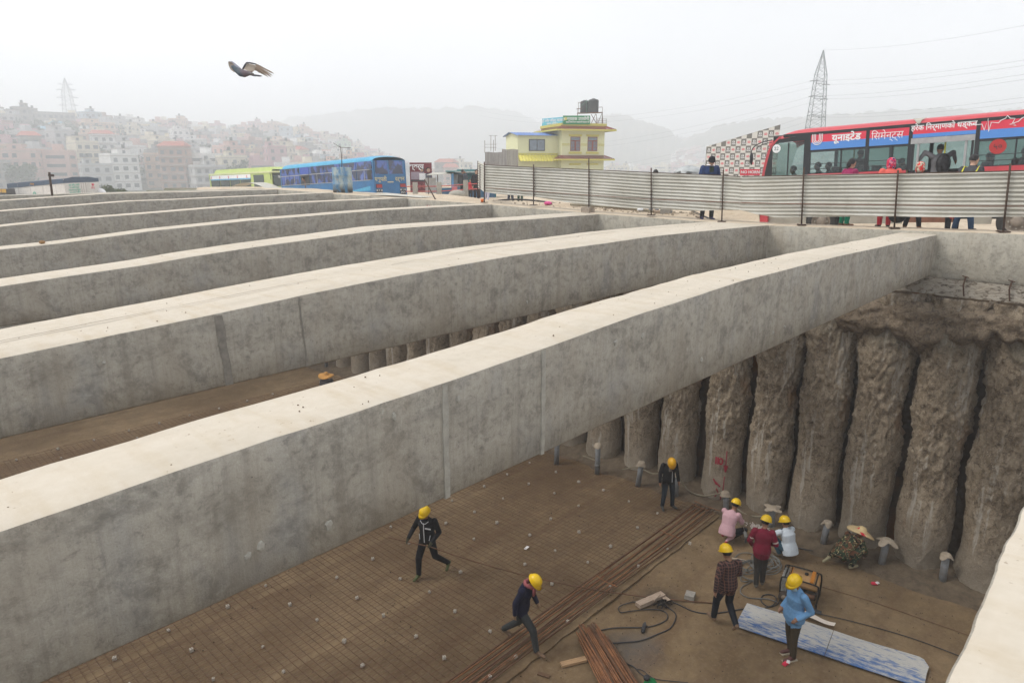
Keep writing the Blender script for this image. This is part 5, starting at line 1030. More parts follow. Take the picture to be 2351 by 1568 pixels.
# legs seen under the fence
street('person in loose blue jeans standing behind the fence by the rubble, only the legs showing', 1500, 20.2, fdir(.3, .9), 1.70, dict(anR=(.10, 0, .09), anL=(-.10, 0, .09)), pants=cloth('jeans_blue2', (.05, .10, .18), .3), top=cloth('cloth_grey2', (.1, .1, .1)), head='hair', gz=-.35)
street('person in dark trousers behind the left part of the fence, only the legs showing', 1172, 27.5, fdir(.3, .9), 1.66, dict(anR=(.16, 0, .09), anL=(-.16, 0, .09)), pants=cloth('trousers_navy', (.02, .03, .06)), head='hair', gz=-.62)
street('person in green trousers behind the left part of the fence, only the legs showing', 1194, 27.8, fdir(.3, .9), 1.6, dict(), pants=cloth('trousers_green', (.02, .06, .04)), head='hair', gz=-.62)
def far_person(label, px, d, face, H, gz, **k):
    p = atd(px, 445, d); p.z = gz; return person(label, p, face, H, vox=.022, **k)
t, J, HM = far_person('man with a dark backpack talking on the phone by the blue kiosk', 1063, 41, fdir(.45, .85), 1.74, -.50, pose=dict(elR=(.26, .1, 1.22), wrR=(.14, .12, 1.50)), top=cloth('jacket_slate', (.07, .08, .10)), pants=cloth('trousers_dark', (.02, .022, .022)), head='hair', look=(.7, .8, 0))
p = t.location; t2 = thing('backpack', 'dark backpack on the back of the man with the phone', 'backpack', (p.x, p.y, p.z + 1.0), t.rotation_euler.z); mb = MB(); mb.box((0, -.22, .2), (.34, .2, .5), taper=.8); mb.build('pack', cloth('bag_black', (.02, .02, .022)), t2)
for v in t2.children: pass
far_person('child in a red and black jacket standing by the concrete fence post', 1080, 39, fdir(.1, -1), 1.22, -.50, pose=dict(), top=cloth('jacket_red', (.55, .02, .03)), pants=cloth('trousers_dark', (.02, .022, .022)), head='hair')
far_person('man half hidden behind the folded end of the corrugated fence', 1094, 36, fdir(.5, -.8), 1.72, -.45, top=cloth('cloth_black', (.012, .012, .014)), head='hair', skin=M_skin2)
far_person('person in pale trousers standing by the kiosk behind the first fence post', 1117, 38, fdir(.5, .8), 1.66, -.55, pants=cloth('trousers_lilac', (.55, .52, .62)), top=cloth('cloth_grey2', (.1, .1, .1)), head='hair')
# ------------------------------------------------------------------ vehicles
def glassmat(name, tint, k=.35):
    m_, n, b = newmat(name); MT[name] = m_; tr = n.nodes.new('ShaderNodeBsdfTransparent'); gl = n.nodes.new('ShaderNodeBsdfGlossy'); mxs = n.nodes.new('ShaderNodeMixShader'); fr_ = n.nodes.new('ShaderNodeFresnel'); fr_.inputs[0].default_value = 1.5
    tr.inputs[0].default_value = (*tint, 1); gl.inputs['Roughness'].default_value = .05; out = n.nodes['Material Output']; n.links.new(fr_.outputs[0], mxs.inputs[0]); n.links.new(tr.outputs[0], mxs.inputs[1]); n.links.new(gl.outputs[0], mxs.inputs[2]); n.links.new(mxs.outputs[0], out.inputs['Surface']); return m_
M_glass = glassmat('glass_tinted', (.60, .70, .68)); M_black = mat('panel_black', (.022, .024, .027), .45, var=.2, scale=3, bump=0); M_busred = mat('bus_red', (.52, .05, .065), .45, var=.18, scale=2.5, bump=.03, spec=.5)
M_skirt = mat('bus_skirt', (.34, .32, .27), .7, var=.22, scale=3, bump=.05); M_tyre = mat('tyre', (.035, .034, .032), .9, var=.3); M_rim = mat('rim_grey', (.26, .22, .18), .7, var=.3); M_bred = mat('banner_red', (.66, .045, .08), .5, var=.06, bump=0); M_bblue = mat('banner_blue', (.085, .25, .62), .5, var=.06, bump=0); M_paint = mat('paint_white', (.78, .78, .78), .6, var=0, bump=0); M_int = mat('interior_grey', (.10, .11, .11), .8, var=.3, scale=3)
M_trimg = mat('aluminium', (.38, .38, .38), .5, .3, var=.2); M_seat = cloth('seat_fabric', (.16, .15, .13))
def slab(mb, s0, s1, t0, t1, y0=0, y1=.05, mi=0): mb.bb(s0, s1, y0, y1, t0, t1, mi)
def wheel(t, s, r, y0, w_):
    P = []; n = 28
    for yy, rr_ in ((.0, r * .62), (.0, r * .94), (.04, r), (w_, r), (w_, .1)): P.append([(s + rr_ * math.cos(2 * math.pi * k / n), y0 + yy, r + rr_ * math.sin(2 * math.pi * k / n)) for k in range(n)])
    mb = MB(); mb.grid(P, 0, True); o = mb.build('wheel', M_tyre, t, True); P = []
    for yy, rr_ in ((.0, r * .62), (.07, r * .55), (.09, r * .35), (.03, r * .30), (.0, r * .16), (.0, .0)): P.append([(s + rr_ * math.cos(2 * math.pi * k / n), y0 + yy, r + rr_ * math.sin(2 * math.pi * k / n)) for k in range(n)])
    mb = MB(); mb.grid(P, 0, True); mb.build('rim', M_rim, o, True)
    mb = MB()
    for k in range(8): a_ = k * math.pi / 4; mb.box((s + r * .40 * math.cos(a_), y0 + .03, r + r * .40 * math.sin(a_)), (.035, .05, .035))
    kind(mb.build('wheel_nuts', M_skirt, o), 'stuff')
def busmat(ox, oy, oz, slope): return frame((ox, oy, oz), (0, -1, slope), (1, 0, 0))
def roofshell(t, L_, H, W, mt, front=1.4, h=.26, name='roof', drop=.42, s0=.3):
    P = []
    for i in range(34):
        s_ = s0 + (L_ - s0) * (i / 33) ** 1.6; k = max(0, (front - s_) / front); dz = -drop * k ** 2.2 - (.10 if i == 33 else 0); row = []
        for j in range(13):
            a_ = math.pi * j / 12; row.append((s_, W / 2 - math.cos(a_) * W / 2 * (1 - .10 * k ** 2), H - h + dz + h * math.sin(a_) ** .55))
        P.append(row)
    mb = MB(); mb.grid(P); return mb.build(name, mt, t, True)
BM = busmat(22.2, 9.62, -.36 - .40, .052); BI = BM.inverted(); t = thing('bus', 'long red roofed city bus with red and blue advertising strips, passengers at its open door', 'bus', mw=BM)
def bl(px, py, X=22.2): return BI @ onx(px, py, X)
q = .40                                            # body bottom above the road
WB = [bl(1857, 350).x, bl(1990, 350).x, bl(2088, 350).x, bl(2241, 350).x, bl(2360, 350).x + .35]     # pillar positions along the bus
tb0, tb1 = q + 2.20, q + 2.66; tw = q + 1.50
mb = MB(); mb.bb(.28, 2.2 - .62, 0, .06, q, tw - .3); mb.bb(2.2 + .62, WB[2] - .05, 0, .06, q, tw); mb.bb(WB[3] + .05, 7.05 - .62, 0, .06, q, tw); mb.bb(7.05 + .62, 10.9, 0, .06, q, tw); mb.bb(1.5, 2.9, .0, .06, q + .78, tw); mb.bb(6.4, 7.7, 0, .06, q + .78, tw); mb.build('side_panel', M_skirt, t)
mb = MB(); mb.bb(WB[0], WB[2] - .05, -.012, .0, tw - .16, tw); mb.bb(WB[3] + .05, 10.9, -.012, .0, tw - .16, tw); mb.build('red_band', M_busred, t)
mb = MB(); mb.bb(.25, 10.9, 2.44, 2.5, q, tw); mb.bb(10.84, 10.9, .06, 2.44, q, q + 2.7); mb.bb(.3, 10.9, .06, 2.44, q + .35, q + .42); mb.bb(.4, 10.8, .1, 2.4, q + 2.70, q + 2.74); mb.build('inner_shell', M_int, t)
roofshell(t, 10.95, q + 2.93, 2.5, M_busred, h=.24, s0=.25)
for k, s_ in enumerate([WB[0], WB[1], WB[2], WB[3], WB[4], WB[4] + 1.6, WB[4] + 3.1]):
    w_ = .10; mb = MB(); mb.bb(s_ - w_ / 2, s_ + w_ / 2, -.006, .06, tw, q + 2.72); mb.build('window_pillar', M_black, t); mb = MB(); mb.bb(s_ - w_ / 2, s_ + w_ / 2, 2.43, 2.5, tw, q + 2.72); mb.build('window_pillar', M_black, t)
mb = MB(); mb.bb(.75, 10.9, -.004, .06, q + 2.66, q + 2.75); mb.bb(1.0, 10.9, 2.44, 2.5, q + 2.3, q + 2.75); mb.build('cant_rail', M_black, t)
M_mid = M_black
for k in range(4):                                  # glazing with advertising strips above
    a_, b_ = WB[k] + .05, WB[k + 1] - .05
    if k == 3: b_ = WB[4] - .05
    mb = MB(); P = (tb0 + tb1) / 2; tt = tb0 + .02 if k != 2 else tb0 + .16
    mb.bb(a_, b_, -.010, .03, (tt + tb1) / 2 - (.05 if k == 2 else 0), tb1, 0); mb.bb(a_, b_, -.010, .03, tt, (tt + tb1) / 2 - (.05 if k == 2 else 0), 1); mb.build('advertising_strip', [M_bred, M_bblue], t)
    if k != 2:
        mb = MB(); mb.bb(a_, b_, .022, .028, tw, tb0 + .02); mb.build('window', M_glass, t)
        mb = MB(); mc = (a_ + b_) / 2 + .12; mb.bb(mc - .018, mc + .018, .0, .045, tw, tb0 - .02); mb.bb(a_, b_, .0, .04, tb0 - .05, tb0 + .02); mb.bb(a_, b_, .0, .04, tw - .01, tw + .03); mb.build('window_frame', M_black, t)
        for tz in (tw + .15, tw + .30): mb = MB(); mb.tube([(a_, -.03, tz), (b_, -.03, tz)], .011, 5); mb.build('guard_bar', M_black, t)
    mb = MB(); mb.bb(a_, b_, 2.46, 2.47, tw, q + 2.3); mb.build('window', M_glass, t)
for k in range(2): mb = MB(); a_ = WB[4] + .05 + k * 1.6; mb.bb(a_, a_ + 1.5, .02, .028, tw, tb0); mb.build('window', M_glass, t); mb = MB(); mb.bb(a_, a_ + 1.5, -.01, .03, (tb0 + tb1) / 2, tb1, 0); mb.bb(a_, a_ + 1.5, -.01, .03, tb0, (tb0 + tb1) / 2, 1); mb.build('advertising_strip', [M_bred, M_bblue], t)
# cab side: black surround, sliding window, red windscreen pillar
def fs(tz): return interp(tz, [(q, .12), (q + .5, .05), (q + 1.2, .06), (q + 1.7, .13), (q + 2.2, .24), (q + 2.45, .34), (q + 2.7, .62)])
tt = [q + .9 + i * .15 for i in range(13)]; mb = MB(); mb.grid([[(fs(z), -.008, z), (fs(z) + .085, -.008, z)] for z in tt]); mb.grid([[(fs(z), -.008, z), (fs(z) - .02, .12, z)] for z in tt]); mb.build('windscreen_pillar', M_busred, t, True)
cw0, cw1 = bl(1774, 360).x, bl(1845, 360).x; ctop = bl(1800, 331).z
mb = MB(); mb.grid([[(fs(z) + .085, -.003, z), (cw0, -.003, z)] for z in tt]); mb.bb(cw1, WB[0], -.003, .05, q + .9, q + 2.68); mb.add([(cw0, -.003, ctop + .03), (cw1, -.003, ctop + .06), (cw1, -.003, q + 2.68), (cw0, -.003, q + 2.60)], [(0, 1, 2, 3)]); mb.build('cab_surround', M_black, t)
mb = MB(); mb.bb(cw0, cw1, .02, .026, q + .9, ctop + .04); mb.build('window', M_glass, t); mb = MB(); mc = cw0 + (cw1 - cw0) * .5; mb.bb(mc - .015, mc + .015, 0, .04, q + .9, ctop + .03); mb.build('window_frame', M_black, t)
mb = MB(); cpt = bl(1783, 342); mb.tube([(cpt.x, -.012, cpt.z), (cpt.x, .0, cpt.z)], .13, 20); mb.build('round_sticker', M_paint, t)
M_ = frame((cpt.x, -.016, cpt.z), (1, 0, 0), (0, 0, 1)); text('lettering', '22', .15, mat('paint_dark', (.03, .08, .08), .7, var=0, bump=0), t, M_, .002)
mb = MB(); P = []
for z in [q + .9 + i * .18 for i in range(10)]: P.append([(fs(z) - .02 - .10 * math.sin(math.pi * v / 8), .12 + 2.26 * v / 8, z) for v in range(9)])
mb.grid(P); mb.build('windscreen', M_glass, t, True)
mb = MB(); P = []
for z in [q, q + .15, q + .5, q + .9]: P.append([(fs(z) - .02 - .12 * math.sin(math.pi * v / 8), .0 + 2.5 * v / 8, z) for v in range(9)])
mb.grid(P); mb.build('front_panel', M_skirt, t, True)
b_ = bl(1748, 491); mb = MB(); mb.box((b_.x + .12, -.03, q + .15), (.26, .12, .42), taper=.9); mb.build('bumper_corner', M_busred, t); 
mb = MB(); b_ = bl(1777, 485); ball(mb, (b_.x, -.02, b_.z), .055, (1.2, .6, .8), None, 6); mb.build('indicator_lamp', mat('amber_lamp', (1., .33, .03), .4, var=0, bump=0, emit=2.2), t, True)
a0, a1, a2 = bl(1775, 322), bl(1738, 340), bl(1731, 362); mb = MB(); mb.tube(smooth_path([(a0.x, -.05, a0.z), ((a0.x + a1.x) / 2, -.18, a0.z - .05), (a1.x, -.28, a1.z), (a2.x, -.30, a2.z)], 5), .018, 6); mb.tube(smooth_path([(a0.x, -.05, a0.z - .07), ((a0.x + a1.x) / 2, -.18, a0.z - .12), (a1.x + .1, -.27, a1.z - .04)], 5), .012, 6); mb.build('mirror_arm', M_black, t, True); mb = MB(); ball(mb, (a2.x + .06, -.32, a2.z - .05), 1, (.045, .08, .20), None, 8); mb.build('wing_mirror', M_black, t, True)
wheel(t, bl(1885, 480).x, .46, .03, .3); wheel(t, bl(2337, 480).x, .46, .03, .3)
for s_ in (bl(1885, 480).x, bl(2337, 480).x):
    mb = MB(); mb.grid([[(s_ + .60 * math.cos(a_), -.002, .46 + .60 * math.sin(a_)), (s_ + .60 * math.cos(a_), .4, .46 + .60 * math.sin(a_))] for a_ in np.linspace(0, math.pi, 16)]); mb.build('wheel_arch', M_black, t, True)
# door opening: header, posts, yellow grab pole, leaf folded low
d0, d1 = WB[2] + .05, WB[3] - .05
mb = MB(); mb.bb(d0 - .03, d1 + .0, -.03, .05, tb0 + .0, tb0 + .15); mb.build('door_header', M_trimg, t)
for s_ in (d0 + .03, d0 + .16, d1 - .05, d1 - .20): mb = MB(); mb.bb(s_ - .025, s_ + .025, -.005, .06, q + .3, tb0); mb.build('door_post', M_trimg if s_ > d0 + .1 and s_ < d1 - .1 else M_black, t)
mb = MB(); s_ = bl(2165, 360).x; mb.tube([(s_, .15, q + .3), (s_, .15, q + 2.6)], .02, 8); mb.build('grab_pole', mat('pole_yellow', (.45, .42, .03), .5, var=.1), t, True)
mb = MB(); mb.bb(d0 - .02, d1 - .22, -.015, .0, q + .04, q + .42); mb.build('step_panel', mat('step_brown', (.20, .09, .055), .8, var=.4, scale=4), t)
for s_ in np.arange(2.0, 10.4, .78):
    if d0 - .4 < s_ < d1 + .1: continue
    for yy in (.3, 1.55): mb = MB(); mb.box((s_, yy + .3, q + .8), (.45, .9, .1)); mb.box((s_ + .22, yy + .3, q + 1.25), (.09, .85, .9), taper=.85); mb.build('seat', M_seat, t)
for s_ in (2.6, 4.1, 7.5): mb = MB(); mb.tube([(s_, .9, q + .4), (s_, .9, q + 2.7)], .02, 6); mb.build('grab_pole', MT['pole_yellow'], t, True)
mb = MB(); mb.tube([(1.6, .8, q + 2.35), (10, .8, q + 2.35)], .018, 6); mb.build('hand_rail', MT['pole_yellow'], t)
dsh = MB(); dsh.bb(.35, .95, .15, 2.3, q + .7, q + 1.15); dsh.build('dashboard', M_black, t); mb = MB(); mb.tube([(1.05 + .12 * math.cos(a_), 1.9 + .0 + .22 * math.sin(a_) - 1.1, q + 1.35 + .18 * math.cos(a_)) for a_ in np.linspace(0, 6.28, 18)], .018, 5); mb.build('steering_wheel', M_black, t, True)
# lettering
def btext(s, px, py, size, sx=1., bold=.0, mt=M_paint, shear=0):
    p = bl(px, py); text('lettering', s, size, mt, t, frame((p.x, -.014, p.z), (1, 0, 0), (0, 0, 1)), .002, sx=sx, bold=bold)
btext('यूनाइटेड', 1943, 316, .27, 1.0, .008); btext('िसमेन्ट्स', 2037, 312, .29, .88, -.002); btext('हरेक िनर्माणको धड्कन', 2166, 290, .20, .9, .003)
p = bl(1877, 320)                                    # emblem: a U of three white lines
for k, r_ in enumerate((.055, .10, .145)):
    mb = MB(); pts = [(p.x - r_, -.016, p.z + .15)] + [(p.x - r_ * math.cos(a_), -.016, p.z - .02 - r_ * math.sin(a_)) for a_ in np.linspace(0, math.pi, 12)] + [(p.x + r_, -.016, p.z + .15)]; mb.tube(pts, .012, 5); mb.build('emblem', M_paint, t)
p = bl(2255, 286); pts = []
for i, (dx, dz) in enumerate([(-.25, .0), (-.12, .0), (0, 0), (.06, -.16), (.12, .14), (.16, -.2), (.2, .03), (.36, .0), (.4, .06), (.5, .10), (.53, .17), (.6, .09), (.7, .08), (.66, -.02), (.74, -.10), (.6, -.06), (.78, .0), (.85, .08), (.92, .1), (.96, .2), (1.02, .1), (1.12, .08), (1.06, 0), (1.2, .02), (1.25, .18), (1.3, -.14), (1.36, .02), (1.9, .02)]): pts.append((p.x + dx, -.016, p.z + dz))
mb = MB(); mb.tube(pts, .010, 4); mb.build('pulse_line', M_paint, t)
p = bl(2291, 337); mb = MB(); mb.tube([(p.x, -.016, p.z), (p.x, -.003, p.z)], .19, 22); mb.build('round_sticker', mat('sticker_red', (.42, .03, .03), .6, var=.1, bump=0), t); text('lettering', '५०', .19, M_black, t, frame((p.x, -.020, p.z), (1, 0, 0), (0, 0, 1)), .002)
mb = MB(); p = bl(2110, 271); mb.add([(p.x - .20, .20, q + 2.90), (p.x + .16, .20, q + 2.90), (p.x + .07, .03, q + 2.835), (p.x + .03, -.008, q + 2.72), (p.x - .02, -.008, q + 2.72), (p.x - .10, .03, q + 2.835)], [(0, 5, 2, 1), (5, 4, 3, 2)]); mb.build('bare_patch', mat('bare_paint', (.45, .42, .36), .8, var=.2), t)
# passengers
def pax(label, px, yy, fa, H, zoff=.42, seated=True, **k):
    s_ = bl(px, 360, 22.2 + yy).x; p = BM @ Vector((s_, yy, q + zoff)); pose = dict(anR=(.1, .42, .09), anL=(-.1, .42, .09), knR=(.12, .42, .45), knL=(-.12, .42, .45), pel=(0, -.02, .48), wai=(0, -.02, .65), che=(0, 0, .85), nec=(0, .02, 1.01), hed=(0, .05, 1.15), shR=(.185, 0, .95), shL=(-.185, 0, .95), elR=(.22, .1, .7), elL=(-.22, .1, .7), wrR=(.14, .3, .62), wrL=(-.14, .3, .62), hiR=(.09, 0, .46), hiL=(-.09, 0, .46)) if seated else k.pop('pose', {})
    k.pop('pose', None); return person(label, p, fa, H, pose, vox=.026, **k)
bk = lambda n_, c: cloth(n_, c)
pax('bus driver in a pale top leaning at the wheel behind the cab window', 1822, .8, fdir(-.9, .3), 1.75, .5, top=bk('top_grey', (.35, .35, .37)), head='hair')
pax('passenger with a bald looking dark head in the first window behind the cab', 1878, .6, fdir(-.9, .3), 1.7, .6, top=bk('top_olive', (.10, .11, .07)), head='hair')
pax('passenger in a dark top in the middle of the first window', 1903, 1.2, fdir(-.9, .2), 1.7, .6, top=bk('cloth_blue2', (.04, .06, .10)), head='hair')
pax('standing passenger in dark clothes at the right end of the first window', 1968, .9, fdir(.9, .2), 1.75, .42, False, top=bk('top_brown', (.06, .04, .04)), head='hair')
pax('passenger in a teal top in the second window, looking right', 2062, .55, fdir(.85, -.1), 1.68, .6, top=bk('top_teal', (.06, .14, .14)), head='hair')
pax('passenger with a cap in the window behind the door, hand on the red sticker', 2262, .5, fdir(.9, -.2), 1.72, .6, top=bk('cloth_dark3', (.03, .03, .035)), head='cap', hatmat=MT['knit_black'])
pax('passenger in dark knitted cap and purple scarf by the last window on the right', 2346, .45, fdir(-.5, -.8), 1.75, .66, top=bk('top_purple', (.06, .02, .07)), head='cap', hatmat=MT['knit_black'], skin=M_skin2)
s_ = bl(2143, 360).x; p = BM @ Vector((s_, .35, q + .38)); td, J, HM = person('man in the bus doorway with his arms raised, seen from behind', p, fdir(.1, 1), 1.78, dict(elR=(.36, .05, 1.52), wrR=(.46, .1, 1.32), elL=(-.36, .05, 1.52), wrL=(-.46, .1, 1.32)), top=bk('top_grey3', (.16, .16, .17)), head='hair', vox=.022)
tp = thing('backpack', 'shiny black backpack on the man in the bus doorway', 'backpack', p + Vector((0, 0, 1.25)), td.rotation_euler.z); mb = MB(); ball(mb, (0, -.26, .0), 1, (.19, .13, .29), None, 9); mb.build('pack', cloth('bag_black2', (.012, .012, .014), .3, .8, .4), tp, True)

# the blue bus further down the road
M_bus2 = mat('bus_blue', (.008, .135, .33), .4, var=.3, scale=1.5, bump=.02, spec=.5); M_bus2l = mat('bus_blue_light', (.06, .34, .55), .45, var=.2, scale=2, bump=.02)
g = NG('curtained_glass'); a = g.noise(1.6, 3, .5, g.map((1, 1, .8))); c = g.mix(g.rng(a, .48, .56), (.022, .028, .065), (.06, .11, .36)); M_cg = g.done(c, .12, spec=.6)
B2 = busmat(26.0, 47.3, -1.42, .052); B2I = B2.inverted(); t = thing('bus', 'old blue bus parked with its rear towards the pit, curtained windows along its side', 'bus', mw=B2)
def b2(zx, zy): return B2I @ onx((1000 + zx * .2977) / 1.701, (580 + zy * .2977) / 1.701, 26.0)
L2, H2, W2, q2 = 11.4, 2.75, 2.55, .3
mb = MB(); mb.bb(.0, L2, 0, W2, .35, 1.42); mb.bb(.0, L2, 0.02, .1, 1.42, 2.62); mb.bb(0, L2, W2 - .08, W2, 1.42, 2.62); mb.bb(.0, .1, 0, W2, 1.42, 2.6); mb.bb(L2 - .08, L2, .05, W2 - .05, 1.42, 2.62); mb.build('body', M_bus2, t)
roofshell(t, L2, 2.93, W2, M_bus2l, h=.34, front=.6, drop=.25, s0=0)
wy0, wy1 = 1.46, 2.58
cols = [(330, 430), (440, 560), (580, 690), (705, 890), (905, 1100), (1155, 1310), (1325, 1520)]
for k, (a_, b_) in enumerate(cols):
    s0, s1 = b2(a_, 350).x, b2(b_, 300).x
    if k == 2:
        mb = MB(); mb.bb(s0, s1, -.012, .02, 2.12, wy1); mb.build('window', mat('glass_blue', (.05, .10, .42), .15, var=.2, bump=0), t); mb = MB(); mb.bb(s0, s1, -.006, .02, wy0 - .1, 2.06); mb.build('open_window', M_black, t); mb = MB(); mb.bb(s0 - .06, s1 + .06, -.10, .0, 2.05, 2.10); mb.build('window_flap', M_trimg, t); continue
    for z0, z1 in ((wy0, 2.05), (2.11, wy1)): mb = MB(); mb.bb(s0, s1, -.012, .02, z0, z1); mb.build('window', M_cg, t)
    if s1 - s0 > 1: mb = MB(); m_ = (s0 + s1) / 2; mb.bb(m_ - .02, m_ + .02, -.018, 0, wy0, 2.05); mb.build('window_frame', M_trimg, t)
mb = MB(); mb.bb(.1, L2 - .35, -.018, .0, 2.055, 2.10); mb.bb(.1, L2 - .35, -.018, 0, wy0 - .035, wy0); mb.build('window_rail', M_trimg, t)
mb = MB(); s0, s1 = b2(1465, 400).x, b2(1520, 400).x; mb.bb(s0, s1, -.02, .0, wy0 + .02, 2.04); mb.build('open_window', M_black, t)
mb = MB(); mb.add([(L2 - 3.2, -.006, .75), (L2 - .4, -.006, 1.08), (L2 - .4, -.006, .80)], [(0, 1, 2)]); mb.build('side_stripe', M_bus2l, t)
def r2(yy, z): return (L2, yy, z)
for y0, y1 in ((.14, 1.12), (1.22, 2.36)): mb = MB(); mb.add([(L2 + .012, y0, 1.78), (L2 + .012, y1, 1.78), (L2 + .006, y1 - (.06 if y1 > 2 else 0), 2.56), (L2 + .006, y0 + (.04 if y0 < 1 else 0), 2.62)], [(0, 1, 2, 3)]); mb.build('rear_window', M_cg, t)
mb = MB(); mb.bb(L2, L2 + .03, .1, 2.4, 1.68, 1.74); mb.bb(L2, L2 + .02, .62, 1.96, .55, .95); mb.build('rear_trim', MT['bus_blue'], t)
MB().build
for y0, nm in ((.16, 'tail_light'), (2.02, 'tail_light')): mb = MB(); mb.bb(L2, L2 + .02, y0 - .02, y0 + .44, .93, 1.18); mb.build('light_surround', M_black, t); mb = MB(); mb.bb(L2 + .02, L2 + .035, y0, y0 + .42, .95, 1.15); mb.build(nm, mat('tail_red', (.35, .03, .03), .4, var=.1, bump=0), t)
for y0, s_ in ((.36, 'बा १ ख\n४९८५'), (2.22, 'बा १ ख\n४९८५')): mb = MB(); mb.bb(L2, L2 + .02, y0 - .22, y0 + .24, .50, .88); mb.build('number_plate', M_black, t); text('lettering', s_, .17, M_paint, t, frame((L2 + .026, y0, .70), (0, 1, 0), (0, 0, 1)), .002)
M_cream = mat('paint_cream', (.55, .50, .33), .7, var=.1, bump=0)
text('lettering', 'पशुपती', .34, M_cream, t, frame((L2 + .022, .52, 1.46), (0, 1, 0), (0, 0, 1)), .004, bold=.008); text('lettering', 'दर्शन', .34, M_cream, t, frame((L2 + .022, 2.02, 1.46), (0, 1, 0), (0, 0, 1)), .004, bold=.008); mb = MB(); mb.bb(L2, L2 + .02, 1.05, 1.5, 1.25, 1.32); mb.build('maker_badge', M_cream, t)
wheel(t, 2.0, .45, .02, .3); wheel(t, 8.2, .45, .02, .3)
mb = MB(); mb.bb(L2 - .1, L2 + .1, .05, W2 - .05, .25, .42); mb.build('bumper', M_black, t)
p = B2 @ b2(640, 430); person('man in a brown jacket leaning out of the open window of the blue bus', (p.x + .12, p.y, p.z - 1.35), fdir(-.75, -.5), 1.7, dict(nec=(0, .1, 1.4), hed=(0, .2, 1.5)), top=cloth('jacket_brown', (.16, .09, .06)), head='hair', vox=.024)
p = B2 @ b2(1505, 420); person('passenger in red behind the last open window of the blue bus', (p.x + .25, p.y, p.z - 1.45), fdir(-.3, -.9), 1.6, dict(), top=cloth('top_red2', (.5, .02, .03)), head='hair', vox=.026)

# green bus behind it, nose towards the pit
M_lime = mat('bus_lime', (.46, .56, .17), .45, var=.15, scale=2, bump=.02); M_limep = mat('bus_lime_pale', (.62, .66, .36), .5, var=.12, scale=2, bump=.02)
fm = frame((33, 75.2, -2.15), (0, -1, .030), (1, 0, 0)); t = thing('bus', 'lime green bus with a blue and white advertising strip, behind the blue bus', 'bus', mw=fm); FI = fm.inverted()
def b3(zx, zy): return FI @ onx((800 + zx * .1361) / 1.701, (600 + zy * .1361) / 1.701, 33)
LL = 13.4; top3 = 2.55
mb = MB(); mb.bb(0, LL, 0, 2.5, .4, 1.2); mb.bb(0, LL, .03, .1, 1.2, top3); mb.bb(0, LL, 2.42, 2.5, 1.2, top3); mb.bb(0, .08, 0, 2.5, 1.2, top3); mb.bb(LL - .1, LL, .1, 2.4, 1.2, 1.3); mb.build('body', M_lime, t)
mb = MB(); mb.bb(.0, LL + .1, -.03, 2.53, top3, top3 + .16); mb.build('roof', M_limep, t); mb = MB(); P = []
for s_, k in ((.9, .3), (1.3, 1), (9.0, 1), (12.8, 1), (13.3, .4)): P.append([(s_, .15, top3 + .16), (s_, .25, top3 + .16 + .38 * k), (s_, 2.25, top3 + .16 + .38 * k), (s_, 2.35, top3 + .16)])
mb.grid(P); mb.build('roof_rack_cover', M_lime, t); mb = MB(); mb.bb(.3, 9.3, -.02, .03, 2.02, 2.5, 0); mb.bb(.3, 9.3, -.03, .03, 2.02, 2.14, 1)
mb.build('advertising_strip', [M_paint, mat('strip_blue', (.10, .38, .62), .5, var=0, bump=0)], t)
for k in range(5): mb = MB(); mb.bb(.5 + k * 2.0, .62 + k * 2.0, -.035, -.02, 2.15, 2.42); mb.build('printed_bottle', M_red, t)
for k in range(4): s0 = .35 + k * 2.25; mb = MB(); mb.bb(s0, s0 + 2.1, -.012, .02, 1.25, 2.0); mb.build('window', mat('glass_dark', (.05, .07, .065), .15, var=.3, scale=1.5, bump=0), t)
mb = MB(); mb.bb(9.9, 11.9, -.012, .02, 1.25, 2.4); mb.build('cab_window', MT['glass_dark'], t); mb = MB(); mb.bb(LL, LL + .03, .2, 2.3, 1.3, 2.35); mb.build('windscreen', MT['glass_dark'], t); text('lettering', 'काठमाडौं', .35, M_paint, t, frame((LL + .04, 1.25, 2.15), (0, 1, 0), (0, 0, 1)), .003)
mb = MB(); mb.tube([(LL - .3, .0, 2.5), (LL + .3, -.2, 2.4), (LL + .35, -.25, 1.9)], .03, 5); mb.build('mirror_arm', M_black, t); wheel(t, 3., .45, .02, .3); wheel(t, 11., .45, .02, .3)

# white container with navy top, far left
c0, c1, c2_ = atd(18, 432, 60), atd(147, 420, 55), atd(228, 425, 60)
def zc(py, d): return 1.5 + (379 - py) / 1567 * d
g = NG('container_white'); a = g.noise(1.2, 4, .6); c = g.mix(g.rng(a, .3, .7), (.50, .48, .45), (.62, .60, .57)); M_cw = g.done(c, .7); M_navy = mat('tarp_navy', (.018, .05, .10), .7, var=.3, scale=2, bump=.3, bscale=4)
t = thing('container', 'long white advertising container with a navy tarpaulin top on the far left', 'container', (c1.x, c1.y, -1.3))
o_ = Vector((c1.x, c1.y, -1.3)); zt0, zb0 = zc(421, 60) + 1.3, zc(431, 60) + 1.3; zt1, zb1 = zc(410, 55) + 1.3, zc(419.5, 55) + 1.3
def L2d(p): return Vector((p.x, p.y, 0)) - Vector((o_.x, o_.y, 0))
A_, Bq, C_q = L2d(c0), L2d(c1), L2d(c2_)
back = Vector((c2_.x, c2_.y, 0)).normalized() * 2.4
def wallq(mb, p, q_, z0p, z1p, z0q, z1q, n=1): mb.add([p + ZU * z0p, q_ + ZU * z0q, q_ + ZU * z1q, p + ZU * z1p], [(0, 1, 2, 3)])
mb = MB(); wallq(mb, A_, Bq, 0, zb0, 0, zb1); mb.build('side_panel', M_cw, t); mb = MB(); wallq(mb, Bq, C_q, 0, zb1, 0, zb1 + .0); mb.build('front_panel', M_cw, t)
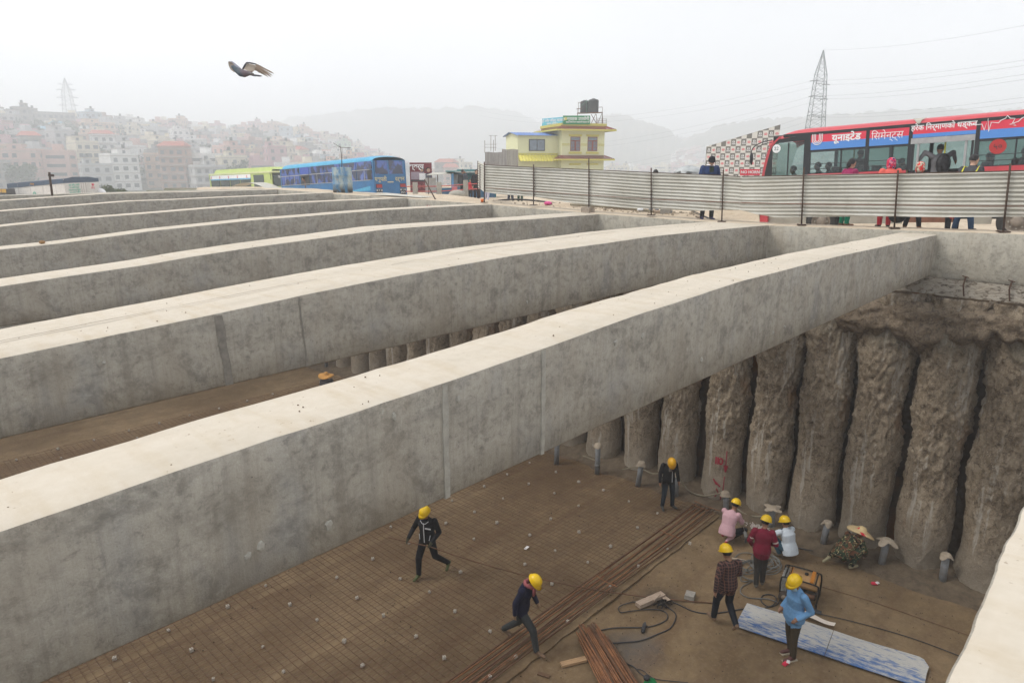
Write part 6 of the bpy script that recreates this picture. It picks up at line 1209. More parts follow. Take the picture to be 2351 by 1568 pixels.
mb = MB(); e_ = (Bq - A_).normalized().cross(ZU) * .04; wallq(mb, A_ + e_, Bq + e_, zb0, zt0, zb1, zt1); mb.add([Bq + ZU * zb1, C_q + ZU * (zb1 - .02), C_q + ZU * (zt1 - .05), Bq.lerp(C_q, .7) + ZU * (zt1 + .12), Bq.lerp(C_q, .25) + ZU * (zt1 + .14), Bq + ZU * zt1], [tuple(range(6))]); mb.add([A_ + ZU * zt0, Bq + ZU * zt1, Bq + back + ZU * zt1, A_ + back + ZU * zt0], [(0, 1, 2, 3)]); mb.add([Bq + ZU * zt1, C_q + ZU * (zt1 - .05), C_q + back + ZU * (zt1 - .05), Bq + back + ZU * zt1], [(0, 1, 2, 3)]); mb.build('tarpaulin', M_navy, t)
mb = MB(); wallq(mb, A_ + back, A_, 0, zt0, 0, zt0); wallq(mb, C_q, C_q + back, 0, zt1 - .05, 0, zt1 - .05); wallq(mb, C_q + back, A_ + back, 0, zt1 - .05, 0, zt0); mb.build('back_panel', M_navy, t)
ux = (Bq - A_).normalized(); ux2 = (C_q - Bq).normalized(); nrm = -fh * .05
mb = MB()
for f_ in (.2, .42, .64, .86): p = A_.lerp(Bq, f_) + nrm; mb.tube([p, p + ZU * 1.2], .012, 4)
kind(mb.build('panel_seams', M_trimg, t), 'stuff')
p = A_.lerp(Bq, .09) + nrm; M_pen = mat('pennant_red', (.35, .02, .06), .7, var=.1, bump=0); mb = MB(); mb.add([p + ZU * (zb0 - .28), p + ZU * (zb0 - 1.1), p + ux * 1.25 + ZU * (zb0 - .95)], [(0, 1, 2)]); mb.build('pennant', M_pen, t)
M_grn = mat('print_green', (.02, .36, .25), .7, var=0, bump=0); p = A_.lerp(Bq, .48) + nrm + ZU * (zb0 - .62)
mb = MB(); mb.tube([p + ux * (.27 * math.cos(a_)) + ZU * (.40 * math.sin(a_)) for a_ in np.linspace(0, 6.28, 20)], .03, 5); mb.tube([p - ZU * .35, p + ZU * .05, p + ZU * .25], [.2, .12, .03], 8); mb.build('emblem', M_grn, t)
for k, s_ in enumerate(('अम्बे सिमेन्ट बनाउँछ', 'घर बलियो र सुन्दर', 'नेपाल मापदण्ड अनुसार', 'उच्च गुणस्तर सिमेन्ट')): p = Bq.lerp(C_q, .27) + nrm + ZU * (zb1 - .18 - .2 * k); text('lettering', s_, .20, M_grn, t, frame(p, ux2, ZU), .01)
for f_ in (.47, .53, .6): p = Bq.lerp(C_q, f_) + nrm; mb = MB(); mb.tube([p, p + ZU * (zb1 - .02)], .015, 4); mb.build('seam', M_rust, t)
p = Bq.lerp(C_q, .80) + nrm + ZU * (zb1 - .22); mb = MB(); mb.tube([p - ux2 * .12, p + ux2 * .12], .10, 8); mb.build('red_emblem', M_red, t); text('lettering', 'सिमेन्ट', .24, M_red, t, frame(p - ZU * .28, ux2, ZU), .01)
text('lettering', 'जगदम्बा', .20, mat('print_orange', (.45, .22, .05), .8, var=0, bump=0), t, frame(A_.lerp(Bq, .47) + nrm * 1.8 + ZU * ((zb0 + zb1) / 2 + .15), ux, ZU), .01)
p = atd(9, 436, 58); t = thing('truck_cab', 'dark truck cab with two yellow windows at the left edge, beside the container', 'truck', (p.x, p.y, -1.3)); mb = MB(); mb.box((0, 0, .42), (1.1, 1.2, .85), AZ - math.pi / 2, taper=.95); mb.build('cab', M_black, t)
for dx in (.1, .52): q_ = RT * (dx + .0) - fh * .75; mb = MB(); mb.box(q_ + ZU * (zc(433, 58) + 1.2), (.36, .04, .3), AZ - math.pi / 2); mb.build('yellow_panel', mat('panel_yellow', (.55, .32, .03), .6, var=.1), t)
p = atd(231, 433, 60); t = thing('minibus', 'white rounded nose of a small vehicle behind the right end of the container', 'van', (p.x, p.y, -1.2)); mb = MB(); ball(mb, (0, 0, .2), 1, (.36, .8, .52), None, 9); mb.build('nose', M_paint, t, True); mb = MB(); ball(mb, (.12, -.25, .2), 1, (.26, .62, .24), None, 8); mb.build('windscreen', M_black, t, True)

# ------------------------------------------------------------------ yellow building
M_yw = mat('wall_lemon', (.60, .61, .39), .85, var=.08, scale=1, bump=.05); M_yt = mat('trim_mustard', (.50, .46, .11), .85, var=.1, bump=0); M_tile = mat('roof_tile', (.30, .065, .05), .8, var=.25, scale=6); M_tile2 = mat('roof_tile_dark', (.22, .04, .035), .8, var=.25, scale=6); M_bwood = mat('window_wood', (.20, .045, .03), .6, var=.2); M_pane = mat('window_pane', (.13, .17, .22), .15, var=.4, scale=5, bump=0, spec=.6)
bo = atd(1289, 379, 65); bo.z = -1.9; YM = frame(bo, fdir(.955, .28), fdir(-.28, .955)); t = thing('building', 'lemon yellow two storey building with red tiled eaves and black water tanks above', 'building', mw=YM)
def zz(py): return 1.5 + (379 - py) / 1567 * 65 + 1.9
W_, D_ = 4.35, 6.0; zt = zz(287)
mb = MB(); mb.bb(0, W_, 0, D_, 0, zt - .25); mb.build('wall', M_yw, t)
mb = MB(); mb.bb(-.12, W_ + .15, -.12, D_ + .1, zt - .27, zt); mb.bb(-.06, W_ + .08, -.06, D_, zt - .45, zt - .27); mb.build('parapet', M_yt, t)
def eave(z0, z1, out, x0=-1., name='tiled_eave', full=True):
    # front slope and left slope, each tile course a raised strip
    o_ = out; mb = MB(); n = 6
    e = [(-o_, -o_), (W_ + o_, -o_)]
    for k in range(n):
        f0, f1 = k / n, (k + 1) / n; a0, a1 = o_ * (1 - f0), o_ * (1 - f1) ; za, zb = z0 + (z1 - z0) * f0, z0 + (z1 - z0) * f1
        mb.add([(-a0, -a0, za + .02), (W_ + a0, -a0, za + .02), (W_ + a1, -a1, zb - .01), (-a1, -a1, zb - .01)], [(0, 1, 2, 3)], k % 2)
        mb.add([(-a0, D_, za + .02), (-a0, -a0, za + .02), (-a1, -a1, zb - .01), (-a1, D_, zb - .01)], [(0, 1, 2, 3)], k % 2)
        mb.add([(W_ + a0, -a0, za + .02), (W_ + a0, D_, za + .02), (W_ + a1, D_, zb - .01), (W_ + a1, -a1, zb - .01)], [(0, 1, 2, 3)], k % 2)
    mb.build(name, [M_tile, M_tile2], t)
    for k in range(26): # ribs
        x = -o_ + (W_ + 2 * o_) * k / 25; xi = max(0, min(W_, x)); m2 = MB(); m2.tube([(x, -o_ - .01, z0 + .03), (xi + (x - xi) * .0, -.01, z1 + .01)], .022, 4, cap=False); m2.build('tile_rib', M_tile2 if k % 2 else M_tile, t)
    mb = MB(); mb.bb(-o_ - .05, W_ + o_ + .05, -o_ - .06, -o_ + .04, z0 - .13, z0 + .02); mb.bb(-o_ - .05, -o_ + .04, -o_ + .04, D_, z0 - .13, z0 + .02); mb.bb(W_ + o_ - .04, W_ + o_ + .05, -o_ + .04, D_, z0 - .13, z0 + .02); mb.build('fascia', M_yt, t)
    mb = MB(); mb.add([(-o_, -o_, z0 - .06), (W_ + o_, -o_, z0 - .06), (W_ + o_, D_, z0 - .06), (-o_, D_, z0 - .06)], [(3, 2, 1, 0)]); mb.build('soffit', M_yw, t)
eave(zz(301), zz(292), .80); eave(zz(366), zz(357.5), .75)
def win(x0, x1, z0, z1, ywall=0):
    f_ = MB(); y = ywall - .04; f_.bb(x0, x1, y, y + .05, z0, z0 + .06); f_.bb(x0, x1, y, y + .05, z1 - .06, z1); f_.bb(x0, x0 + .06, y, y + .05, z0, z1); f_.bb(x1 - .06, x1, y, y + .05, z0, z1); zm = z0 + (z1 - z0) * .72; f_.bb(x0, x1, y, y + .05, zm - .05, zm + .05); xm = (x0 + x1) / 2; f_.bb(xm - .09, xm + .09, y, y + .05, z0, zm)
    for sx in (x0 + (xm - x0) * .5, xm + (x1 - xm) * .56): f_.bb(sx - .015, sx + .015, y, y + .04, z0, zm)
    for k in (1, 2): f_.bb(x0, x1, y, y + .04, z0 + (zm - z0) * k / 3 - .015, z0 + (zm - z0) * k / 3 + .015)
    w_ = f_.build('window', M_bwood, t); p_ = MB(); p_.bb(x0 + .05, x1 - .05, ywall - .012, ywall + .01, z0 + .05, z1 - .05); p_.build('pane', M_pane, w_)
    for zc_, s_ in ((z1 + .12, 1), (z0 - .16, -1)): m2 = MB(); m2.add([(x0 - .12, ywall - .08, zc_ - .09 * s_), (x1 + .12, ywall - .08, zc_ - .09 * s_), (x1 + .17, ywall - .10, zc_ + .09 * s_), (x0 - .17, ywall - .10, zc_ + .09 * s_), (x0 - .12, ywall, zc_ - .09 * s_), (x1 + .12, ywall, zc_ - .09 * s_), (x1 + .17, ywall, zc_ + .09 * s_), (x0 - .17, ywall, zc_ + .09 * s_)], [(0, 1, 2, 3), (0, 4, 5, 1), (3, 2, 6, 7), (0, 3, 7, 4), (1, 5, 6, 2)]); m2.build('lintel', M_yt, t)
win(.86, 1.86, zz(348), zz(316.6)); win(2.62, 3.62, zz(348), zz(316.6))
for x0 in (.8, 2.6): 
    mb = MB(); mb.bb(x0, x0 + 1.15, -.08, 0, zz(379), zz(375.5)); mb.build('lintel', M_yt, t)
for a_, b_ in ((0, .80), (1.92, 2.56), (3.68, W_)): mb = MB(); mb.bb(a_, b_, -.03, .0, zz(333.5), zz(332)); mb.bb(a_, b_, -.03, .0, zz(336), zz(334.8)); mb.build('wall_band', M_yt, t)
# wing
M_blr = mat('roof_blue', (.07, .17, .45), .5, var=.15, scale=3); mb = MB(); mb.bb(-4.05, 0, 1.0, 5.0, 0, zz(313)); mb.add([(-4.05, 1.0, zz(313)), (-4.05, 5.0, zz(313)), (-4.05, 3.0, zz(306))], [(2, 1, 0)]); mb.build('wing_wall', M_yw, t)
P = []
for i in range(61):
    x = -4.35 + 4.6 * i / 60; w2 = .025 * math.cos(i * 1.6); P.append([(x, .65, zz(314) + w2), (x, 3.0, zz(305.5) + w2), (x, 5.3, zz(314) + w2)])
mb = MB(); mb.grid(P); mb.build('wing_roof', M_blr, t, True)
x0, x1 = -2.95, -1.35; f_ = MB(); f_.bb(x0, x1, .95, 1.0, zz(348), zz(322)); wo = f_.build('window', M_black, t)
for a_, b_ in ((x0 + .07, (x0 + x1) / 2 - .03), ((x0 + x1) / 2 + .03, x1 - .07)): p_ = MB(); p_.bb(a_, b_, .93, .955, zz(348) + .07, zz(322) - .07); p_.build('pane', M_pane, wo)
mb = MB(); mb.bb(-4.1, 0.0, .93, 1.0, zz(355), zz(352.5)); mb.build('wall_band', M_yt, t)
P = []
for i in range(81): x = -4.1 + 4.2 * i / 80; w2 = .03 * math.cos(i * 1.1); P.append([(x, .98, zz(356) + w2), (x, .1, zz(370.5) + w2)])
mb = MB(); mb.grid(P); mb.build('awning', mat('awning_yellow', (.62, .55, .10), .6, var=.15, scale=3), t, True)
# tanks and their stand, railings: things standing on the roof
def rp_(px, py, d=66): return atd(px, py, d)
st = rp_(1350, 286, 67); t = thing('tank_stand', 'rusty angle iron stand carrying two black tanks on the yellow building', 'stand', st)
pl = [rp_(1326, 261, 65.5), rp_(1383, 259, 65.5), rp_(1383, 259, 68), rp_(1326, 260.5, 68)]
for p, dx in zip(pl, (0, 0, 0, 0)):
    m2 = MB(); m2.tube([p - st, Vector((p.x, p.y, st.z - .5)) - st], .035, 4); m2.build('leg', M_rust, t)
for a_, b_ in ((0, 1), (1, 2), (2, 3), (3, 0)): m2 = MB(); m2.tube([pl[a_] - st, pl[b_] - st], .05, 4); m2.build('beam', M_rust, t)
for pa, pb in (((1368, 262), (1357, 285)), ((1382, 261), (1372, 285)), ((1357, 263), (1370, 285)), ((1369, 263), (1370, 285)), ((1383, 261), (1384, 286))): m2 = MB(); m2.tube([rp_(*pa, 65.6) - st, rp_(*pb, 65.9) - st], .03, 4); m2.build('brace', M_rust, t)
for pa, pb in (((1326, 250), (1326, 261)), ((1326, 250), (1336, 250)), ((1328, 236), (1328, 260)), ((1328, 236), (1338, 235.5)), ((1374, 247), (1383, 246.5)), ((1383, 246.5), (1383, 260)), ((1323, 251), (1334, 250)), ((1347, 229), (1347, 262)), ((1335, 243), (1347, 233)), ((1347, 232), (1358, 231))): m2 = MB(); m2.tube([rp_(*pa, 65.4) - st, rp_(*pb, 65.4) - st], .022, 4); m2.build('rail', mat('rail_green', (.10, .20, .15), .7) if pa[0] > 1334 and pa[1] < 245 else M_rust, t)
M_tank = mat('tank_black', (.045, .05, .055), .6, var=.2, scale=3, bump=.05)
for lab, px, r_, ht, d in (('black water tank on the stand, left and partly hidden', 1342, .44, 1.16, 66.8), ('larger black water tank on the stand, right', 1362, .50, 1.30, 66.0)):
    p = rp_(px, 260.5, d); t = thing('water_tank', lab, 'water tank', p); P = []; n = 26; zs = [(0, 0), (0, r_)] + [(ht * .9 * k / 12, r_ * (1 if k % 3 else .975)) for k in range(13)] + [(ht * .95, r_ * .8), (ht, r_ * .3), (ht, 0)]
    for z, q_ in zs: P.append([(math.cos(2 * math.pi * v / n) * q_, math.sin(2 * math.pi * v / n) * q_, z) for v in range(n)])
    mb = MB(); mb.grid(P, 0, True); mb.build('shell', M_tank, t, True); mb = MB(); mb.cyl((.0, 0, ht * .96), .15, .09, 14); mb.build('lid', M_tank, t)
t = thing('railing', 'thin roof railing on the right corner of the yellow building', 'railing', rp_(1384, 287, 66)); o_ = t.location.copy()
for px in (1372, 1382, 1392): m2 = MB(); m2.tube([rp_(px, 287, 66) - o_, rp_(px, 274, 66) - o_], .02, 4); m2.build('post', M_rust, t)
for py in (274, 278, 282): m2 = MB(); m2.tube([rp_(1372, py, 66) - o_, rp_(1393, py, 66) - o_], .015, 4); m2.build('rail', M_rust, t)
# sign boards
def board(label, a_, b_, c_, d, col, name='sign_board'):
    A, B_, C2 = atd(*a_, d[0]), atd(*b_, d[1]), atd(*c_, d[0]); t = thing(name, label, 'sign', C2); x = (B_ - A).normalized(); h = (A - C2).length; w2 = (B_ - A).length; fmx = frame(C2 - C2, x, ZU); mb = MB()
    for v in ((0, 0, 0),): pass
    mb.box((w2 / 2, h / 2, -.05), (w2, h, .08), M=fmx); mb.build('panel', col, t); return t, fmx, w2, h
t, fmx, w2, h = board('green sign board with white writing on the roof edge of the yellow building', (1293, 267), (1355, 267), (1293, 286), (63.9, 64.6), mat('sign_green', (.015, .22, .08), .6, var=.08, bump=0))
def bt(t, fmx, s, x, y, size, mt=M_paint, bold=0, sx=1): text('lettering', s, size, mt, t, fmx @ Matrix.Translation((x, y, .0)), .01, bold=bold, sx=sx)
bt(t, fmx, 'ग्राहक', w2 * .33, h * .62, .40, bold=.006); bt(t, fmx, 'उपयोगी', w2 * .76, h * .62, .40, bold=.006); bt(t, fmx, 'बचत तथा ऋण सहकारी संस्था लि', w2 * .53, h * .25, .19, bold=.003)
mb = MB(); mb.tube([fmx @ Vector((.24, h * .64, -.01)), fmx @ Vector((.24, h * .64, .01))], .15, 16); mb.build('round_emblem', mat('sign_gold', (.55, .50, .15), .7, var=0, bump=0), t)
t, fmx, w2, h = board('light blue sign board with white writing, slanting away left of the green one', (1244, 274), (1291, 270), (1244, 291.5), (69.5, 64.2), mat('sign_cyan', (.10, .42, .52), .6, var=.08, bump=0))
bt(t, fmx, 'श्री गणेश विकास सहकारी', w2 * .52, h * .66, .36, sx=1.9); bt(t, fmx, 'संस्था लिमिटेड', w2 * .52, h * .3, .26, sx=2.2)
# board wall and terrace rail to the left
A, B_ = atd(1113.5, 350, 58), atd(1190, 345, 60); t = thing('board_wall', 'weathered grey vertical board wall left of the yellow building', 'wall', (A.x, A.y, -.8)); o_ = t.location.copy(); u = Vector((B_.x - A.x, B_.y - A.y, 0)); n = 24
for k in range(n):
    p = u * (k / n); q_ = u * ((k + .93) / n); ztop = 1.5 + (379 - (351 if k < 12 else 344)) / 1567 * 59 + .8 + .02 * math.sin(k * 7); mb = MB(); off = fh * (.02 * (k % 2)); mb.add([p + off, q_ + off, q_ + off + ZU * ztop, p + off + ZU * ztop, p + off + fh * .05 + ZU * ztop, q_ + off + fh * .05 + ZU * ztop], [(0, 1, 2, 3), (3, 2, 5, 4)]); mb.build('board', mat('board_grey', (.27, .25, .23), .9, var=.45, scale=1.5, stretch=(6, 6, .4)), t)
t = thing('terrace_frame', 'thin metal posts and rail standing above the grey board wall', 'railing', atd(1140, 350, 64)); o_ = t.location.copy()
for px, y0, y1 in ((1113, 351, 323), (1127, 347, 312), (1137, 347, 312), (1133, 350, 322)): m2 = MB(); m2.tube([atd(px, y0, 64) - o_, atd(px, y1, 64) - o_], .03, 4); m2.build('post', M_rust, t)
for a_, b_, y in ((1122, 1142, 312), (1113, 1140, 332), (1113, 1140, 339)): m2 = MB(); m2.tube([atd(a_, y, 64) - o_, atd(b_, y, 64) - o_], .02, 4); m2.build('rail', M_trimg, t)

# ------------------------------------------------------------------ checked advertising wall
A, B_ = atd(1620, 379, 33.5), atd(1778, 379, 30.2); A.z = B_.z = 0; u = (B_ - A); wl = u.length; u.normalize(); t = thing('advertising_wall', 'grey and white checked advertising wall with sloping top, beside the front of the red bus', 'advertising wall', (A.x, A.y, -.5)); cw, chh = .295, .315; zr = 1.5 + (379 - 338.5) / 1567 * 33 + .5
M_cg1 = mat('check_grey', (.16, .155, .14), .8, var=.15, scale=3, bump=0); M_cg2 = mat('check_white', (.56, .54, .50), .8, var=.08, scale=3, bump=0); mb = MB(); cells = []
nx = int(wl / cw) + 1
def ztop(x): return zr + .02 + x / wl * .80
for i in range(nx):
    for j in range(-6, 9):
        z0, z1 = zr - chh * (j + 1), zr - chh * j; z0, z1 = (zr + chh * (-j - 1), zr + chh * (-j)) ; x0, x1 = i * cw, (i + 1) * cw
        if z1 <= 0 or z0 > ztop(x1): continue
        za, zb = min(z1, ztop(x0)), min(z1, ztop(x1)); z0 = max(z0, 0)
        if za < z0: za = z0
        mb.add([u * x0 + ZU * z0, u * x1 + ZU * z0, u * x1 + ZU * zb, u * x0 + ZU * za], [(0, 1, 2, 3)], (i + j) % 2)
        if min(za, zb) - z0 > chh * .8 and j < 5: cells.append((x0 + cw / 2, (z0 + z1) / 2, (i + j) % 2))
bk_ = fh * .06; mb.add([u * 0 + bk_, u * wl + bk_, u * wl + bk_ + ZU * ztop(wl), bk_ + ZU * ztop(0), ZU * ztop(0), u * wl + ZU * ztop(wl)], [(3, 2, 1, 0), (4, 5, 2, 3)], 0); mb.build('printed_sheet', [M_cg1, M_cg2], t)
def textmesh(s, size, bold=0):
    c = bpy.data.curves.new('t', 'FONT'); c.body = s; c.size = size; c.align_x = 'CENTER'; c.align_y = 'CENTER'; c.resolution_u = 1; c.offset = bold; o = bpy.data.objects.new('t', c); COL.objects.link(o); bpy.context.view_layer.update(); me = bpy.data.meshes.new_from_object(o.evaluated_get(bpy.context.evaluated_depsgraph_get())); bpy.data.objects.remove(o); r = ([tuple(v.co) for v in me.vertices], [tuple(p.vertices) for p in me.polygons]); return r
tv, tf = textmesh('TATA', .085, .003); gv, gf = textmesh('GD', .13, .004); nb = -fh * .012; mw, mr = MB(), MB()
for x, z, k in cells:
    o_ = u * x + ZU * z + nb
    if k == 0:
        mw.add([o_ + u * v[0] + ZU * (v[1] - .06) for v in tv], tf)
        for s_ in (-1, 1): mw.add([o_ + u * (s_ * .012) + ZU * .0, o_ + u * (s_ * .055) + ZU * .0, o_ + u * (s_ * .065) + ZU * .05, o_ + u * (s_ * .035) + ZU * .085, o_ + u * (s_ * .012) + ZU * .09, o_ + u * (s_ * .03) + ZU * .04], [(0, 1, 2, 5), (5, 2, 3, 4)])
    else: mr.add([o_ + u * v[0] + ZU * (v[1]) for v in gv], gf)
kind(mw.build('printed_emblems', M_paint, t), 'stuff'); kind(mr.build('printed_emblems', M_red, t), 'stuff')
p = atd(1722, 396, 29.6); tt_ = thing('sign_board', 'small red NO HORN board at the foot of the checked wall', 'sign', p); mb = MB(); mb.box((0, 0, 0), (.86, .04, .26), AZ - math.pi / 2); mb.build('panel', M_bred, tt_); text('lettering', 'NO HORN', .17, M_paint, tt_, frame(-fh * .03, RT, ZU), .004, bold=.004)
# ribbed tank behind the fence
p = atd(1581, 395, 29); t = thing('water_tank', 'wide ribbed black tank with a pale plastic sheet on it, left of the knitted cap', 'water tank', (p.x, p.y, -.35)); P = []; n = 30; r_ = .62
for k in range(27): z = 1.55 * k / 26; P.append([(math.cos(2 * math.pi * v / n) * (r_ + .02 * math.cos(k * 2.1)), math.sin(2 * math.pi * v / n) * (r_ + .02 * math.cos(k * 2.1)), z) for v in range(n)])
P.append([(math.cos(2 * math.pi * v / n) * r_ * .5, math.sin(2 * math.pi * v / n) * r_ * .5, 1.72) for v in range(n)]); P.append([(0, 0, 1.75)] * n); mb = MB(); mb.grid(P, 0, True); mb.build('shell', mat('tank_ribbed', (.06, .065, .06), .6, var=.4, scale=2), t, True)
P = [[(math.cos(2 * math.pi * v / n) * q_ * (1 + .06 * math.sin(v * 2.1)), math.sin(2 * math.pi * v / n) * q_, z + .03 * math.sin(v * 1.3)) for v in range(n)] for q_, z in ((.0, 1.80), (.3, 1.76), (.5, 1.68), (.63, 1.50), (.66, 1.30))]; mb = MB(); mb.grid(P, 0, True); mb.build('plastic_sheet', mat('plastic_film', (.40, .42, .42), .4, var=.3, scale=4, bump=.5), t, True)

# ------------------------------------------------------------------ kiosk, poster, posts at the left of the fence
M_kb = mat('kiosk_blue', (.035, .12, .22), .7, var=.3, scale=2); M_kt = mat('kiosk_teal', (.03, .16, .19), .7, var=.3, scale=2); M_kl = mat('kiosk_lightblue', (.10, .30, .58), .6, var=.15)
ko = atd(1036, 379, 44); ko.z = -.6; KM = frame(ko, fdir(1, .12), fdir(-.12, 1)); t = thing('kiosk', 'blue sheet metal kiosk with a teal overhanging roof behind the red railing', 'kiosk', mw=KM)
def kz(py): return 1.5 + (379 - py) / 1567 * 44 + .6
mb = MB(); mb.bb(0, .14, 0, .1, 0, kz(398)); mb.build('corner_post', M_kl, t); mb = MB(); mb.bb(.14, 2.9, .9, 1.0, 0, kz(396)); mb.bb(2.8, 2.9, .0, .9, 0, kz(396)); mb.bb(0, .05, .1, 1.0, 0, kz(396)); mb.build('wall', M_kt, t); mb = MB(); mb.bb(-1.0, 2.8, -.02, .05, 0, kz(430)); mb.build('counter_front', M_kb, t); mb = MB(); mb.bb(.14, .75, .3, .35, 0, kz(400)); mb.build('door', mat('kiosk_grey', (.25, .26, .27), .7, var=.2), t)
mb = MB(); mb.bb(-.35, 3.2, -.5, 1.3, kz(394), kz(392)); mb.bb(.4, 3.0, -.1, 1.3, kz(391.8), kz(389)); mb.build('roof', mat('roof_teal', (.08, .24, .24), .6, var=.3), t)
t2 = thing('awning', 'pale sheet awning on thin poles at the left of the blue kiosk', 'awning', mw=KM.copy()); mb = MB(); mb.add([(-1.6, -.4, kz(402)), (-.1, -.5, kz(399)), (.3, .6, kz(395)), (-1.2, .7, kz(397)), (-1.6, -.4, kz(402) + .03), (-.1, -.5, kz(399) + .03), (.3, .6, kz(395) + .03), (-1.2, .7, kz(397) + .03)], [(3, 2, 1, 0), (4, 5, 6, 7), (0, 1, 5, 4), (0, 4, 7, 3)]); mb.build('sheet', M_corr, t2)
for x in (-1.5, -.9): mb = MB(); mb.tube([(x, -.3, 0), (x, -.3, kz(400))], .03, 6); mb.build('pole', M_post, t2)
mb = MB(); mb.bb(-1.7, -1.0, .3, .5, .3, kz(408)); mb.build('display_box', mat('box_pale', (.45, .44, .42), .7, var=.2), t2)
p = atd(984, 445, 45); tt_ = thing('poster_board', 'large film poster board in maroon and white beside the blue bus', 'poster', atd(943, 442, 45)); o_ = tt_.location.copy(); fm2 = frame((0, 0, 0), fdir(1, .1), ZU); k_ = 45 / 1567
mb = MB(); mb.box((49 * k_ / 2, 66 * k_ / 2, -.05), (50 * k_, 66 * k_, .08), M=fm2, mi=0); mb.build('panel', mat('poster_maroon', (.17, .015, .025), .6, var=.1, bump=0), tt_)
mb = MB(); mb.box((17 * k_, 37 * k_, .0), (30 * k_, 17 * k_, .012), M=fm2); mb.build('pale_picture', mat('poster_pale', (.36, .29, .34), .7, var=.35, scale=1.6, bump=0), tt_)
for x, s_ in ((28, .8), (41, 1.)):
    mb = MB(); c_ = fm2 @ Vector((x * k_, 50 * k_, .012)); mb.tube([c_, c_ - fh * .01], .16 * s_ * (1.2 if x < 30 else 1), 14); mb.build('printed_hair', M_hair, tt_); mb = MB(); c_ = fm2 @ Vector(((x + (-1 if x < 30 else 1)) * k_, 49 * k_, .03)); mb.tube([c_, c_ - fh * .01], .12 * s_, 14); mb.build('printed_face', M_skin2, tt_); mb = MB(); mb.box((x * k_, 35 * k_, .02), (.42, .42, .01), M=fm2, taper=1); mb.build('printed_shirt', M_paint if x < 30 else mat('print_slate', (.09, .10, .13), .7, var=0, bump=0), tt_)
text('lettering', 'ऐश्वर्य', .42, M_paint, tt_, fm2 @ Matrix.Translation((11 * k_, 57 * k_, .03)), .005, bold=.01); mb = MB(); mb.box((25 * k_, 26 * k_, .005), (48 * k_, 3 * k_, .01), M=fm2); mb.build('black_band', M_black, tt_); text('lettering', 'आज देखी', .4, mat('print_rose', (.50, .16, .14), .7, var=0, bump=0), tt_, fm2 @ Matrix.Translation((24 * k_, 12 * k_, .01)), .005)
t = thing('railing', 'concrete posts with two red painted rails in front of the kiosk', 'railing', atd(953, 443, 36)); o_ = t.location.copy(); M_cp = mat('post_concrete', (.36, .34, .29), .9, var=.25, scale=6)
cps = []
for px, yt, yb, d in ((953, 419, 446, 37), (1008, 418.5, 450, 36.5), (1069, 414, 453, 35.5)):
    a_, b_ = atd(px, yt, d) - o_, atd(px, yb, d) - o_; b_ = Vector((a_.x, a_.y, b_.z)); cps.append((a_, b_)); mb = MB(); mb.box((a_ + b_) / 2, (.30, .26, (a_ - b_).length), AZ, taper=.92); mb.build('post', M_cp, t)
M_rail = mat('rail_red', (.42, .08, .07), .6, var=.2)
ends = [cps[0][0] + (cps[0][0] - cps[1][0]) * .4] + [c_[0] for c_ in cps] + [cps[2][0] + (cps[2][0] - cps[1][0]) * .5]
for dz in (.22, .48):
    for k in range(4): mb = MB(); mb.tube([ends[k] - ZU * dz, ends[k + 1] - ZU * dz], .028, 6); mb.build('rail', M_rail, t)
p = atd(1050, 452, 35); t = thing('stone', 'large pale stone lying at the foot of the right railing post', 'stone', p); mb = MB(); ball(mb, (0, 0, .12), .28, (1.9, 1.2, .8), None, 8); mb.build('stone', M_cp, t, True)
p = atd(1044, 447, 40); t = thing('painted_block', 'pink block in front of the kiosk counter', 'block', p); mb = MB(); mb.box((0, 0, .2), (.45, .3, .5), AZ, taper=.95); mb.build('block', mat('block_pink', (.50, .14, .16), .8, var=.3), t)
# weeds along the railing
mb = MB(); rr = random.Random(5)
for k in range(700):
    px = rr.choice((rr.uniform(1000, 1060), rr.uniform(940, 990), rr.gauss(1140, 12))); p = atd(px, 448, 36 + rr.uniform(-1, 3)); z = G(p.x, p.y); h_ = rr.uniform(.05, .2); a_ = rr.random() * 6.28; d_ = Vector((math.cos(a_), math.sin(a_), 0)); mb.add([(p.x, p.y, z - .02), Vector((p.x, p.y, z)) + d_ * .03, Vector((p.x, p.y, z + h_)) + d_ * .09], [(0, 1, 2)])
kind(mb.build('weeds', mat('weeds', (.14, .15, .04), .9, var=.4), None), 'stuff')
# ------------------------------------------------------------------ hillside town
HC = [('pink', (.62, .34, .27)), ('cream', (.66, .57, .38)), ('pale grey', (.42, .42, .42)), ('white', (.70, .69, .66)), ('peach', (.68, .42, .26)), ('brick red', (.33, .14, .09)), ('bare concrete', (.27, .26, .24)), ('yellow', (.68, .52, .20)), ('light green', (.36, .55, .36)), ('pale blue', (.34, .46, .55)), ('rose', (.55, .27, .30)), ('terracotta', (.45, .22, .13))]
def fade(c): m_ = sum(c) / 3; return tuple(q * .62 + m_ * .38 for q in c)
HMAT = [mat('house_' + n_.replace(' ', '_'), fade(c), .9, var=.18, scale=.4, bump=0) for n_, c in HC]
M_hwin = mat('house_window', (.085, .095, .11), .5, var=.4, scale=.6, bump=0, spec=.5); M_hslab = mat('house_slab', (.38, .35, .31), .9, var=.2, scale=.5, bump=0); M_hroof = mat('house_roof_flat', (.34, .32, .29), .95, var=.3, scale=.5, bump=0); M_htile = mat('house_roof_red', (.36, .11, .08), .9, var=.2, scale=.5, bump=0); M_tin = mat('house_roof_tin', (.18, .33, .42), .6, var=.2, scale=.5, bump=0)
wpan = {}
def pane_mesh(w_, h_):
    k = (w_, h_)
    if k not in wpan: mb = MB(); mb.bb(-w_ / 2, w_ / 2, -.06, .05, 0, h_); me = mb.mesh('window'); me.materials.append(M_hwin); wpan[k] = me
    return wpan[k]
PLACES = []
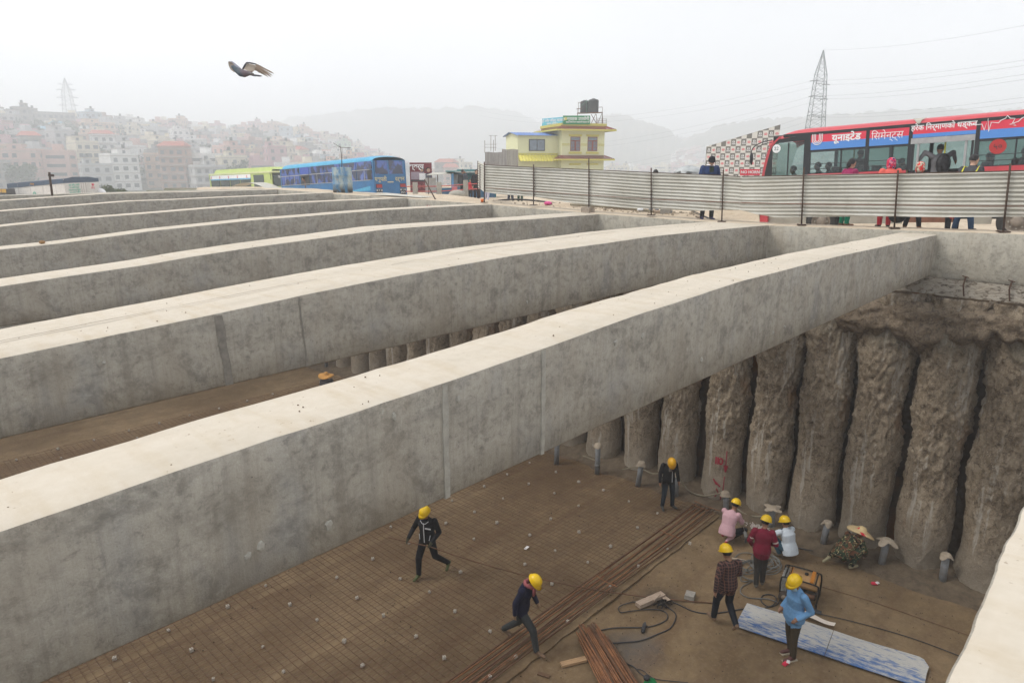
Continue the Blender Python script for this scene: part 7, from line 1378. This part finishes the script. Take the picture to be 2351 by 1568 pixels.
def house(loc, face_ang, W, D, nf, ci, rr, detail, label, group=None, tank=True):
    t = thing('house', label, 'house', loc, face_ang, group); fh_ = 3.0; H = nf * fh_ + 1.0; wm = HMAT[ci]
    mb = MB(); mb.bb(-W / 2, W / 2, -D / 2, D / 2, -5, H - 1.0 + .0, 0)
    style = rr.random()
    for k in range(1, nf + 1):
        z = k * fh_; ov = .35 if style < .6 else .12
        mb.bb(-W / 2 - ov, W / 2 + ov, -D / 2 - ov - (.7 if style < .35 else 0), D / 2 + ov, z - .12, z + .10, 1)
        if style < .35 and k < nf: mb.bb(-W / 2 - ov, W / 2 + ov, -D / 2 - ov - .68, -D / 2 - ov - .60, z + .10, z + .75, 0)
    z = nf * fh_ + .1; mb.bb(-W / 2, W / 2, -D / 2, -D / 2 + .15, z, z + .8, 0); mb.bb(-W / 2, W / 2, D / 2 - .15, D / 2, z, z + .8, 0); mb.bb(-W / 2, -W / 2 + .15, -D / 2 + .15, D / 2 - .15, z, z + .8, 0); mb.bb(W / 2 - .15, W / 2, -D / 2 + .15, D / 2 - .15, z, z + .8, 0)
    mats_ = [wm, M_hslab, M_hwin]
    wins = []
    nw = max(2, int(W / 2.6)); nd = max(2, int(D / 3))
    for f_ in range(nf):
        for i in range(nw):
            if rr.random() < .1: continue
            wins.append((-W / 2 + W * (i + .5) / nw + rr.uniform(-.2, .2), -D / 2, f_ * fh_ + .9, rr.choice((1.3, 1.3, 1.7)), 0))
        for i in range(nd):
            for s_ in (-1, 1):
                if rr.random() < .35: continue
                wins.append((s_ * W / 2, -D / 2 + D * (i + .5) / nd, f_ * fh_ + .9, 1.2, s_))
    if not detail:
        for x, y, z_, w_, s_ in wins:
            if s_ == 0: mb.bb(x - w_ / 2, x + w_ / 2, y - .06, y + .02, z_, z_ + 1.35, 2)
            else: mb.bb(x - .05, x + .05, y - .6, y + .6, z_, z_ + 1.35, 2)
    mb.build('wall', mats_, t)
    if detail:
        for x, y, z_, w_, s_ in wins:
            o = bpy.data.objects.new('window', pane_mesh(w_, 1.4)); COL.objects.link(o); o.parent = t; o.location = (x, y, z_); 
            if s_: o.rotation_euler = (0, 0, s_ * math.pi / 2)
    z = nf * fh_ + .1; q_ = rr.random()
    if q_ < .75:
        sw = rr.uniform(2.2, W * .55); sx = rr.uniform(-W / 2 + sw / 2, W / 2 - sw / 2); mb = MB(); mb.bb(sx - sw / 2, sx + sw / 2, -.5, D / 2 - .2, z, z + 2.5, 0); mb.bb(sx - sw / 2 - .3, sx + sw / 2 + .3, -.9, D / 2, z + 2.5, z + 2.7, 1); mb.bb(sx - .5, sx + .5, -.56, -.45, z, z + 1.9, 2); mb.build('stair_tower', mats_, t)
        if tank: mb = MB(); mb.cyl((sx + rr.uniform(-.5, .5), .6, z + 2.75), .6, 1.3, 10); mb.build('roof_tank', M_tank, t, True)
    elif q_ < .9:
        mb = MB(); mb.add([(-W / 2 - .5, -D / 2 - .5, z + .8), (W / 2 + .5, -D / 2 - .5, z + .8), (W / 2 + .5, D / 2 + .5, z + .8), (-W / 2 - .5, D / 2 + .5, z + .8), (-W / 2 + 1, 0, z + 2.6), (W / 2 - 1, 0, z + 2.6)], [(0, 1, 5, 4), (1, 2, 5), (2, 3, 4, 5), (3, 0, 4), (3, 2, 1, 0)]); mb.build('roof', M_htile if rr.random() < .7 else M_tin, t)
    else: 
        mb = MB()
        for ax in (-1, 0, 1): 
            for ay in (-1, 1): mb.bb(ax * W * .42 - .15, ax * W * .42 + .15, ay * D * .4 - .15, ay * D * .4 + .15, z, z + 1.6, 1)
        kind(mb.build('column_stubs', mats_, t), 'stuff')
    return t
def landmark(px):
    for lim, nm in ((60, 'at the far left edge'), (130, 'left of the left pylon'), (200, 'under the left pylon'), (300, 'just right of the left pylon'), (420, 'above the gap between container and green bus'), (520, 'left of the green bus'), (640, 'above the green bus'), (760, 'above the front of the blue bus'), (870, 'above the blue bus'), (960, 'above the rear of the blue bus'), (1110, 'above the kiosk'), (1200, 'behind the grey board wall'), (1420, 'behind the yellow building'), (1640, 'right of the yellow building'), (3000, 'behind the red bus')):
        if px < lim: return nm
rr = random.Random(21); occ = []
def try_place(px, d, W, D):
    r_ = ray(px, 379); v = Vector((r_.x, r_.y, 0)).normalized(); dep = d; p = v * dep
    for q_ in occ:
        if (Vector((q_[0], q_[1], 0)) - p).length < (q_[2] + max(W, D)) * .50: return None
    p.z = terr(p.x, p.y); return p
def rowname(frac): return 'near the foot of the hill' if frac < .3 else ('low on the hillside' if frac < .5 else ('halfway up the hill' if frac < .75 else ('high on the slope' if frac < .93 else 'on the ridge')))
used = {}
def uniq(lab):
    used[lab] = used.get(lab, 0) + 1; return lab
nh = 0
fixed = [(40, 305, 16, 12, 4, 0, 'large pink house with balconies above the container'), (235, 444, 15, 10, 4, 4, 'tall peach house with stacked balconies right of the left pylon, high on the slope'), (135, 473, 21, 12, 4, 6, 'long bare concrete frame building left of the left pylon'), (640, 569, 16, 10, 5, 4, 'peach yellow tower house standing out halfway up the hill'), (300, 377, 19, 12, 4, 2, 'wide pale grey building above the right part of the container'), (565, 488, 23, 11, 3, 5, 'long brick red building low on the hillside'), (770, 740, 27, 12, 4, 7, 'long yellow building on the ridge above the blue bus'), (560, 355, 16, 9, 2, 9, 'pale blue two storey house above the left end of the green bus'), (770, 387, 17, 10, 4, 3, 'white house low down above the roof of the blue bus'), (690, 399, 17, 10, 4, 6, 'bare concrete house above the front of the blue bus')]
for px, d, W, D, nf, ci, lab in fixed:
    p = try_place(px, d, W, D)
    if p is None: continue
    ang = math.atan2(p.y, p.x) - math.pi / 2 + rr.uniform(-.4, .4); house(p, ang, W, D, nf, ci, rr, True, lab, 'houses on the hazy hillside'); occ.append((p.x, p.y, max(W, D))); nh += 1
tries = 0
while nh < 285 and tries < 9000:
    tries += 1; right = rr.random() < .22
    if right:
        px = rr.choice((rr.uniform(850, 1130), rr.uniform(850, 1130), rr.uniform(1390, 1640), rr.uniform(1640, 1800))); d = 330 + 560 * rr.random() ** .7
    else: px = rr.uniform(-30, 860); d = 285 + 480 * rr.random() ** 1.0
    b = azpx(px); rd = interp(b, [(q[0], q[2]) for q in RIDGE])
    if not right and d > rd + 12: continue
    W, D = rr.uniform(6, 11.5), rr.uniform(6, 10); p = try_place(px, d, W, D)
    if p is None: continue
    frac = (d - 270) / (rd - 270); nf = rr.choice((2, 3, 3, 4, 4, 5)) if frac < .8 else rr.choice((1, 2, 2, 3)); ci = rr.choices(range(12), (5, 12, 10, 14, 7, 6, 12, 6, 3, 6, 3, 4))[0]
    ang = math.atan2(p.y, p.x) - math.pi / 2 + rr.uniform(-.7, .7)
    lab = '%s %s storey house %s, %s' % (HC[ci][0], ('one', 'two', 'three', 'four', 'five')[nf - 1], rowname(frac) if not right else 'on the hazy valley floor', landmark(px))
    lab = ' '.join(lab.split()[:16])
    house(p, ang, W, D, nf, ci, rr, d < 400 and not right, lab, 'houses on the hazy hillside' if not right else 'houses on the hazy valley floor'); occ.append((p.x, p.y, max(W, D))); nh += 1
# the farthest houses, too many to count
mbs = [MB() for _ in range(6)]
for k in range(1500):
    px = rr.choice((rr.uniform(600, 1200), rr.uniform(1350, 1800), rr.uniform(1560, 2000), rr.uniform(-20, 880), rr.uniform(-20, 880))); d = rr.uniform(600, 1150)
    if px < 880:
        rd = interp(azpx(px), [(q[0], q[2]) for q in RIDGE]); d = rr.uniform(300, rd + 5)
        r_ = ray(px, 379); v = Vector((r_.x, r_.y, 0)).normalized() * d
        if any((Vector((q_[0], q_[1], 0)) - v).length < 9 for q_ in occ): continue
        occ.append((v.x, v.y, 9))
    r_ = ray(px, 379); v = Vector((r_.x, r_.y, 0)).normalized() * d; z = terr(v.x, v.y)
    if px > 1540 and px < 3000: z += max(0, (d - 640)) * .085 * rr.uniform(.8, 1.1)
    W, D, H = rr.uniform(8, 14), rr.uniform(8, 12), rr.choice((6, 9, 9, 12)) + 1; q_ = mbs[rr.randrange(6)]; a_ = rr.random() * 3; q_.box((v.x, v.y, z + H / 2 - 3), (W, D, H + 6), a_, mi=0)
    R3 = Matrix.Rotation(a_, 4, 'Z'); R3.translation = v + ZU * z
    for f_ in range(int(H // 3)):
        q_.box((0, 0, f_ * 3 + 1.5), (W + .1, D * .6, 1.1), M=R3, mi=1); q_.box((0, 0, f_ * 3 + 1.5), (W * .7, D + .1, 1.1), M=R3, mi=1)
    q_.box((0, 0, H + 1), (3, 3, 2.2), M=R3, mi=0)
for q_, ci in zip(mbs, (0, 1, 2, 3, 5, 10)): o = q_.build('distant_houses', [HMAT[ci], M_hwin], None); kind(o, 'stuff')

# ------------------------------------------------------------------ trees on the slope
M_leaf = mat('foliage', (.045, .070, .028), .9, var=.5, scale=.7, bump=0); M_leaf2 = mat('foliage_light', (.10, .14, .035), .9, var=.45, scale=2, bump=0); M_bark = mat('bark', (.10, .07, .045), .95, var=.4)
def crown_mesh(seed, n, leaf, flat=1.):
    r2 = random.Random(seed); mb = MB(); cl = [(Vector((r2.gauss(0, .42), r2.gauss(0, .42), r2.uniform(-.5, .7) * flat)), r2.uniform(.25, .55)) for _ in range(14)]
    for i in range(n):
        c, r_ = r2.choice(cl); d_ = Vector((r2.gauss(0, 1), r2.gauss(0, 1), r2.gauss(0, 1))).normalized() * r_ * r2.random() ** .35; p = c + d_; a_ = Vector((r2.gauss(0, 1), r2.gauss(0, 1), r2.gauss(0, .6))).normalized(); b_ = a_.cross(Vector((r2.random(), r2.random(), r2.random()))).normalized(); s_ = leaf * r2.uniform(.6, 1.4)
        mb.add([p - a_ * s_, p + b_ * s_ * .7, p + a_ * s_, p - b_ * s_ * .7], [(0, 1, 2, 3)])
    return mb.mesh('crown')
crowns = [crown_mesh(k, 700, .10) for k in range(4)]
for c_ in crowns: c_.materials.append(M_leaf)
tk = MB(); tk.tube([(0, 0, 0), (.05, 0, .5), (0, .04, 1)], .05, 6, r2=.02); tk.tube([(0, .02, .6), (.3, .1, 1.1)], .02, 5); tk.tube([(0, .02, .5), (-.3, -.1, 1.0)], .02, 5); tkm = tk.mesh('trunk'); tkm.materials.append(M_bark)
def tree(label, p, h, wd, cm, group=None):
    t = thing('tree', label, 'tree', p, group=group); o = bpy.data.objects.new('crown', cm); COL.objects.link(o); o.parent = t; o.location = (0, 0, h * .62); o.scale = (wd / 2, wd / 2, h * .40); o.rotation_euler = (0, 0, rr.random() * 6)
    o = bpy.data.objects.new('trunk', tkm); COL.objects.link(o); o.parent = t; o.scale = (h * .6, h * .6, h * .6); return t
nt_ = 0; tries = 0
tp_ = [(360, 510), (385, 518), (410, 532), (340, 495), (440, 540), (470, 550), (500, 562), (110, 370), (100, 387), (215, 355), (230, 343), (10, 355), (0, 370), (250, 488), (820, 740), (840, 747), (855, 754), (870, 762), (835, 725), (800, 695), (540, 444), (605, 488), (60, 444), (75, 458), (90, 429), (700, 562), (720, 577), (665, 488), (430, 444), (455, 414), (380, 592), (470, 621), (550, 651), (30, 488), (180, 444), (900, 695), (930, 621), (1000, 740), (1080, 769), (1440, 710), (1500, 769), (1560, 740)]
tp_ += [(rr.uniform(-10, 860), rr.uniform(285, 560)) for _ in range(75)]
for px, d in tp_:
    for rep in range(2):
        x_ = px + rr.uniform(-8, 8); dd = d + rr.uniform(-10, 10); r_ = ray(x_, 379); v = Vector((r_.x, r_.y, 0)).normalized() * dd; v.z = terr(v.x, v.y) - .5; h = rr.uniform(7, 13)
        lab = '%s green tree %s, %s' % ('dark' if rep else 'mid', 'among the hillside houses' if px < 860 else 'on the hazy valley floor', landmark(px)); tree(lab, v, h, h * rr.uniform(.8, 1.1), rr.choice(crowns), 'trees among the hazy houses')
# the close green bush right of the container
bm_ = crown_mesh(31, 2600, .06, .6); bm_.materials.append(M_leaf2)
for lab, px, d, h, wd in (('bright green bush right of the container, larger left half', 250, 66, 1.5, 2.2), ('lower right part of the bright green bushes by the container', 280, 68, 1.15, 2.2)):
    p = atd(px, 440, d); p.z = 1.5 + (379 - 436.5) / 1567 * d - .75; t = thing('bush', lab, 'bush', p); o = bpy.data.objects.new('foliage', bm_); COL.objects.link(o); o.parent = t; o.location = (0, 0, h * .45); o.scale = (wd / 2, wd / 2, h * .55)

# ------------------------------------------------------------------ pylons and wires
M_steel = mat('pylon_steel', (.12, .14, .15), .7, var=.2, bump=0)
def pylon(label, px, ytop, ybase, d, bw, arms, ang, th=1., pxd=0):
    top = 1.5 + (379 - ytop) / 1567 * d; base = 1.5 + (379 - ybase) / 1567 * d; H = top - base; v = atd(px, ybase, d); base = v.z; r_ = ray(px + pxd, ytop); H = CAM_Z + r_.z * math.hypot(v.x, v.y) / math.hypot(r_.x, r_.y) - base
    t = thing('pylon', label, 'pylon', v, ang); n = 13; zs = [H * (1 - (1 - k / n) ** 1.15) for k in range(n + 1)]
    def w_(z): f_ = z / H; return bw * (1 - f_ * .62) if f_ < .74 else bw * (.541 * (1 - (f_ - .74) / .26) + .01)
    def c_(z, i): s_ = w_(z) / 2; return Vector(((-1, 1, 1, -1)[i] * s_, (-1, -1, 1, 1)[i] * s_, z))
    for i in range(4): mb = MB(); mb.tube([c_(z, i) for z in zs], .085 * th, 4); mb.build('leg', M_steel, t)
    for k in range(n):
        mb = MB()
        for i in range(4):
            j = (i + 1) % 4; mb.tube([c_(zs[k], i), c_(zs[k + 1], j)], .030 * th, 3); mb.tube([c_(zs[k], j), c_(zs[k + 1], i)], .030 * th, 3); mb.tube([c_(zs[k + 1], i), c_(zs[k + 1], j)], .030 * th, 3)
        kind(mb.build('lattice', M_steel, t), 'stuff')
    tips = []
    for z_, l_ in arms:
        z = H * z_
        for s_ in (-1, 1):
            mb = MB(); tip = Vector((s_ * l_, 0, z)); mb.tube([c_(z, 0 if s_ < 0 else 1), tip], .06 * th, 4); mb.tube([c_(z, 3 if s_ < 0 else 2), tip], .06 * th, 4); mb.tube([c_(z + H * .035, 0 if s_ < 0 else 1), tip], .04 * th, 4); mb.build('cross_arm', M_steel, t)
            mb = MB(); mb.tube([tip + Vector((0, -.9, -.1)), tip, tip + Vector((0, .9, -.1))], .10, 5); mb.build('insulator', M_steel, t); tips.append(tip)
    bpy.context.view_layer.update(); return t, [t.matrix_world @ q_ for q_ in tips] + [t.matrix_world @ Vector((0, 0, H))]
T1, tips1 = pylon('grey lattice pylon rising behind the red bus', 1868, 117, 330, 165, 4.0, [(.30, 4.6), (.50, 4.8), (.66, 5.0)], AZ - math.pi / 2 + .9)
T2, tips2 = pylon('hazy lattice pylon on the hillside at the left', 167, 180, 305, 530, 9.0, [(.50, 6.5), (.64, 7.5), (.78, 7.0), (.88, 5)], AZ - math.pi / 2 + .2, 2.6)
M_wire = mat('wire', (.10, .10, .11), .7, var=0, bump=0)
def wire(a_, b_, sag, lab):
    pts = [a_.lerp(b_, k / 20) - ZU * (sag * 4 * (k / 20) * (1 - k / 20)) for k in range(21)]; t = thing('power_line', lab, 'power line', a_, group='power lines from the right pylon'); mb = MB(); mb.tube([p - a_ for p in pts], .015, 3, cap=False); mb.build('wire', M_wire, t)
lv = ('lowest', 'middle', 'upper')
for k, tp0 in enumerate(tips1[:6]):
    lab = 'thin %s power line, %s strand, running from the right pylon ' % (lv[k // 2], 'nearer' if k % 2 else 'farther')
    yR = (214, 160, 128)[k // 2] + (0, 12)[k % 2]; e1 = atd(2420, yR, 95); wire(tp0, e1, .8, lab + 'out to the right')
    yL = (330, 262, 192)[k // 2] + (0, 12)[k % 2]; e2 = atd(1100, yL + 62, 330); wire(tp0, e2, 6, lab + 'away to the left')
wire(tips1[6], atd(2420, 45, 100), 1., 'topmost thin earth wire rising from the right pylon to the right edge')
bpy.data.objects

# ------------------------------------------------------------------ pigeon
bp = atd(567, 162, 7.6); M_b1 = mat('pigeon_grey', (.13, .13, .14), .7, var=.4, scale=20, bump=.1); M_b2 = mat('pigeon_wing', (.36, .30, .24), .8, var=.3, scale=18, bump=.1); M_b3 = mat('pigeon_dark', (.07, .07, .08), .7, var=.3, scale=20)
BMx = frame(bp, RT, UPV); t = thing('pigeon', 'grey pigeon flying to the left across the white sky with raised wings', 'bird', mw=BMx)   # local x image right, y up, z towards the camera
k_ = 7.6 / 1567
def bq(zx, zy, z=0.): return Vector(((zx / 2351 * 250 + 850) / 1.701 - 567, 162 - (zy / 1223 * 130 + 200) / 1.701, 0)) * k_ + Vector((0, 0, z))
prim = MB(); pts = [(1360, 890, .012, .03), (1180, 850, .026, .02), (1000, 850, .042, .01), (850, 800, .046, 0), (720, 715, .036, .0), (620, 640, .026, .01), (570, 610, .020, .015)]
prim.tube([bq(a_, b_, z) for a_, b_, r_, z in pts], [r_ * .93 for a_, b_, r_, z in pts], 14); ball(prim, bq(590, 610, .015), .0225, (1.15, .9, .9), None, 8); cap_(prim, bq(560, 620, .02), bq(528, 640, .03), .007, .002, 8)
me = remeshed(prim, .005, 3); g = NG('pigeon_body'); X_, Y_, Z_ = g.xyz(); a = g.noise(25, 4, .6); c = g.mix(g.rng(X_, -.10, -.02), (.10, .13, .15), (.15, .11, .12)); c = g.mix(g.rng(X_, -.0, .06), c, (.22, .20, .19)); c = g.mix(g.rng(a, .4, .7, 0, .5), c, (.08, .08, .09)); c = g.mix(g.rng(g.math('ADD', X_, Y_), -.115, -.095, 0, 1), (.10, .12, .14), c)
me.materials.append(g.done(c, .7, a, .2, .003)); obj('body', me, t, None, True)
mb = MB(); ball(mb, bq(585, 600, .034), .0035, (1, 1, 1), None, 6); mb.build('eye', M_eye, t, True); mb = MB(); cap_(mb, bq(562, 622, .022), bq(520, 645, .03), .006, .002, 8); mb.build('beak', mat('beak_pale', (.45, .38, .32), .6, var=0, bump=0), t, True)
def feather(base, tip, w_, z0, z1, mt, name='feather'):
    a_ = bq(*base, z0); b_ = bq(*tip, z1); d_ = (b_ - a_); s_ = Vector((-d_.y, d_.x, 0)).normalized() * w_; mb = MB(); P = []
    for i in range(7): u = i / 6; ww = (.7 + .5 * u) * (1 if u < .8 else (1 - (u - .8) / .2 * .8)); c_ = a_ + d_ * u; P.append([c_ - s_ * ww, c_ + Vector((0, 0, .003)), c_ + s_ * ww])
    mb.grid(P); mb.grid([[p_ - Vector((0, 0, .0015)) for p_ in r_][::-1] for r_ in P]); mb.build(name, mt, t, True)
# far (right) wing: arm up to the wrist, then primaries fanned to the right
mb = MB(); O1 = [(900, 640), (940, 480), (985, 360), (1080, 330), (1240, 340), (1420, 400)]; O2 = [(1130, 720), (1190, 650), (1230, 590), (1330, 590), (1450, 590), (1560, 600)]
P = []
for i, (a_, b_) in enumerate(zip(O1, O2)):
    za, zb = -.02 - .03 * i, -.03 - .03 * i; P.append([bq(a_[0] + (b_[0] - a_[0]) * u, a_[1] + (b_[1] - a_[1]) * u, za + (zb - za) * u + .012 * math.sin(math.pi * u)) for u in (0, .15, .4, .7, 1)])
mb.grid(P); mb.grid([[q_ - Vector((0, 0, .006)) for q_ in r_][::-1] for r_ in P]); mb.build('right_wing', M_b2, t, True)
for i, (b0, tp_q) in enumerate([((1260, 350), (1915, 665)), ((1280, 380), (1865, 745)), ((1300, 410), (1810, 790)), ((1300, 440), (1700, 795)), ((1290, 470), (1600, 730)), ((1280, 500), (1500, 680)), ((1270, 520), (1400, 630)), ((1220, 530), (1240, 690)), ((1190, 540), (1190, 720)), ((1150, 560), (1140, 735))]): feather(b0, tp_q, .0075 if i < 4 else .010, -.10, -.13 if i < 7 else -.05, M_b2 if i % 2 else mat('feather_brown', (.24, .16, .11), .8, var=.3, scale=20), 'flight_feather')
mb = MB(); mb.tube([bq(*q_, -.02 - .02 * i) for i, q_ in enumerate(O1)] + [bq(1700, 540, -.13)], [.010, .010, .009, .008, .007, .005, .002], 6); mb.build('wing_edge', M_b3, t, True)
mb = MB(); P = []
for a_, b_ in (((820, 600), (560, 740)), ((700, 500), (500, 700)), ((580, 400), (430, 640)), ((500, 345), (370, 520)), ((345, 350), (340, 380))): P.append([bq(a_[0] + (b_[0] - a_[0]) * u, a_[1] + (b_[1] - a_[1]) * u, -.03 - .01 * math.sin(u * 3)) for u in (0, .3, .6, 1)])
mb.grid(P); mb.grid([[q_ - Vector((0, 0, .005)) for q_ in r_][::-1] for r_ in P]); mb.build('left_wing', M_b2, t, True)
mb = MB(); P = []
for a_, b_ in (((830, 610), (640, 560)), ((700, 500), (590, 500)), ((560, 385), (510, 400)), ((490, 345), (420, 370))): P.append([bq(a_[0] + (b_[0] - a_[0]) * u, a_[1] + (b_[1] - a_[1]) * u, -.022) for u in (0, .5, 1)])
mb.grid(P); mb.build('wing_coverts', mat('pigeon_pale', (.34, .33, .38), .8, var=.2), t, True)
for i, tp_q in enumerate([(1625, 915), (1590, 935), (1520, 930), (1440, 945)]): feather((1200, 870 + i * 8), tp_q, .007, .012, -.01 + .008 * i, M_b3, 'tail_feather')
# ------------------------------------------------------------------ haze
hz = bpy.data.materials.new('haze'); hz.use_nodes = True; n = hz.node_tree; n.nodes.clear(); ho = n.nodes.new('ShaderNodeOutputMaterial'); pv = n.nodes.new('ShaderNodeVolumePrincipled')
pv.inputs['Color'].default_value = (.95, .972, 1, 1); pv.inputs['Density'].default_value = .0021; pv.inputs['Anisotropy'].default_value = 0.2
n.links.new(pv.outputs[0], ho.inputs['Volume'])
mb = MB(); mb.bb(-900, 1700, -900, 1700, -17, 92); o = mb.build('haze', hz, None); kind(o, 'stuff')
